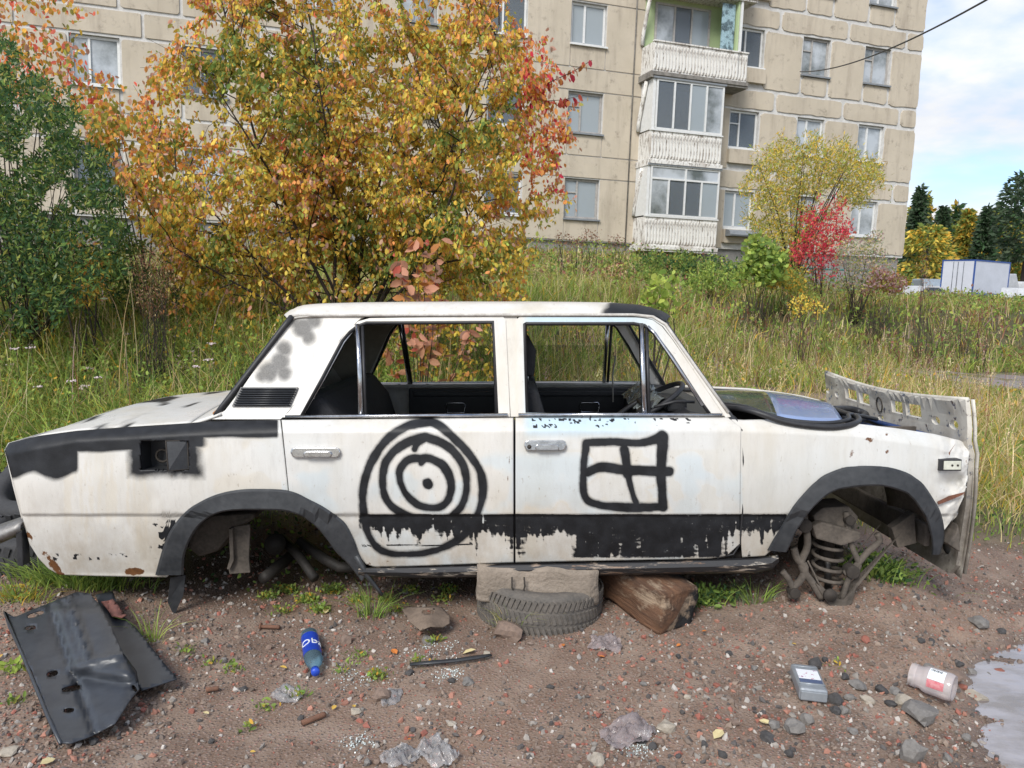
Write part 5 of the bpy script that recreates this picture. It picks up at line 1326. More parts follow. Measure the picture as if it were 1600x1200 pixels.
def hg(x, y):
    # axis of the guard runs from (150,935) to (130,1160); u across
    u = (x-(20+(y-950)*.34))/150.; v = (y-940)/220.
    h = .035+.05*float(np.exp(-((u-.95)/.35)**2))*(1-.6*v)
    ridge = float(smooth(.36, .46, np.array(u))*(1-smooth(.98, 1.1, np.array(u)))); h += .034*ridge*float(smooth(.02, .08, np.array(v))*(1-smooth(.42+.1*u, .5+.1*u, np.array(v))))
    h += .022*float(np.exp(-((u-.62)/.025)**2))*float(1-smooth(.4, .45, np.array(v))); h -= .016*float(np.exp(-((u-.40)/.03)**2))
    h += .012*float(np.exp(-(((x-118)/16.)**2+((y-1108)/10.)**2)))
    h += .016*float(np.exp(-((y-1048+.25*(x-100))/5.)**2))*float(smooth(.3, .4, np.array(u)))+.006*(float(fbm(np.array(x/18.), np.array(y/18.), 2))-.5)
    return h+.0
guard_poly = [(5,955),(22,966),(60,950),(120,926),(140,928),(155,945),(176,985),(192,1022),(212,1050),(218,1078),(206,1092),(180,1132),(142,1152),(110,1163),(95,1162),(75,1120),(50,1050),(32,1022),(12,980)]
gr_ = sheet_panel('guard', guard_poly, hg, [slot(56, 961, 13, 4, -18), slot(48, 982, 8, 4, -10), slot(82, 1054, 9, 5, -20), slot(112, 1077, 15, 5, -12), slot(108, 1111, 8, 4, -5), slot(210, 1077, 6, 3, 60)], M['guard'])
tag(gr_, 'scuffed black plastic wheel guard with slots lying on the gravel at left', 'plastic guard'); gr_.name = 'plastic_wheel_guard'
for P_ in ([(22,966),(8,958),(38,1030),(74,1118),(95,1162)],):
    MB().tube([(lambda z: tuple(hit_z(x, y, z)))(hg(x, y)+.012) for x, y in P_], .006, 6).obj('rolled_edge', M['guard'], gr_)
tag(sheet_panel('plastic_splash_panel', [(150,930),(176,925),(190,960),(215,985),(250,1030),(277,1062),(222,1080),(200,1060),(170,1000)], lambda x, y: .028, [], M['guard']), 'thin black plastic sheet tucked under the right side of the wheel guard', 'plastic sheet')
lf = simple('reddish_rag', (.25, .10, .08), (.13, .06, .05), 20, .9); o = sheet_panel('rag', [(158,940),(176,937),(185,948),(198,962),(190,966),(176,964)], lambda x, y: .045+.01*math.sin(x), [], lf, stp=5); tag(o, 'torn reddish rag on the corner of the black guard', 'rag')

o = sheet_panel('metal_plate', [(628,953),(640,949),(664,950),(678,948),(690,950),(703,964),(702,975),(692,981),(672,980),(657,986),(640,972)], lambda x, y: .035+.035*math.exp(-((x-668)/22.)**2)-.0006*abs(y-965), [slot(669, 957, 9, 4, 0)], M['rusty_plate'], stp=3); tag(o, 'bent dusty metal plate with a round hole beside the tyre', 'metal plate')
# --- bottles
M['pet'] = glassy('clear_bluish_plastic', (.72, .86, .93), .28, .06, (.25, .38, .45))
M['label_blue'] = simple('blue_label', (.02, .06, .42), (.015, .045, .32), 20, .35, bump=.1)
M['cap_blue'] = simple('blue_cap', (.02, .08, .55), (.02, .06, .4), 20, .35)
M['white_print'] = simple('white_print', (.75, .78, .8), (.65, .68, .7), 20, .4, bump=0)
def lay_matrix(p, d, r_):
    x = Vector((d[0], d[1], 0)).normalized(); z = Vector((0, 0, 1)); y = z.cross(x)
    return Matrix(((y.x, z.x, x.x, p.x), (y.y, z.y, x.y, p.y), (y.z, z.z, x.z, p.z+r_), (0, 0, 0, 1)))   # local z along the body
pa = on_ground(483, 1000); pb = on_ground(493, 1064)
bo = empty('water_bottle', tuple(pb), 'crushed plastic bottle with a blue label and blue cap pointing at the camera', 'bottle')
L_ = (pb-pa).length; r_ = .034
bo.matrix_world = lay_matrix(pa, (pb-pa), r_*.85)
prof = [(.0, 0), (.024, .002), (.033, .012), (.031, .02), (.034, .03), (.034, .05), (.034, L_*.62), (.033, L_*.70), (.026, L_*.82), (.015, L_*.90), (.0135, L_*.93)]
MB().lathe(prof, 20, capb=False, capt=False, sy=.85).obj('body', M['pet'], bo)
for v in bpy.data.objects[[o.name for o in bo.children][0]].data.vertices:
    if v.co.z > L_*.62: v.co.x *= 1+.35*mnoise.noise(v.co*40); v.co.y *= 1+.3*mnoise.noise(v.co*33)
MB().lathe([(.0348, L_*.14), (.0348, L_*.62)], 20, capb=False, capt=False, sy=.85).obj('label', M['label_blue'], bo)
MB().lathe([(.0158, L_*.93), (.0158, L_*.985), (.014, L_)], 16).obj('cap', M['cap_blue'], bo)
def text_mesh(body, size, name, mat, parent, fn, ext=.0006):
    cu = bpy.data.curves.new(name, 'FONT'); cu.body = body; cu.size = size; cu.extrude = ext; cu.align_x = 'CENTER'; cu.align_y = 'CENTER'
    ob = bpy.data.objects.new('tmp', cu); COL.objects.link(ob); dg = bpy.context.evaluated_depsgraph_get(); me = bpy.data.meshes.new_from_object(ob.evaluated_get(dg)); bpy.data.objects.remove(ob)
    for v in me.vertices: v.co = Vector(fn(v.co))
    return link(name, me, mat, parent)
def wrap(c_):   # text x runs round the label, y towards the base
    a = math.pi/2+c_.x/.035*-1; rr_ = .0356+c_.z; return (rr_*math.cos(a)*1, rr_*math.sin(a)*.85, L_*.40-c_.y)
# text reads left to right when seen from the camera: x to the right, up away from it
sgn = 1 if (bo.matrix_world.to_3x3() @ Vector((1, 0, 0))).x > 0 else -1
text_mesh('Oba', .058, 'lettering', M['white_print'], bo, lambda c_: (lambda a: ((.0356+c_.z)*math.cos(a), (.0356+c_.z)*math.sin(a)*.85, L_*.40-c_.y))(math.pi/2-sgn*(c_.x)/.0365))
# silver canister
M['silver'] = simple('silver_plastic', (.33, .35, .37), (.24, .26, .28), 12, .35, .25, bump=.1)
pc = on_ground(1262, 1078)
oc = empty('oil_canister', (pc.x, pc.y, gzf(pc.x, pc.y)), 'silver grey oil canister with a white label lying on its back', 'canister', rz=R(-10))
b_ = MB(); w2, l2, h2 = .048, .095, .052
b_.box((-w2, -l2, .004), (w2, l2, h2)); o = b_.obj('body', M['silver'], oc, bev=.014, seg=3)
MB().box((-w2*.92, -l2-.006, .012), (w2*.92, -l2-.0, h2-.006)).obj('base_step', M['silver'], oc, bev=.004)
MB().tube([(-w2+.004, -l2*.62, h2+.0015), (w2-.004, -l2*.62, h2+.0015)], .003, 5).obj('rib', M['silver'], oc)
MB().tube([(-w2+.006, l2*.72, h2+.0015), (w2-.006, l2*.72, h2+.0015)], .003, 5).obj('rib', M['silver'], oc)
b = NB('canister_label'); f = b.noise(60, 5, .7); b.set(b.mix(b.ramp(f, .58, .64), (.75, .76, .78), b.mix(b.noise(25, 2), (.65, .1, .1), (.1, .12, .3))), .4); M['clabel'] = b.m
lb_ = MB().box((-w2*.78, -l2*.22, h2+.0003), (w2*.78, l2*.5, h2+.0012)).obj('label', M['clabel'], oc)
MB().box((-w2*.80, -l2*.5, h2+.0003), (w2*.80, -l2*.24, h2+.001)).obj('label_band', simple('label_grey_blue', (.10, .13, .22), None, 10, .4), oc)
# clear jar
M['jar'] = glassy('clear_jar_plastic', (.95, .90, .88), .42, .08, (.78, .72, .71))
pa = on_ground(1432, 1078); pb = on_ground(1478, 1098)
jr = empty('plastic_jar', tuple(pa), 'empty clear plastic jar with a white and red label near the puddle', 'jar'); dj = Vector((.09, -.085, 0))
jr.matrix_world = lay_matrix(pa+Vector((.0, .01, 0)), dj, .050)
MB().lathe([(.036, -.005), (.040, .0), (.040, .018), (.046, .028), (.049, .04), (.049, .105), (.047, .118), (.044, .124)], 28, capb=False, capt=False).obj('body', M['jar'], jr)
MB().lathe([(.001, .116), (.034, .116), (.042, .125), (.045, .124)], 28, capb=False, capt=False).obj('base', M['jar'], jr)
MB().lathe([(.041, -.018), (.042, .004)], 28, capt=False, capb=False).obj('collar', M['jar'], jr)
def arcpatch(name, r_, z0, z1, a0, a1, mat, n=10):
    V = [(r_*math.cos(R(a0+(a1-a0)*i/n)), r_*math.sin(R(a0+(a1-a0)*i/n)), z) for i in range(n+1) for z in (z0, z1)]
    return MB().add(V, [(2*i, 2*i+1, 2*i+3, 2*i+2) for i in range(n)], True).obj(name, mat, jr)
arcpatch('label', .0497, .045, .098, 95, 150, M['white_print']); arcpatch('red_label', .0497, .045, .1, 152, 185, simple('red_label', (.5, .06, .09), (.6, .3, .3), 60, .5))
for i in range(9): arcpatch('barcode_bar', .0500, .05+.004*i, .0515+.004*i+.0008*(i % 3), 100, 112, M['rubber'], 3)
# --- crumpled films
M['film'] = glassy('crumpled_film', (.95, .95, .95), .30, .12, (.62, .62, .63)); M['film2'] = glassy('lilac_film', (.92, .88, .88), .36, .15, (.52, .45, .45))
def film(px, py, w_, h_, mat, label, seed, lift=.05):
    c_ = on_ground(px, py); k = (c_-CAM).dot(FWD)/FPX; sx_, sy_ = w_*k/2*.85, h_*k*.95; n = 26; V = []
    for j in range(n+1):
        for i in range(n+1):
            u, v = 2*i/n-1, 2*j/n-1; q = Vector((u*1.7+seed, v*1.7, seed*.3)); a1 = mnoise.noise(q); a2 = abs(mnoise.noise(q*2.3)); a3 = abs(mnoise.noise(q*5.1))
            edge = 1+.25*mnoise.noise(Vector((math.atan2(v, u)*1.5, seed, 0)))
            V.append((u*sx_*edge*(1-.15*v*v), v*sy_*edge*(1-.2*u*u), .003+lift*max(0, (.35+a1*.6+a2*.5-.35*a3))*(1-.6*max(abs(u), abs(v))**2)))
    F = [(j*(n+1)+i, j*(n+1)+i+1, (j+1)*(n+1)+i+1, (j+1)*(n+1)+i) for j in range(n) for i in range(n)]
    o = link('plastic_film', pmesh('plastic_film', V, F, True), mat); o.location = (c_.x, c_.y, gzf(c_.x, c_.y)); o.rotation_euler = (0, 0, seed); tag(o, label, 'plastic film')
film(449, 1090, 46, 26, M['film'], 'small crumpled clear bag between the bottle and the gravel', 1.2)
film(625, 1185, 55, 30, M['film'], 'flat clear film scrap at the bottom edge, left of the bigger one', 2.4)
film(682, 1182, 60, 38, M['film'], 'crumpled bluish bag at the bottom edge left of centre', 3.9, .07)
film(978, 1150, 72, 52, M['film2'], 'crumpled lilac film near the bottom edge right of centre', 5.3, .07)
film(946, 1008, 62, 26, M['film2'], 'crumpled brownish film in front of the timber beam', 6.1, .05)
film(612, 1092, 60, 16, M['film'], 'thin clear film scrap beside the brown wedge stone', 7.7, .02)
# --- black strip, rods, nuts
pts = [on_ground(x, y)+Vector((0, 0, .02)) for x, y in ((640,1046),(675,1043),(710,1040),(745,1035),(768,1031))]
tag(MB().tube(pts, [.010, .013, .012, .013, .008], 6, sq=.5).obj('plastic_strip', M['black_paint']), 'broken black plastic strip on the gravel in front of the tyre', 'plastic strip')
M['rod'] = simple('rusty_rod', (.19, .09, .055), (.11, .06, .04), 30, .9)
for nm, a, e, r_, lab in (('rusty_bolt', (408,983), (437,985), .008, 'short rusty bolt left of the blue labelled bottle'), ('rusty_pipe', (472,1135), (508,1122), .009, 'thin rusty rod on the gravel below the bottle'), ('rusty_rod', (322,1083), (342,1081), .008, 'stubby rusty rod right of the black guard')):
    A = on_ground(*a)+Vector((0, 0, .012)); E_ = on_ground(*e)+Vector((0, 0, .014)); mb = MB(); mb.tube([A, A.lerp(E_, .9), E_], r_, 8)
    if nm == 'rusty_bolt': mb.tube([A-(E_-A)*.06, A+(E_-A)*.02], r_*1.9, 6)
    tag(mb.obj(nm, M['rod']), lab, 'rod' if 'bolt' not in nm else 'bolt')
# --- fallen leaves
LFM = [simple('yellow_leaf', (.62, .42, .08), (.5, .3, .06), 30, .6), simple('orange_leaf', (.6, .2, .04), (.45, .14, .03), 30, .6), simple('pale_leaf', (.6, .52, .28), (.5, .4, .2), 30, .6)]
for i, (px, py, m_, s_) in enumerate([(443,1047,0,12),(509,958,2,15),(733,1022,2,22),(553,1108,0,10),(34,970,1,14),(616,1022,1,16),(1122,1152,2,26),(1195,1133,2,20),(75,1195,2,24),(322,1119,2,12),(522,1110,0,12),(940,1030,1,10),(880,1012,1,9),(1100,990,1,8),(0,1030,0,14),(395,1180,0,9),(330,1040,0,8),(1060,1012,1,9),(1240,1010,0,8),(640,1160,1,8)]):
    p = on_ground(px, py); k = (p-CAM).dot(FWD)/FPX*s_; V = LEAF_V*np.array([k, k*1.4, k])
    o = link('fallen_leaf', pmesh('fallen_leaf', V-np.array([k/2, 0, 0]), [tuple(f) for f in LEAF_F]), LFM[m_]); o.location = (p.x, p.y, gzf(p.x, p.y)+.012); o.rotation_euler = (.15*math.sin(i), .2*math.cos(i*3), i*1.7)
    tag(o, '%s fallen leaf on the gravel %s' % (['yellow', 'orange', 'pale'][m_], where(px, py)), 'leaf', 'fallen leaves on the gravel')

# --- windscreen lying on the engine bay (world coordinates)
M['wglass'] = glassy('lying_windscreen', (.80, .88, .82), .42, .02, (.16, .19, .16))
def WP(px, py, y): return CARW @ Lc(px, py, y)
near = catmull([(1118,634,-.50),(1160,640,-.62),(1215,651,-.68),(1270,658,-.70),(1318,658,-.62)], False, 5)
far_ = catmull([(1092,612,.42),(1140,610,.48),(1190,611,.5),(1240,617,.46),(1282,628,.30)], False, 5)
V = []; n = 14
for a, e in zip(near, far_):
    A = WP(*a); E_ = WP(*e)
    for j in range(n+1): t = j/n; q = A.lerp(E_, t); V.append(q+Vector((0, 0, .05*math.sin(math.pi*t)*.6)))
m_ = n+1; F = [(i*m_+j, (i+1)*m_+j, (i+1)*m_+j+1, i*m_+j+1) for i in range(len(near)-1) for j in range(n)]
ws = empty('windscreen', tuple(WP(1200, 640, -.3)), 'removed windscreen glass with its rubber seal lying over the open engine bay', 'windscreen')
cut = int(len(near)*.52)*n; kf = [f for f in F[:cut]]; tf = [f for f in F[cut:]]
o = link('glass', pmesh('glass', V, kf, True), M['wglass']); solid(o, .005); reparent(o, ws)
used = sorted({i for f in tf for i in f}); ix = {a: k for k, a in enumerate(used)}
M['tint'] = glassy('blue_sky_reflection', (.55, .68, .95), .62, .04, (.36, .47, .72))  # pale blue in the glass colour stands in for the sky's reflection
o = link('sky_reflection_band', pmesh('sky_reflection_band', [V[i] for i in used], [tuple(ix[i] for i in f) for f in tf], True), M['tint']); solid(o, .005); reparent(o, ws); o['label'] = 'pale blue band standing in for sky reflected in the glass'
sp_ = catmull([(1132,636,-.58),(1160,639,-.70),(1190,647,-.755),(1225,659,-.775),(1270,666,-.785),(1310,667,-.78),(1338,661,-.74),(1340,652,-.6),(1318,645,-.4),(1306,640,-.2)], False, 5)
reparent(MB().tube([WP(*p) for p in sp_], .0125, 8).obj('rubber_seal', M['rubber']), ws)
sp_ = catmull([(1128,631,-.55),(1165,636,-.68),(1200,648,-.73),(1235,657,-.75),(1290,661,-.76),(1325,656,-.72),(1326,648,-.58),(1345,650,-.5),(1370,655,-.35)], False, 5)
reparent(MB().tube([WP(*p) for p in sp_], .009, 8).obj('rubber_seal', M['rubber']), ws)
sp_ = catmull([(1300,640,-.1),(1330,640,.1),(1352,648,.05),(1340,655,-.2),(1310,652,-.35)], False, 5)
reparent(MB().tube([WP(*p) for p in sp_], .02, 8).obj('seal_coil', M['rubber']), ws)
# crumpled shattered glass on the dashboard
V = []; n = 30
M['shatter'] = glassy('shattered_glass', (.75, .80, .78), .55, .25, (.38, .42, .41))
for j in range(n+1):
    for i in range(n+1):
        u, v = i/n, j/n; px = 985+(1095-985)*u; y = -.5+.9*v; c_ = WP(px, 640-14*math.sin(min(1, u*1.5)*math.pi*.6)-20*(u < .45)*(math.sin(u/.45*math.pi)), -.30); q = Vector((u*6, v*6, 0))
        c_ = WP(px, 640, -.1+.0*v); zt_ = .03+.10*math.exp(-((u-.3)/.25)**2)+.03*abs(mnoise.noise(q))+.02*abs(mnoise.noise(q*2.7)); V.append((c_.x, c_.y-.35+.7*v, c_.z+zt_-.04))
F = [(j*(n+1)+i, j*(n+1)+i+1, (j+1)*(n+1)+i+1, (j+1)*(n+1)+i) for j in range(n) for i in range(n)]
tag(link('shattered_glass', pmesh('shattered_glass', V, F, False), M['shatter']), 'crumpled sheet of shattered glass lying on the dashboard', 'broken glass')

# ------------------------------------------------------------------ vehicles in the distant lot
M['cwhite'] = simple('white_car_paint', (.55, .56, .57), None, 3, .3); M['csilver'] = simple('blue_grey_car_paint', (.30, .36, .42), None, 3, .3); M['cglas'] = simple('car_glass', (.06, .08, .10), None, 3, .08)
M['box_white'] = simple('white_truck_panel', (.58, .60, .65), (.50, .52, .56), 1.2, .5); M['box_blue'] = simple('blue_truck_trim', (.03, .09, .32), None, 3, .5); M['tail'] = simple('red_tail_light', (.45, .02, .02), None, 3, .3); M['tyre_far'] = M['black_tyre']
def vehicle(name, label, cat, px, Y, rz, L_=4.5, W_=1.75, H_=1.45, mat='cwhite', kind='sedan'):
    p = hit_y(px, 450, Y); e = empty(name, (p.x, Y, gzf(p.x, Y)), label, cat, rz=R(rz))
    h = H_; hl = L_/2
    if kind == 'sedan': body = [(-hl, .3), (-hl, .85), (-hl+.2, .95), (-hl+.95, 1.0), (-hl+1.5, h-.03), (.45, h), (1.15, 1.0), (hl-.15, .8), (hl, .6), (hl, .3)]
    elif kind == 'suv': body = [(-hl, .35), (-hl, 1.0), (-hl+.3, h-.05), (-hl+.6, h), (.5, h), (1.05, 1.1), (hl-.15, .95), (hl, .7), (hl, .35)]
    else: body = [(-hl, .35), (-hl, h-.1), (-hl+.1, h), (.9, h), (1.6, 1.3), (hl-.1, 1.05), (hl, .8), (hl, .35)]
    MB().prism(body, -W_/2, W_/2, 'y').obj('body', M[mat], e, bev=.07, seg=3)
    zt, zb_ = h-.12, 1.02 if kind == 'sedan' else 1.08
    back = (-hl+1.02, -hl+1.5) if kind == 'sedan' else (-hl+.25, -hl+.4)
    for s in (-1, 1):
        sp = MB(); sp.prism([(back[0]+.15, zb_), (back[1]+.12, zt), (.38, zt), (.98, zb_)], s*(W_/2+.004)-.006, s*(W_/2+.004)+.006, 'y'); sp.obj('side_window', M['cglas'], e)
        for x in (-hl+.85, hl-.85):
            wh = MB().tube([(x, s*(W_/2-.2), .32), (x, s*(W_/2+.01), .32)], .32, 18).obj('wheel', M['tyre_far'], e)
            MB().tube([(x, s*(W_/2+.01), .32), (x, s*(W_/2+.02), .32)], .19, 12).obj('rim', M['csilver'], wh)
        MB().box((-hl-.015, s*(W_/2-.38), .68), (-hl+.05, s*(W_/2-.08), .86)).obj('tail_light', M['tail'], e)
        MB().box((hl-.05, s*(W_/2-.38), .60), (hl+.015, s*(W_/2-.1), .74)).obj('headlight', M['wframe'], e)
    a0, a1 = Vector((back[0], 0, zb_)), Vector((back[1], 0, zt))
    q = [(a0.x-.03, -W_/2+.16, a0.z), (a0.x-.03, W_/2-.16, a0.z), (a1.x-.03, W_/2-.22, a1.z), (a1.x-.03, -W_/2+.22, a1.z)]; o = MB().add(q, [(0, 1, 2, 3)]).obj('rear_window', M['cglas'], e); solid(o, .01)
    q = [(1.12, -W_/2+.16, zb_+.02), (1.12, W_/2-.16, zb_+.02), (.52, W_/2-.22, zt+.02), (.52, -W_/2+.22, zt+.02)]; o = MB().add(q, [(0, 1, 2, 3)]).obj('front_window', M['cglas'], e); solid(o, .01)
    return e
vehicle('parked_car', 'white sedan with red tail lights parked at the right edge of the lot', 'car', 1592, 47, 55, mat='cwhite')
vehicle('parked_car', 'white sedan parked between the block corner and the box truck', 'car', 1442, 50, 20, mat='cwhite')
vehicle('parked_car', 'blue grey off-road car parked behind the white sedan near the block corner', 'car', 1448, 57, 80, H_=1.9, mat='csilver', kind='suv')
vehicle('parked_van', 'white van standing beside the box truck at right', 'van', 1583, 60, 75, L_=5, H_=2.1, mat='cwhite', kind='van')
# box truck
tpx = hit_y(1521, 460, 50); zg_ = gzf(tpx.x, 50); tk = empty('box_truck', (tpx.x, 50, zg_), 'white box truck with blue trim seen from its rear doors', 'truck', rz=R(32))
bx = MB().box((-2.1, -1.0, .95), (2.1, 1.0, 3.0)).obj('cargo_box', M['box_white'], tk)
for a, e in (((-2.13, -1.03, 2.96), (2.13, -.97, 3.04)), ((-2.13, .97, 2.96), (2.13, 1.03, 3.04)), ((-2.13, -1.03, .85), (2.13, -.97, 1.0)), ((-2.13, -1.03, 1.001), (-2.06, -.96, 2.955)), ((-2.13, .96, 1.001), (-2.06, 1.03, 2.955)), ((2.06, -1.03, 1.001), (2.13, -.96, 2.955)), ((-2.13, -.96, 2.965), (-2.06, .96, 3.035))): MB().box(a, e).obj('trim', M['box_blue'], bx)
for y in (-.34, .02, .30): MB().tube([(-2.13, y, 1.05), (-2.13, y, 2.9)], .018, 6).obj('lock_rod', M['cglas'], bx)
for y0_, y1_ in ((-.94, -.02), (.03, .94)): MB().box((-2.125, y0_, 1.03), (-2.105, y1_, 2.93)).obj('door', M['box_white'], bx, bev=.005)
MB().prism([(2.25, .6), (2.25, 2.3), (3.2, 2.35), (3.7, 1.5), (3.95, 1.3), (4.0, .5)], -.95, .95, 'y').obj('cab', M['cwhite'], tk, bev=.08)
MB().box((-2.1, -.6, .6), (3.3, .6, .84)).obj('chassis', M['cglas'], tk)
for x in (-1.2, 3.0):
    for s in (-1, 1): MB().tube([(x, s*.7, .38), (x, s*.98, .38)], .38, 18).obj('wheel', M['tyre_far'], tk)

# ------------------------------------------------------------------ vegetation
def proj(P_):
    """world points -> photo points"""
    d = P_-np.array(CAM); f = d @ np.array(FWD); return 800+FPX*(d @ np.array(RT))/f, 600-FPX*(d @ np.array(UP))/f
def inpoly(Q, x, y):
    c_ = np.zeros(x.shape, bool); j = len(Q)-1
    for i in range(len(Q)):
        c_ ^= ((Q[i][1] > y) != (Q[j][1] > y)) & (x < (Q[j][0]-Q[i][0])*(y-Q[i][1])/(Q[j][1]-Q[i][1]+1e-12)+Q[i][0]); j = i
    return c_
PAL = dict(gold=(.44, .28, .045), yellow=(.52, .40, .075), orange=(.53, .225, .07), red=(.50, .11, .075), olive=(.22, .22, .05), pink=(.38, .22, .16), green=(.115, .17, .042), dkgreen=(.035, .075, .028), silver=(.17, .20, .12),
           lime=(.29, .35, .075), straw=(.40, .31, .16), brown=(.16, .10, .06), rbrown=(.20, .09, .06), bright=(.19, .26, .06), crimson=(.40, .035, .06), pine=(.06, .085, .05), wheat=(.52, .42, .25), mauve=(.30, .20, .19))  # pine is paled to put distance haze into its colour
def pick(names, probs, n, jit=.25, rng=RNG):
    A = np.array([PAL[q] for q in names]); c_ = A[rng.choice(len(names), n, p=np.array(probs)/sum(probs))]; return 1.62*c_*rng.uniform(1-jit, 1+jit, (n, 1))*rng.uniform(.93, 1.07, (n, 3))
def cloud(name, pos, size, axis, spread, col, parent=None, V0=LEAF_V, F0=LEAF_F, wid=1.0):
    n = len(pos); fr = rand_frames(n, 1.0, axis, spread); fr = fr*np.stack([size, size*wid, size], 1)[:, :, None]
    V, F, k = inst(pos, fr, V0, F0); o = link(name, np_mesh(name, V, F, np.repeat(col, k, 0), True), M['leaf'], parent); return o
def polyline_tube(mb, pts, r0, r1, n=6):
    m = len(pts); mb.tube(pts, [r0+(r1-r0)*i/(m-1) for i in range(m)], n)
def branchy(base, nstem, nbr, ntw, nlf, H, spreadx, rng, up=.6, lo=.35, tw=(.25, .55), br=(.6, 1.5), el=(38, 88), leafgap=True, yflat=.8, okf=None):
    """stems > branches > twigs; returns tube builder and leaf positions with their outward direction"""
    mb = MB(); LP_ = []; LD = []
    for s in range(nstem):
        az = rng.uniform(0, 2*math.pi); e = R(rng.uniform(*el)); L_ = H*rng.uniform(.75, 1.05)*(1 if e > R(60) else .85)
        d = np.array([math.cos(az)*math.cos(e)*spreadx, math.sin(az)*math.cos(e)*yflat, math.sin(e)]); d /= np.linalg.norm(d)
        p = np.array(base)+rng.normal(size=3)*[.12, .12, 0]; pts = [p.copy()]; m = 9
        for i in range(m):
            d = d+rng.normal(size=3)*.06+np.array([0, 0, .03]); d /= np.linalg.norm(d); p = p+d*L_/m; pts.append(p.copy())
        vis = pts if okf is None else pts[:max(2, int(np.argmin(np.append(okf(np.array(pts)), False))))]
        polyline_tube(mb, vis, .020*H/4, .004, 6)
        for b_ in range(nbr):
            t = rng.uniform(.15, 1)*m; i = min(int(t), m-1); q = pts[i]+(pts[i+1]-pts[i])*(t-i); dd = (pts[i+1]-pts[i]); dd /= np.linalg.norm(dd)
            a = rng.normal(size=3)*[1, yflat, .6]; a -= a.dot(dd)*dd; a /= np.linalg.norm(a); bd = dd*up+a*.9; bd /= np.linalg.norm(bd); bl_ = rng.uniform(*br)*(1-.35*t/m); bp_ = [q.copy()]; pp = q.copy()
            for k in range(5): bd = bd+rng.normal(size=3)*.1+[0, 0, .02]; bd /= np.linalg.norm(bd); pp = pp+bd*bl_/5; bp_.append(pp.copy())
            bvis = okf is None or bool(okf(np.array(bp_)).all())
            if bvis: polyline_tube(mb, bp_, .007*H/4, .002, 4)
            for w_ in range(ntw):
                u = rng.uniform(.15, 1)*5; j = min(int(u), 4); q2 = bp_[j]+(bp_[j+1]-bp_[j])*(u-j); a = rng.normal(size=3); td = bd*.7+a/np.linalg.norm(a)*.8; td /= np.linalg.norm(td); tl = rng.uniform(*tw)
                end = q2+td*tl+[0, 0, -.05*tl]
                if w_ < 3 and bvis: mb.tube([q2, end], [.003, .0015], 3, cap=False)
                k = int(nlf*rng.uniform(.7, 1.3)); f = rng.uniform(.1, 1.05, k)[:, None]; LP_.append(q2+(end-q2)*f+rng.normal(size=(k, 3))*.02); LD.append(np.repeat(td[None], k, 0))
    return mb, np.concatenate(LP_), np.concatenate(LD)

# --- big cherry-like tree
rg = np.random.default_rng(77)
base = hit_y(545, 500, 8.3); base = (base.x, 8.3, gzf(base.x, 8.3)-.05)
OUT_ = [(185,215),(235,120),(262,60),(300,-10),(300,-700),(850,-700),(770,-120),(790,0),(825,50),(870,100),(900,150),(885,235),(880,300),(868,345),(826,378),(835,430),(838,480),(820,700),(240,700),(262,470),(250,390),(205,340),(185,290)]
tree = empty('autumn_tree', base, 'large orange and gold autumn tree directly behind the wreck', 'tree')
mb, LP_, LD = branchy(base, 17, 17, 6, 62, 4.5, 1.3, rg, el=(22, 86), br=(.7, 1.7), okf=lambda P_: (lambda q: inpoly(OUT_, q[0], q[1]) & (q[0] < 830))(proj(P_)))
x, y = proj(LP_); cx = np.interp(y, [-200, 0, 200, 330, 470], [560, 560, 545, 540, 540]); keep = inpoly(OUT_, x+14*np.sin(y/13.)+rg.normal(size=len(x))*9, y+12*np.sin(x/17.)+rg.normal(size=len(x))*9); LP_, LD, x, y = LP_[keep], LD[keep], x[keep], y[keep]
keep = fbm(x/38., y/38., 3)+rg.random(len(x))*.25 > .40; LP_, LD, x, y = LP_[keep], LD[keep], x[keep], y[keep]
# low skirt of foliage
n2 = 11000; q = np.concatenate([np.stack([rg.uniform(-4.05, .15, n2), rg.uniform(6.9, 9.2, n2), rg.uniform(.2, 2.0, n2)], 1), np.stack([rg.uniform(-4.2, .8, 30000), rg.uniform(7.3, 9.0, 30000), rg.uniform(1.5, 5.4, 30000)], 1)]); xx, yy = proj(q); k = inpoly(OUT_, xx, yy) & (fbm(xx/30., yy/30., 3) > np.where(q[:, 2] < 1.8, .45, .56)); q = q[k]
LP_ = np.concatenate([LP_, q]); LD = np.concatenate([LD, rg.normal(size=(len(q), 3))]); x, y = proj(LP_)
n = len(LP_); edge = np.clip(np.hypot((x-545)/350., (y-250)/330.), 0, 1.4); nz = fbm(x/55., y/55., 3)
c_ = pick(['gold', 'yellow', 'olive', 'pink', 'orange', 'lime'], [.25, .26, .24, .10, .07, .08], n)
hot = pick(['orange', 'red', 'pink', 'gold'], [.46, .05, .29, .20], n); grn = pick(['green', 'olive', 'gold'], [.4, .45, .15], n)
m1 = rg.random(n) < np.clip((edge-.68)*1.4, 0, .85)*(y < 330)+.45*(nz > .66); c_[m1] = hot[m1]
m2 = (rg.random(n) < .75*smooth(.42, .3, fbm(x/70.+8, y/70., 3))+.0) & (edge < .85); c_[m2] = grn[m2]
mr = (x > 815) & (y < 300) & (rg.random(n) < .5); c_[mr] = pick(['red', 'crimson', 'orange', 'pink'], [.35, .15, .35, .15], n)[mr]
ax = LD*.35+np.array([0, 0, -1.0])
sz = rg.uniform(.028, .068, n)
o = cloud('crown', LP_, sz, ax, .45, c_, tree, wid=1.25); o.parent = tree; o.matrix_parent_inverse = Matrix.Translation(-Vector(base)); o['kind'] = 'stuff'
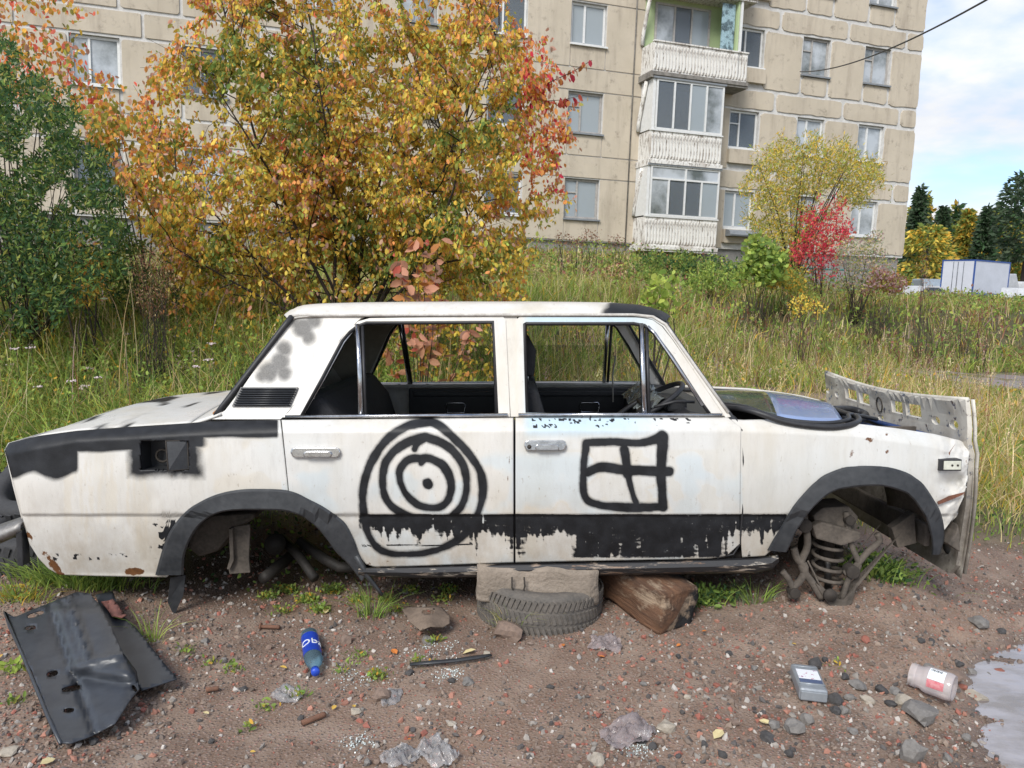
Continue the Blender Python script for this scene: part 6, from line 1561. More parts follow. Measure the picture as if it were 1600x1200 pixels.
o = mb.obj('trunk', M['bark'], tree); o.matrix_parent_inverse = Matrix.Translation(-Vector(base))
# the red tipped branch reaching right: leaves one can tell apart
brp = [hit_y(x_, y_, 7.6) for x_, y_ in ((770,190),(820,150),(860,128),(895,112),(925,94))]
mb = MB(); polyline_tube(mb, brp, .007, .003); mb2 = [hit_y(x_, y_, 7.6) for x_, y_ in ((820,150),(850,158),(880,156),(905,150))]; polyline_tube(mb, mb2, .004, .002)
o = mb.obj('branch', M['bark'], tree); o.matrix_parent_inverse = Matrix.Translation(-Vector(base)); o['kind'] = 'stuff'
def leafmesh(cname, L_):
    V = LEAF_V*np.array([L_, L_*1.25, L_]); me = np_mesh('leaf', V, LEAF_F, np.repeat(np.array([PAL[cname]]), 6, 0), True); me.materials.append(M['leaf']); return me
LM = {k: leafmesh(k, .075) for k in ('red', 'crimson', 'orange', 'pink', 'gold')}
def leaf_obj(me, p, d, parent, rng, s=1.0, inv=None):
    o = bpy.data.objects.new('leaf', me); COL.objects.link(o); o.parent = parent
    o.matrix_parent_inverse = inv; d = Vector(d).normalized(); o.matrix_basis = Matrix.Translation(p) @ d.to_track_quat('X', 'Z').to_matrix().to_4x4() @ Matrix.Rotation(rng.uniform(0, 6.28), 4, 'X') @ Matrix.Scale(s, 4)
inv = Matrix.Translation(-Vector(base))
for i in range(90):
    pl_ = brp if rg.random() < .65 else mb2; t = rg.uniform(.15, 1)*(len(pl_)-1); k = min(int(t), len(pl_)-2); p = pl_[k].lerp(pl_[k+1], t-k)
    leaf_obj(LM[rg.choice(['red', 'crimson', 'orange', 'pink'], p=[.45, .2, .25, .1])], p+Vector(rg.normal(size=3)*.02), (rg.normal()*.4+.1, rg.normal()*.5, -1), tree, rg, rg.uniform(.7, 1.15), inv)

# --- pink orange sapling in front of the tree, behind the rear window
sb = hit_y(655, 600, 5.9); sb = Vector((sb.x, 5.9, gzf(sb.x, 5.9))); sap = empty('orange_sapling', sb, 'young sapling with large salmon orange leaves rising just behind the roof', 'sapling'); inv = Matrix.Translation(-sb)
LS = {k: leafmesh(k, .095) for k in ('pink', 'orange', 'gold', 'red')}; PAL['salmon'] = (.68, .34, .22); LS['salmon'] = leafmesh('salmon', .11)
for si, tip in enumerate([(625, 415), (650, 372), (662, 380), (685, 375), (640, 440), (690, 470), (620, 490), (735, 520), (670, 430), (600, 530)]):
    T = hit_y(*tip, 5.75+.05*si); pts = [sb+Vector((rg.normal()*.03, 0, 0)), sb.lerp(T, .5)+Vector((.03, 0, .05)), T]; mb = MB(); polyline_tube(mb, [sb.lerp(pts[1], t) for t in (0, .5, 1)]+[T], .006, .002, 5)
    o = mb.obj('stem', M['bark'], sap); o.matrix_parent_inverse = inv
    for k in range(26):
        t = 1.02-.65*rg.random()**1.5; p = (pts[1].lerp(T, (t-.5)*2) if t > .5 else sb.lerp(pts[1], t*2))+Vector(rg.normal(size=3)*.015)
        leaf_obj(LS[rg.choice(['salmon', 'orange', 'pink', 'gold', 'red'], p=[.45, .2, .15, .12, .08])], p, (rg.normal()*.9, rg.normal()*.5-.2, -.4+rg.normal()*.5), sap, rg, rg.uniform(.6, 1.15), inv)

def shrub(name, label, cat, pxb, pyb, Y, outline, n, size, cols, probs, stems=8, H=2.0, wid=.6, group=None, sx_=1.0, depth=1.2, axis=(0, 0, .3), spread=1.0, clump=28., thr=.40, seed=1, twig='bark', jit=.3, diamond=True, stem_r=.012):
    rng = np.random.default_rng(seed); b_ = hit_y(pxb, pyb, Y); b_ = Vector((b_.x, Y, gzf(b_.x, Y)-.03)); e = empty(name, b_, label, cat, group)
    O_ = np.array(outline, float); x0, x1, y0, y1 = O_[:, 0].min(), O_[:, 0].max(), O_[:, 1].min(), O_[:, 1].max()
    m = n*3; px = rng.uniform(x0-8, x1+8, m); py = rng.uniform(y0-8, y1+8, m); fx_ = rng.normal(size=m)*clump*.28; fy_ = rng.normal(size=m)*clump*.28; yy = Y+rng.normal(size=m)*depth*.4
    ok = inpoly(outline, px+fx_+clump*.3*np.sin(py/9.+seed), py+fy_+clump*.3*np.sin(px/8.)) & (fbm(px/clump+seed*3.1, py/clump, 3)+rng.random(m)*.15 > thr)
    px, py, yy = px[ok][:n], py[ok][:n], yy[ok][:n]
    d = np.stack([px-800, 600-py, np.ones_like(px)], 1)/np.array([FPX, FPX, 1]); D = d[:, :1]*np.array(RT)+d[:, 1:2]*np.array(UP)+np.array(FWD); P_ = np.array(CAM)+D*(yy/D[:, 1])[:, None]
    g_ = gz(P_[:, 0], P_[:, 1]); P_[:, 2] = np.maximum(P_[:, 2], g_+.03)
    c_ = pick(cols, probs, len(P_), jit, rng)
    o = cloud('crown', P_, rng.uniform(.7, 1.3, len(P_))*size, np.array(axis, float), spread, c_, e, DIA_V if diamond else LEAF_V, DIA_F if diamond else LEAF_F, wid/.36 if diamond else wid/.4); o['kind'] = 'stuff'
    inv = Matrix.Translation(-b_); o.matrix_parent_inverse = inv
    mb = MB()
    for s in range(stems):
        q = P_[rng.integers(len(P_))]; tip = Vector(q); a = b_+Vector((rng.normal()*.1, rng.normal()*.1, 0)); mid = a.lerp(tip, .5)+Vector((rng.normal()*.05, 0, .08*(tip.z-a.z)))
        polyline_tube(mb, [a, a.lerp(mid, .55), mid, mid.lerp(tip, .5), tip], stem_r, stem_r*.25, 5)
    o = mb.obj('stems', M[twig], e); o.matrix_parent_inverse = inv; o['kind'] = 'stuff'
    return e
shrub('willow_bush', 'dense dark green bush with silvery upper twigs at the left edge', 'bush', 50, 480, 7.2, [(-110,40),(0,60),(45,115),(75,140),(120,175),(150,240),(185,300),(195,380),(180,430),(150,470),(80,500),(-110,540)], 36000, .054, ['dkgreen', 'green', 'silver', 'olive'], [.56, .32, .03, .09], 60, 3, .33, depth=1.6, thr=.42, seed=2, axis=(0, 0, .6), clump=34., stem_r=.007)
shrub('small_autumn_tree', 'orange tipped tree rising behind the dark bush at the upper left', 'tree', 30, 480, 9.6, [(-260,-60),(60,-60),(125,-20),(138,30),(120,80),(200,150),(240,185),(195,215),(150,200),(90,160),(-260,150)], 3600, .07, ['orange', 'red', 'gold', 'olive', 'pink'], [.34, .14, .2, .22, .1], 16, 3, .55, depth=.8, thr=.40, seed=3, axis=(0, 0, -1), spread=.6, diamond=False)
shrub('small_autumn_tree', 'thin branch of orange and olive leaves between dark bush and large tree', 'tree', 220, 470, 8.8, [(120,170),(190,160),(235,190),(300,250),(300,330),(250,350),(215,300),(150,240)], 1700, .068, ['orange', 'gold', 'olive', 'pink'], [.25, .25, .4, .1], 8, 3, .55, depth=.6, thr=.40, seed=33, axis=(0, 0, -1), spread=.6, diamond=False)
shrub('yellow_bush', 'small yellow leaved shrub in front of the dark bush', 'bush', 140, 480, 6.9, [(118,380),(140,370),(160,400),(168,440),(150,470),(115,470)], 700, .05, ['gold', 'orange', 'olive'], [.5, .25, .25], 6, 1, .25, depth=.3, seed=4, axis=(0, 0, -.5))
shrub('green_bush', 'green shrub between the dark bush and the autumn tree', 'bush', 210, 480, 8, [(160,380),(210,370),(250,400),(280,430),(300,480),(160,490)], 3200, .05, ['green', 'dkgreen', 'olive'], [.45, .3, .25], 10, 1, .4, depth=.8, seed=5)
shrub('dry_weed', 'tall reddish dry weed left of the autumn tree', 'weed', 235, 500, 6.6, [(205,470),(215,400),(235,375),(262,400),(275,440),(270,490),(210,490)], 1500, .022, ['rbrown', 'straw', 'brown'], [.5, .25, .25], 30, 1, .3, depth=.4, seed=6, axis=(0, 0, 1), spread=.5, stem_r=.004)
shrub('willow_tree', 'feathery yellow green willow in front of the right half of the block', 'tree', 1235, 440, 22.5, [(1160,300),(1185,245),(1235,212),(1300,222),(1345,235),(1388,290),(1350,310),(1310,330),(1290,380),(1262,430),(1205,430),(1180,400),(1172,340)], 15000, .13, ['olive', 'yellow', 'gold', 'lime'], [.5, .22, .18, .1], 26, 4, .2, depth=1.8, thr=.42, seed=7, axis=(.2, 0, .5), spread=.7, clump=24., stem_r=.03)
shrub('red_shrub', 'bright crimson shrub in front of the yellow green willow', 'bush', 1285, 445, 20, [(1240,395),(1252,350),(1262,345),(1268,318),(1285,325),(1300,310),(1312,330),(1330,340),(1322,370),(1328,395),(1300,415),(1296,440),(1262,425)], 2600, .09, ['crimson', 'red', 'rbrown'], [.6, .22, .18], 10, 2, .4, depth=1, thr=.40, seed=8, clump=30.)
shrub('grey_shrub', 'greyish green sprawling shrub right of the crimson one', 'bush', 1340, 455, 18, [(1300,400),(1330,375),(1370,365),(1395,400),(1385,450),(1300,455)], 2600, .07, ['silver', 'olive', 'mauve', 'straw'], [.4, .2, .25, .15], 16, 2, .4, depth=1, thr=.42, seed=9, clump=16.)
shrub('leafy_sapling', 'light green sapling standing below the lowest window awning', 'sapling', 1190, 450, 17, [(1150,440),(1165,400),(1180,365),(1205,375),(1222,400),(1228,440)], 800, .12, ['lime', 'bright', 'green'], [.35, .35, .3], 8, 2, .7, depth=.6, thr=.42, seed=10, diamond=False, clump=14.)
shrub('dark_bush', 'dark green bush beneath the lowest balcony', 'bush', 1080, 445, 21, [(985,430),(1000,402),(1050,398),(1100,405),(1150,410),(1180,420),(1240,425),(1240,450),(985,452)], 6500, .09, ['green', 'dkgreen', 'bright', 'olive'], [.4, .3, .15, .15], 16, 2, .6, depth=1.4, thr=.36, seed=11, clump=18.)
shrub('light_bush', 'mid green currant bush left of the balcony bush', 'bush', 900, 440, 20, [(830,440),(850,410),(905,400),(960,405),(990,415),(990,450),(830,455)], 3200, .09, ['olive', 'green', 'straw', 'brown'], [.35, .35, .15, .15], 14, 2, .5, depth=1.4, thr=.40, seed=12, clump=18.)
shrub('lime_sapling', 'small lime green sapling showing above the roof near the windscreen', 'sapling', 1033, 500, 8.6, [(1005,455),(1020,430),(1040,425),(1060,445),(1055,490),(1010,490)], 130, .075, ['lime', 'bright'], [.6, .4], 5, 1, .8, depth=.25, thr=.3, seed=13, diamond=False, clump=12.)
for i, (px, py, lab) in enumerate(((880, 372, 'left'), (905, 378, 'middle'), (925, 368, 'right'), (962, 378, 'far right'))):
    shrub('umbel_weed', 'dried brown umbel weed before the plinth, %s one of four' % lab, 'weed', px, 430, 18+.4*i, [(px-14, py), (px-8, py-8), (px+8, py-8), (px+14, py), (px+10, py+10), (px-10, py+10)], 160, .05, ['brown', 'rbrown'], [.6, .4], 9, 1, .5, depth=.3, thr=.2, seed=40+i, clump=8., stem_r=.008)
shrub('tansy_clump', 'clump of yellow tansy heads in the weeds at right', 'flowers', 1252, 500, 14.5, [(1228,478),(1250,458),(1275,470),(1290,485),(1240,492)], 260, .05, ['yellow', 'gold'], [.6, .4], 12, 1, .7, depth=.5, thr=.3, seed=14, clump=10., axis=(0, 0, 1), stem_r=.006)
for i, (px, py, Y, lab) in enumerate(((1445, 420, 15.6, 'reddish dry dock stalk rising in front of the box truck'), (1505, 470, 15.5, 'brown dry weed clump below the box truck'), (1530, 490, 15.6, 'brown dry weed clump at the right edge below the white sedan'), (1470, 480, 15.8, 'brown dry weed clump left of the others on the bank'))):
    shrub('dock_weed', lab, 'weed', px, 540, Y, [(px-12, py), (px, py-25), (px+14, py), (px+18, py+60), (px-14, py+60)] if i else [(px-7, 400), (px, 380), (px+6, 400), (px+8, 470), (px-8, 470)], 420, .035, ['rbrown', 'brown', 'straw'], [.5, .3, .2], 14, 1, .3, depth=.4, thr=.3, seed=50+i, clump=12., axis=(0, 0, 1), spread=.4, stem_r=.005)

for i, (px, Y, w_, hgt, cols_2, lab) in enumerate(((1010, 19.5, 34, 26, ['green', 'bright', 'olive'], 'low green bush left of the balcony shade'), (1110, 18.5, 40, 30, ['bright', 'green', 'lime'], 'low bright bush right of the balcony shade'), (1230, 18, 30, 28, ['olive', 'gold', 'green'], 'low yellowish bush below the willow'),
      (950, 17.5, 30, 30, ['rbrown', 'straw', 'olive'], 'dry brownish bush in the middle of the slope'), (850, 18.5, 30, 34, ['olive', 'straw', 'green'], 'dull green bush at the right foot of the autumn tree'), (1380, 17, 30, 24, ['rbrown', 'mauve', 'olive'], 'low reddish bush in front of the block corner'))):
    yb_ = 447; shrub('low_bush', lab, 'bush', px, yb_, Y, [(px-w_, yb_+6), (px-w_*.8, yb_-hgt*.6), (px-w_*.2, yb_-hgt), (px+w_*.5, yb_-hgt*.9), (px+w_, yb_-hgt*.3), (px+w_, yb_+6)], 1500, .075, cols_2, [.4, .35, .25], 12, 1, .5, depth=.8, thr=.38, seed=70+i, clump=14., stem_r=.006)
# --- far trees
def far_tree(name, label, px, top, Y, wpx, cols, probs, kind, seed, n=4200, group=None):
    rng = np.random.default_rng(seed); b_ = hit_y(px, 450, Y); b_ = Vector((b_.x, Y, gzf(b_.x, Y))); H = hit_y(px, top, Y).z-b_.z; W_ = wpx/FPX*Y/2
    e = empty(name, b_, label, 'tree', group); t = rng.random(n)**(.75 if kind == 'con' else 1.0)
    if kind == 'con':
        z = H*(.08+.92*(1-t**.8*1.0)) if False else H*(1-.94*t); r_ = W_*(t**.8)*(.6+.8*fbm(z*1.5+seed, np.zeros(n), 2))*rng.random(n)**.55*1.1
    elif kind == 'pine':
        z = H*(.35+.65*rng.random(n)); r_ = W_*np.sqrt(np.clip(1-((z/H-.65)/.38)**2, 0, 1))*rng.random(n)**.4
    else: z = H*(.12+.88*rng.random(n)); r_ = W_*np.sqrt(np.clip(1-((z/H-.52)/.5)**2, 0, 1))*rng.random(n)**.45
    a = rng.uniform(0, 6.28, n); P_ = np.stack([r_*np.cos(a), r_*np.sin(a), z], 1); kk = fbm(P_[:, 0]*1.1+seed, P_[:, 2]*1.1, 3) > (.38 if kind != 'con' else .3); P_ = P_[kk]
    ax = np.stack([np.cos(a), np.sin(a), -.2*np.ones(n)], 1)[kk]
    cloud('crown', P_, rng.uniform(.3, .7, len(P_))*(Y/70), ax, .5, pick(cols, probs, len(P_), .3, rng), e, DIA_V, DIA_F, 1.2)['kind'] = 'stuff'
    mb = MB(); polyline_tube(mb, [Vector((0, 0, -.1)), Vector((.05, 0, H*.5)), Vector((0, 0, H*.97))], .02*H, .03, 6)
    if kind == 'pine':
        for i in range(6): zz_ = H*(.4+.09*i); a = rng.uniform(0, 6.28); mb.tube([(0, 0, zz_), (math.cos(a)*W_*.7, math.sin(a)*W_*.7, zz_+.5)], [.08, .03], 4)
    mb.obj('trunk', M['bark'], e)
far_tree('birch_tree', 'yellow leaved birch directly right of the block corner', 1442, 352, 62, 74, ['yellow', 'gold', 'olive', 'green'], [.2, .2, .35, .25], 'dec', 1, 3600)
far_tree('birch_tree', 'pale green birch between the yellow birch and the larch', 1482, 352, 90, 60, ['olive', 'green', 'lime'], [.4, .4, .2], 'dec', 18, 3000)
far_tree('birch_tree', 'olive birch behind the right end of the box truck', 1545, 350, 92, 60, ['olive', 'green', 'gold'], [.4, .4, .2], 'dec', 19, 3000)
far_tree('spruce_tree', 'dark spruce peeking out at the block corner', 1424, 292, 82, 44, ['pine', 'dkgreen'], [.7, .3], 'con', 2)
far_tree('spruce_tree', 'dark spruce behind the yellow birch', 1462, 322, 86, 50, ['pine', 'dkgreen'], [.7, .3], 'con', 3)
far_tree('larch_tree', 'yellow green larch above the left end of the box truck', 1502, 325, 84, 52, ['olive', 'gold', 'green'], [.5, .3, .2], 'con', 4)
far_tree('spruce_tree', 'dark spruce above the middle of the box truck', 1530, 322, 80, 50, ['pine', 'dkgreen'], [.7, .3], 'con', 5)
far_tree('birch_tree', 'golden brown birch left of the tall pine', 1557, 328, 86, 60, ['gold', 'olive', 'green'], [.2, .45, .35], 'dec', 6, 3600)
far_tree('pine_tree', 'tall dark pine at the right edge of the picture', 1596, 268, 66, 90, ['pine', 'dkgreen'], [.8, .2], 'pine', 7, 5200)
far_tree('birch_tree', 'low olive birch between the box truck and the tall pine', 1583, 380, 74, 50, ['olive', 'gold', 'green'], [.4, .3, .3], 'dec', 8, 2400)
ff_ = empty('distant_forest', (60, 112, 0), 'distant mixed forest forming a dark green wall behind the lot', 'forest')
P_ = []; C_ = []
for i in range(70):
    x_ = 33+i*1.6+RNG.uniform(-1, 1); y_ = 100+RNG.uniform(0, 16); H = RNG.uniform(8.5, 13.5); n = 900; t = RNG.random(n); z = H*(1-t)+.5; r_ = 2.4*t**.7*RNG.random(n)**.5; a = RNG.uniform(0, 6.28, n)
    P_.append(np.stack([x_-60+r_*np.cos(a), y_-112+r_*np.sin(a), z+1.5], 1)); C_.append(pick(['pine', 'dkgreen', 'olive', 'gold'], [.45, .25, .2, .1] if i % 3 else [.15, .2, .45, .2], n))
o = cloud('treetops', np.concatenate(P_), RNG.uniform(.6, 1.1, sum(map(len, P_))), np.array([0, 0, -.3]), 1, np.concatenate(C_), ff_, DIA_V, DIA_F, 1.3); ff_['kind'] = 'stuff'; o['kind'] = 'stuff'

# --- grass
def blades(x, y, h, w_, bend, col, seg=3, az=None):
    n = len(x); az = RNG.uniform(0, 6.28, n) if az is None else az; ca, sa = np.cos(az), np.sin(az); z0 = gz(x, y)-.02
    ts = np.linspace(0, 1, seg+1); V = np.zeros((n, (seg+1)*2, 3))
    fa = RNG.uniform(0, 6.28, n)
    for i, t in enumerate(ts):
        o_ = h*bend*t**2; zc = z0+h*t*(1-.35*bend*t**1.5); ww = w_*(1-t)**.6*.5+.0003
        V[:, 2*i, 0] = x+ca*o_-np.cos(fa)*ww; V[:, 2*i, 1] = y+sa*o_-np.sin(fa)*ww; V[:, 2*i, 2] = zc
        V[:, 2*i+1, 0] = x+ca*o_+np.cos(fa)*ww; V[:, 2*i+1, 1] = y+sa*o_+np.sin(fa)*ww; V[:, 2*i+1, 2] = zc
    Fb = np.array([(2*i, 2*i+1, 2*i+3, 2*i+2) for i in range(seg)]); k = (seg+1)*2
    return V.reshape(-1, 3), (Fb[None]+(np.arange(n)*k)[:, None, None]).reshape(-1, 4), np.repeat(col, k, 0)
def gcol(x, y):
    n = len(x); a = fbm(x*.45+3, y*.45, 4); b_ = fbm(x*1.3, y*1.3+5, 3)
    c_ = pick(['green', 'bright', 'lime', 'olive', 'straw', 'gold'], [.24, .30, .14, .18, .10, .04], n, .3)
    dry = pick(['straw', 'wheat', 'olive', 'gold', 'bright'], [.34, .16, .26, .08, .16], n, .3); red = pick(['rbrown', 'brown', 'mauve', 'olive'], [.3, .3, .1, .3], n, .3)
    pd = np.clip(.08+.52*smooth(.46, .62, a)*(1-.6*smooth(-.5, -2, x)*smooth(12, 8, y))+.42*smooth(-.5, 2.5, x)*(1-smooth(10, 14, y)), 0, .88); m_ = RNG.random(n) < pd; c_[m_] = dry[m_]
    pr = .5*smooth(.52, .68, b_)*smooth(8, 12, y)+.25*smooth(5, 9, x)*smooth(15, 17, y); m_ = RNG.random(n) < pr; c_[m_] = red[m_]
    return c_
def lane_mask(x, y): return ((x > 7.0) & (y > 12.6) & (y < 15.2)) | (bare(x, y) > .35+.4*RNG.random(np.shape(x)))
def field(n, ya, yb, h0, h1, w_, seg, p=1.0, clump=.75, pad=1.5, tuft=0):
    m = n//tuft if tuft else n
    u = RNG.random(m)**p; y = ya+(yb-ya)*u; x = (RNG.random(m)-.5)*(y*1.42+2*pad)
    hc = RNG.uniform(.55, 1.25, m); az = RNG.uniform(0, 6.28, m)
    if tuft:
        s_ = .035+.012*y; x = np.repeat(x, tuft); y = np.repeat(y, tuft); hc = np.repeat(hc, tuft); dx, dy = RNG.normal(size=len(x))*np.repeat(s_, tuft), RNG.normal(size=len(x))*np.repeat(s_, tuft); az = np.arctan2(dy, dx)+RNG.normal(size=len(x))*.5; x = x+dx; y = y+dy
    k = (fbm(x*1.6, y*1.6, 3)+RNG.random(len(x))*.35 > .40) & ~lane_mask(x, y); k &= (y < 26.3+x*.31)
    x, y, hc, az = x[k], y[k], hc[k], az[k]; n = len(x); hh = (h0+(h1-h0)*RNG.random(n))*(.5+.9*fbm(x*.7+11, y*.7, 3))*hc*np.where((x > 6.6) & (y > 8.3) & (y < 12.8), .30, np.where((x > 11) & (y > 15), .68, 1.0))
    global FAZ
    FAZ = az
    return x, y, hh
# unmown field behind the car
GV, GF, GC = [], [], []; off = 0
def addg(t):
    global off
    V, F, C_ = t; GV.append(V); GF.append(F+off); GC.append(C_); off += len(V)
for (n, ya, yb, h0, h1, ww, seg) in ((50000, 5.2, 9, .16, .46, .010, 3), (66000, 8.5, 16, .2, .52, .015, 3), (60000, 15, 31, .25, .6, .028, 2), (9000, 31, 48, .25, .5, .06, 2)):
    x, y, h = field(n, ya, yb, h0, h1, ww, seg, tuft=14); addg(blades(x, y, h, ww*RNG.uniform(.6, 1.3, len(x)), RNG.uniform(.15, 1.15, len(x)), gcol(x, y), seg, FAZ))
# tall straw stalks
x, y, h = field(3600, 5.6, 24, .5, .9, .004, 2); addg(blades(x, y, h, np.full(len(x), .0045)*(1+y/9), RNG.uniform(.05, .35, len(x)), pick(['wheat', 'straw', 'mauve', 'rbrown'], [.4, .3, .15, .15], len(x)), 3))
tag(link('field_grass', np_mesh('field_grass', np.concatenate(GV), np.concatenate(GF), np.concatenate(GC), True), M['leaf']), 'tall unmown green and straw coloured grass behind the wreck', 'grass', kind='stuff')
# seed plumes
x, y, h = field(2600, 5.6, 17, .45, .8, .004, 2); sel = (x > .5) | (RNG.random(len(x)) < .3); x, y, h = x[sel], y[sel], h[sel]; z = gz(x, y)
k = 12; P_ = np.repeat(np.stack([x, y, z+h], 1), k, 0); t_ = np.tile(np.linspace(0, 1, k), len(x)); P_[:, 2] += t_*.10; P_ += RNG.normal(size=P_.shape)*.008
cloud('seed', P_, RNG.uniform(.015, .03, len(P_)), np.array([.2, 0, 1.]), .5, np.repeat(pick(['wheat', 'mauve', 'rbrown', 'straw'], [.3, .3, .2, .2], len(x)), k, 0), None, DIA_V, DIA_F, 1.0); sp_o = COL.objects[-1] if False else bpy.data.objects['seed']
sp_o.name = 'seed_heads'; tag(sp_o, 'pinkish and straw coloured seed heads above the tall grass', 'grass seed heads', kind='stuff')
V, F, C_ = blades(x, y, h+.03, np.full(len(x), .004), np.zeros(len(x)), pick(['straw', 'olive'], [.6, .4], len(x)), 1); tag(link('seed_stalks', np_mesh('seed_stalks', V, F, C_, True), M['leaf']), 'thin upright stalks carrying the seed heads', 'grass stalks', kind='stuff')
# low broad leaved cover
def cover(n, xr, yr, zr, size, cols, probs, thr, label, name, rng=RNG, region=None, wid=1.3):
    x = rng.uniform(*xr, n); y = rng.uniform(*yr, n); k = fbm(x*2.2+1, y*2.2, 3) > thr
    k &= ~lane_mask(x, y)
    if region is not None: k &= region(x, y)
    x, y = x[k], y[k]; hz = fbm(x*1.5+5, y*1.5, 3); k_ = ~((x > 6.6) & (y > 8.3) & (y < 12.8)); x, y, hz = x[k_], y[k_], hz[k_]; z = gz(x, y)+rng.random(len(x))*zr*(.5+hz)*np.where((x > 10) & (y > 14), .55, 1.0)
    o = cloud(name, np.stack([x, y, z], 1), rng.uniform(.6, 1.3, len(x))*size, np.array([0, 0, .25]), 1, pick(cols, probs, len(x)), None, LEAF_V, LEAF_F, wid); tag(o, label, 'ground cover', kind='stuff')
cover(26000, (-7, -1.0), (4.9, 9.5), .30, .038, ['bright', 'green', 'lime', 'olive', 'gold'], [.3, .34, .14, .16, .06], .40, 'low leafy weeds among the grass on the left', 'weed_cover')
cover(16000, (-2, 11), (5.6, 13), .34, .05, ['olive', 'green', 'gold', 'bright'], [.4, .3, .15, .15], .5, 'low leafy weeds among the dry grass on the right', 'weed_cover')
cover(26000, (-10, 17), (14.5, 26), .6, .09, ['green', 'olive', 'bright', 'rbrown', 'lime'], [.33, .25, .22, .1, .1], .44, 'coarse weeds on the rise before the block', 'weed_cover')
# small growth at the edge of the soil and under the wreck
def patch(cx, cy, w_, h_, n, hh, label=None, cols=(['green', 'bright', 'olive'], [.4, .35, .25]), leafy=0, size=.03, bw=.005, cat='grass tuft', name='grass_tuft', group=None):
    c0 = on_ground(cx, cy); k = (c0-CAM).dot(FWD)/FPX; x = c0.x+RNG.normal(size=n)*w_*k*.35; y = c0.y+RNG.normal(size=n)*h_*k*.8
    root = None
    if n:
        V, F, C_ = blades(x, y, hh*RNG.uniform(.5, 1.2, n), np.full(n, bw), RNG.uniform(.2, 1.1, n), pick(*cols, n), 4, np.arctan2(y-c0.y, x-c0.x)+RNG.normal(size=n)*.5)
        root = link(name, np_mesh(name, V, F, C_, True), M['leaf'])
    if leafy:
        x = c0.x+RNG.normal(size=leafy)*w_*k*.35; y = c0.y+RNG.normal(size=leafy)*h_*k*.8; P_ = np.stack([x, y, gz(x, y)+RNG.random(leafy)*hh*.6], 1)
        o = cloud('leaves', P_, RNG.uniform(.6, 1.3, leafy)*size, np.array([0, 0, .2]), 1, pick(*cols, leafy), None)
        if root is None: root = o; root.name = name
        else: o.parent = root; o['kind'] = 'stuff'
    tag(root, label, cat, group); return root
patch(240, 1000, 26, 8, 34, .16, 'pale grass tuft at the upper right side of the black guard', (['bright', 'lime', 'wheat'], [.5, .3, .2]))
patch(800, 985, 26, 5, 90, .15, 'fine grass tuft growing in front of the concrete block', (['bright', 'wheat', 'olive'], [.35, .35, .3]), bw=.003)
patch(580, 962, 40, 10, 60, .20, 'tall green tuft below the rear door by the hanging strap', (['green', 'bright'], [.5, .5]))
patch(1100, 945, 70, 10, 40, .14, 'feathery green weeds right of the timber beam', (['green', 'dkgreen', 'bright'], [.4, .3, .3]), 420, .028, cat='weeds', name='weed_clump')
patch(1180, 940, 45, 8, 90, .12, 'spiky pale green weed left of the coil spring', (['bright', 'silver', 'green'], [.4, .3, .3]), bw=.006, cat='weed', name='spiky_weed')
patch(1365, 900, 90, 12, 160, .16, 'leafy green growth under the front wheel arch', (['green', 'dkgreen', 'bright'], [.4, .3, .3]), 380, .035, cat='weeds', name='weed_clump')
patch(120, 915, 130, 14, 520, .17, 'bright grass growing under the tail of the wreck', (['bright', 'green', 'lime'], [.4, .4, .2]), bw=.006)
patch(30, 935, 60, 12, 160, .10, 'short grass left of the black guard', (['bright', 'olive', 'gold'], [.4, .4, .2]), 60, .025)
patch(15, 1050, 26, 8, 8, .06, 'small pale weed at the left edge', (['lime', 'bright'], [.6, .4]), 40, .03, cat='weed', name='small_weed')
for i, (px, py, n_) in enumerate([(290,1020,20),(365,1048,30),(470,1090,30),(415,1110,22),(680,1005,30),(655,1038,24),(20,1100,20),(385,1140,14),(540,1050,30),(590,1060,60),(690,940,50),(640,925,50),(480,940,200),(520,925,220),(450,925,160),(500,955,150),(560,940,120),(700,925,90),(420,935,120),(600,940,90),(620,955,40),(440,960,50),(560,1030,30),(330,1040,12),(1300,1040,12)]):
    patch(px, py, 22, 7, n_//3, .05, 'small green weed sprouting from the soil '+where(px, py), (['bright', 'green', 'olive', 'gold'], [.4, .3, .2, .1]), n_, .02, cat='weed', name='small_weed', group='small weeds sprouting from the soil')
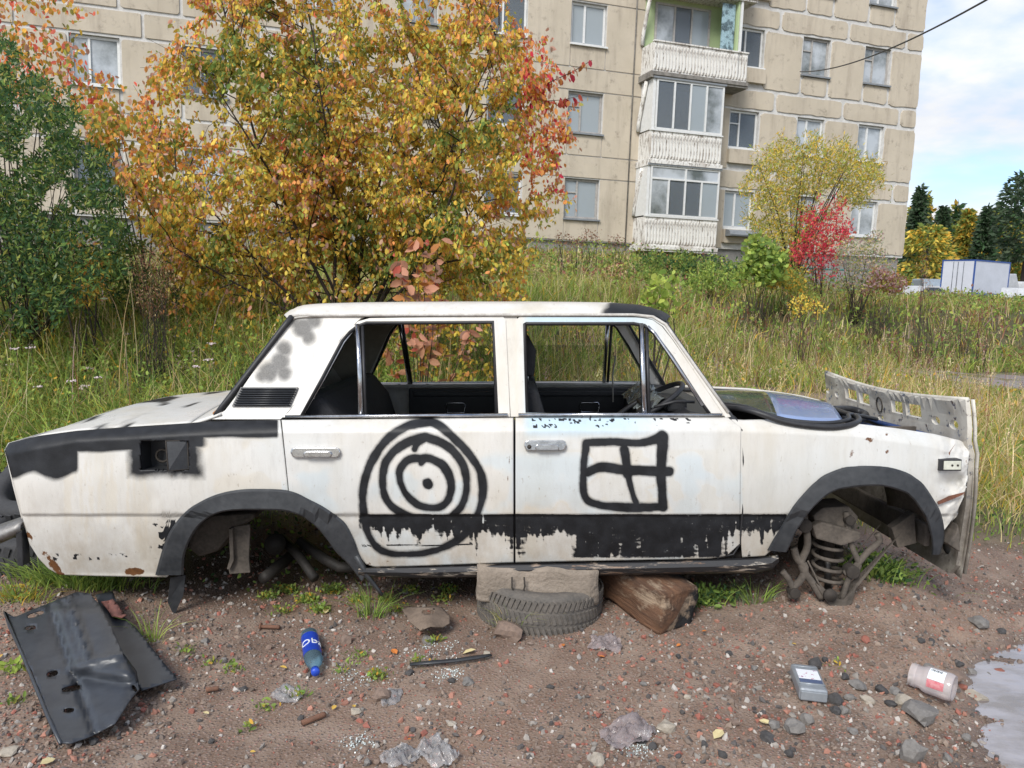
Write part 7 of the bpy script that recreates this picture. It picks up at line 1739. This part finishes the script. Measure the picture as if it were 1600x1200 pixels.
# shaded growth under the body
def undr(x, y): return RNG.random(len(x)) < grassy(x, y)*.8+.5*smooth(3.2, 3.8, y)*(x < .9)
cover(11000, (-3.2, 3.2), (3.35, 5.6), .10, .028, ['green', 'dkgreen', 'bright'], [.45, .3, .25], .44, 'low weeds in the shade under and behind the wreck', 'shade_weeds', region=undr)
n = 15000; x = RNG.uniform(-4.5, 5.5, n); y = RNG.uniform(4.2, 6.2, n); k = RNG.random(n) < grassy(x, y); x, y = x[k], y[k]
V, F, C_ = blades(x, y, RNG.uniform(.08, .3, len(x)), np.full(len(x), .006), RNG.uniform(.2, 1, len(x)), gcol(x, y), 3)
tag(link('verge_grass', np_mesh('verge_grass', V, F, C_, True), M['leaf']), 'grass at the edge of the soil close behind the wreck', 'grass', kind='stuff')
# yarrow heads
M['petal'] = simple('pale_petals', (.66, .58, .58), (.55, .42, .42), 40, .8)
for i, (px, py) in enumerate([(25,545),(48,543),(15,574),(52,578),(105,588),(112,595),(130,610),(140,617),(118,600),(150,612),(152,590),(132,603),(136,634),(148,561),(200,562),(305,573),(325,562),(330,537),(300,577),(278,590),(60,604)]):
    p = hit_y(px, py, 5.9+(i % 5)*.35); g_ = gzf(p.x, p.y); z = max(p.z, g_+.15); e = empty('yarrow', (p.x, p.y, g_), 'pale yarrow head %s' % ['at the far left edge', 'at the far left near the tail', 'above the boot lid', 'beside the rear glass', 'close behind the boot lid'][0 if px < 30 else 1 if px < 100 else 4 if py > 595 else 2 if px < 250 else 3], 'flower', 'yarrow flowers in the grass on the left')
    MB().tube([(0, 0, -.02), (.02, 0, (z-g_)*.6), (0, 0, z-g_)], .002, 4).obj('stem', M['leaf_stem'] if 'leaf_stem' in M else M['bark'], e)
    rs_ = random.Random(i); mb = MB()
    for k in range(16):
        a = rs_.uniform(0, 6.28); r_ = rs_.uniform(0, .038); cx, cy = r_*math.cos(a), r_*math.sin(a); mb.lathe([(.0045, -.004), (.008, 0), (.004, .004)], 5, Matrix.Translation((cx, cy, z-g_+rs_.uniform(-.006, .006))))
    o = mb.obj('petals', M['petal'], e); o['kind'] = 'stuff'
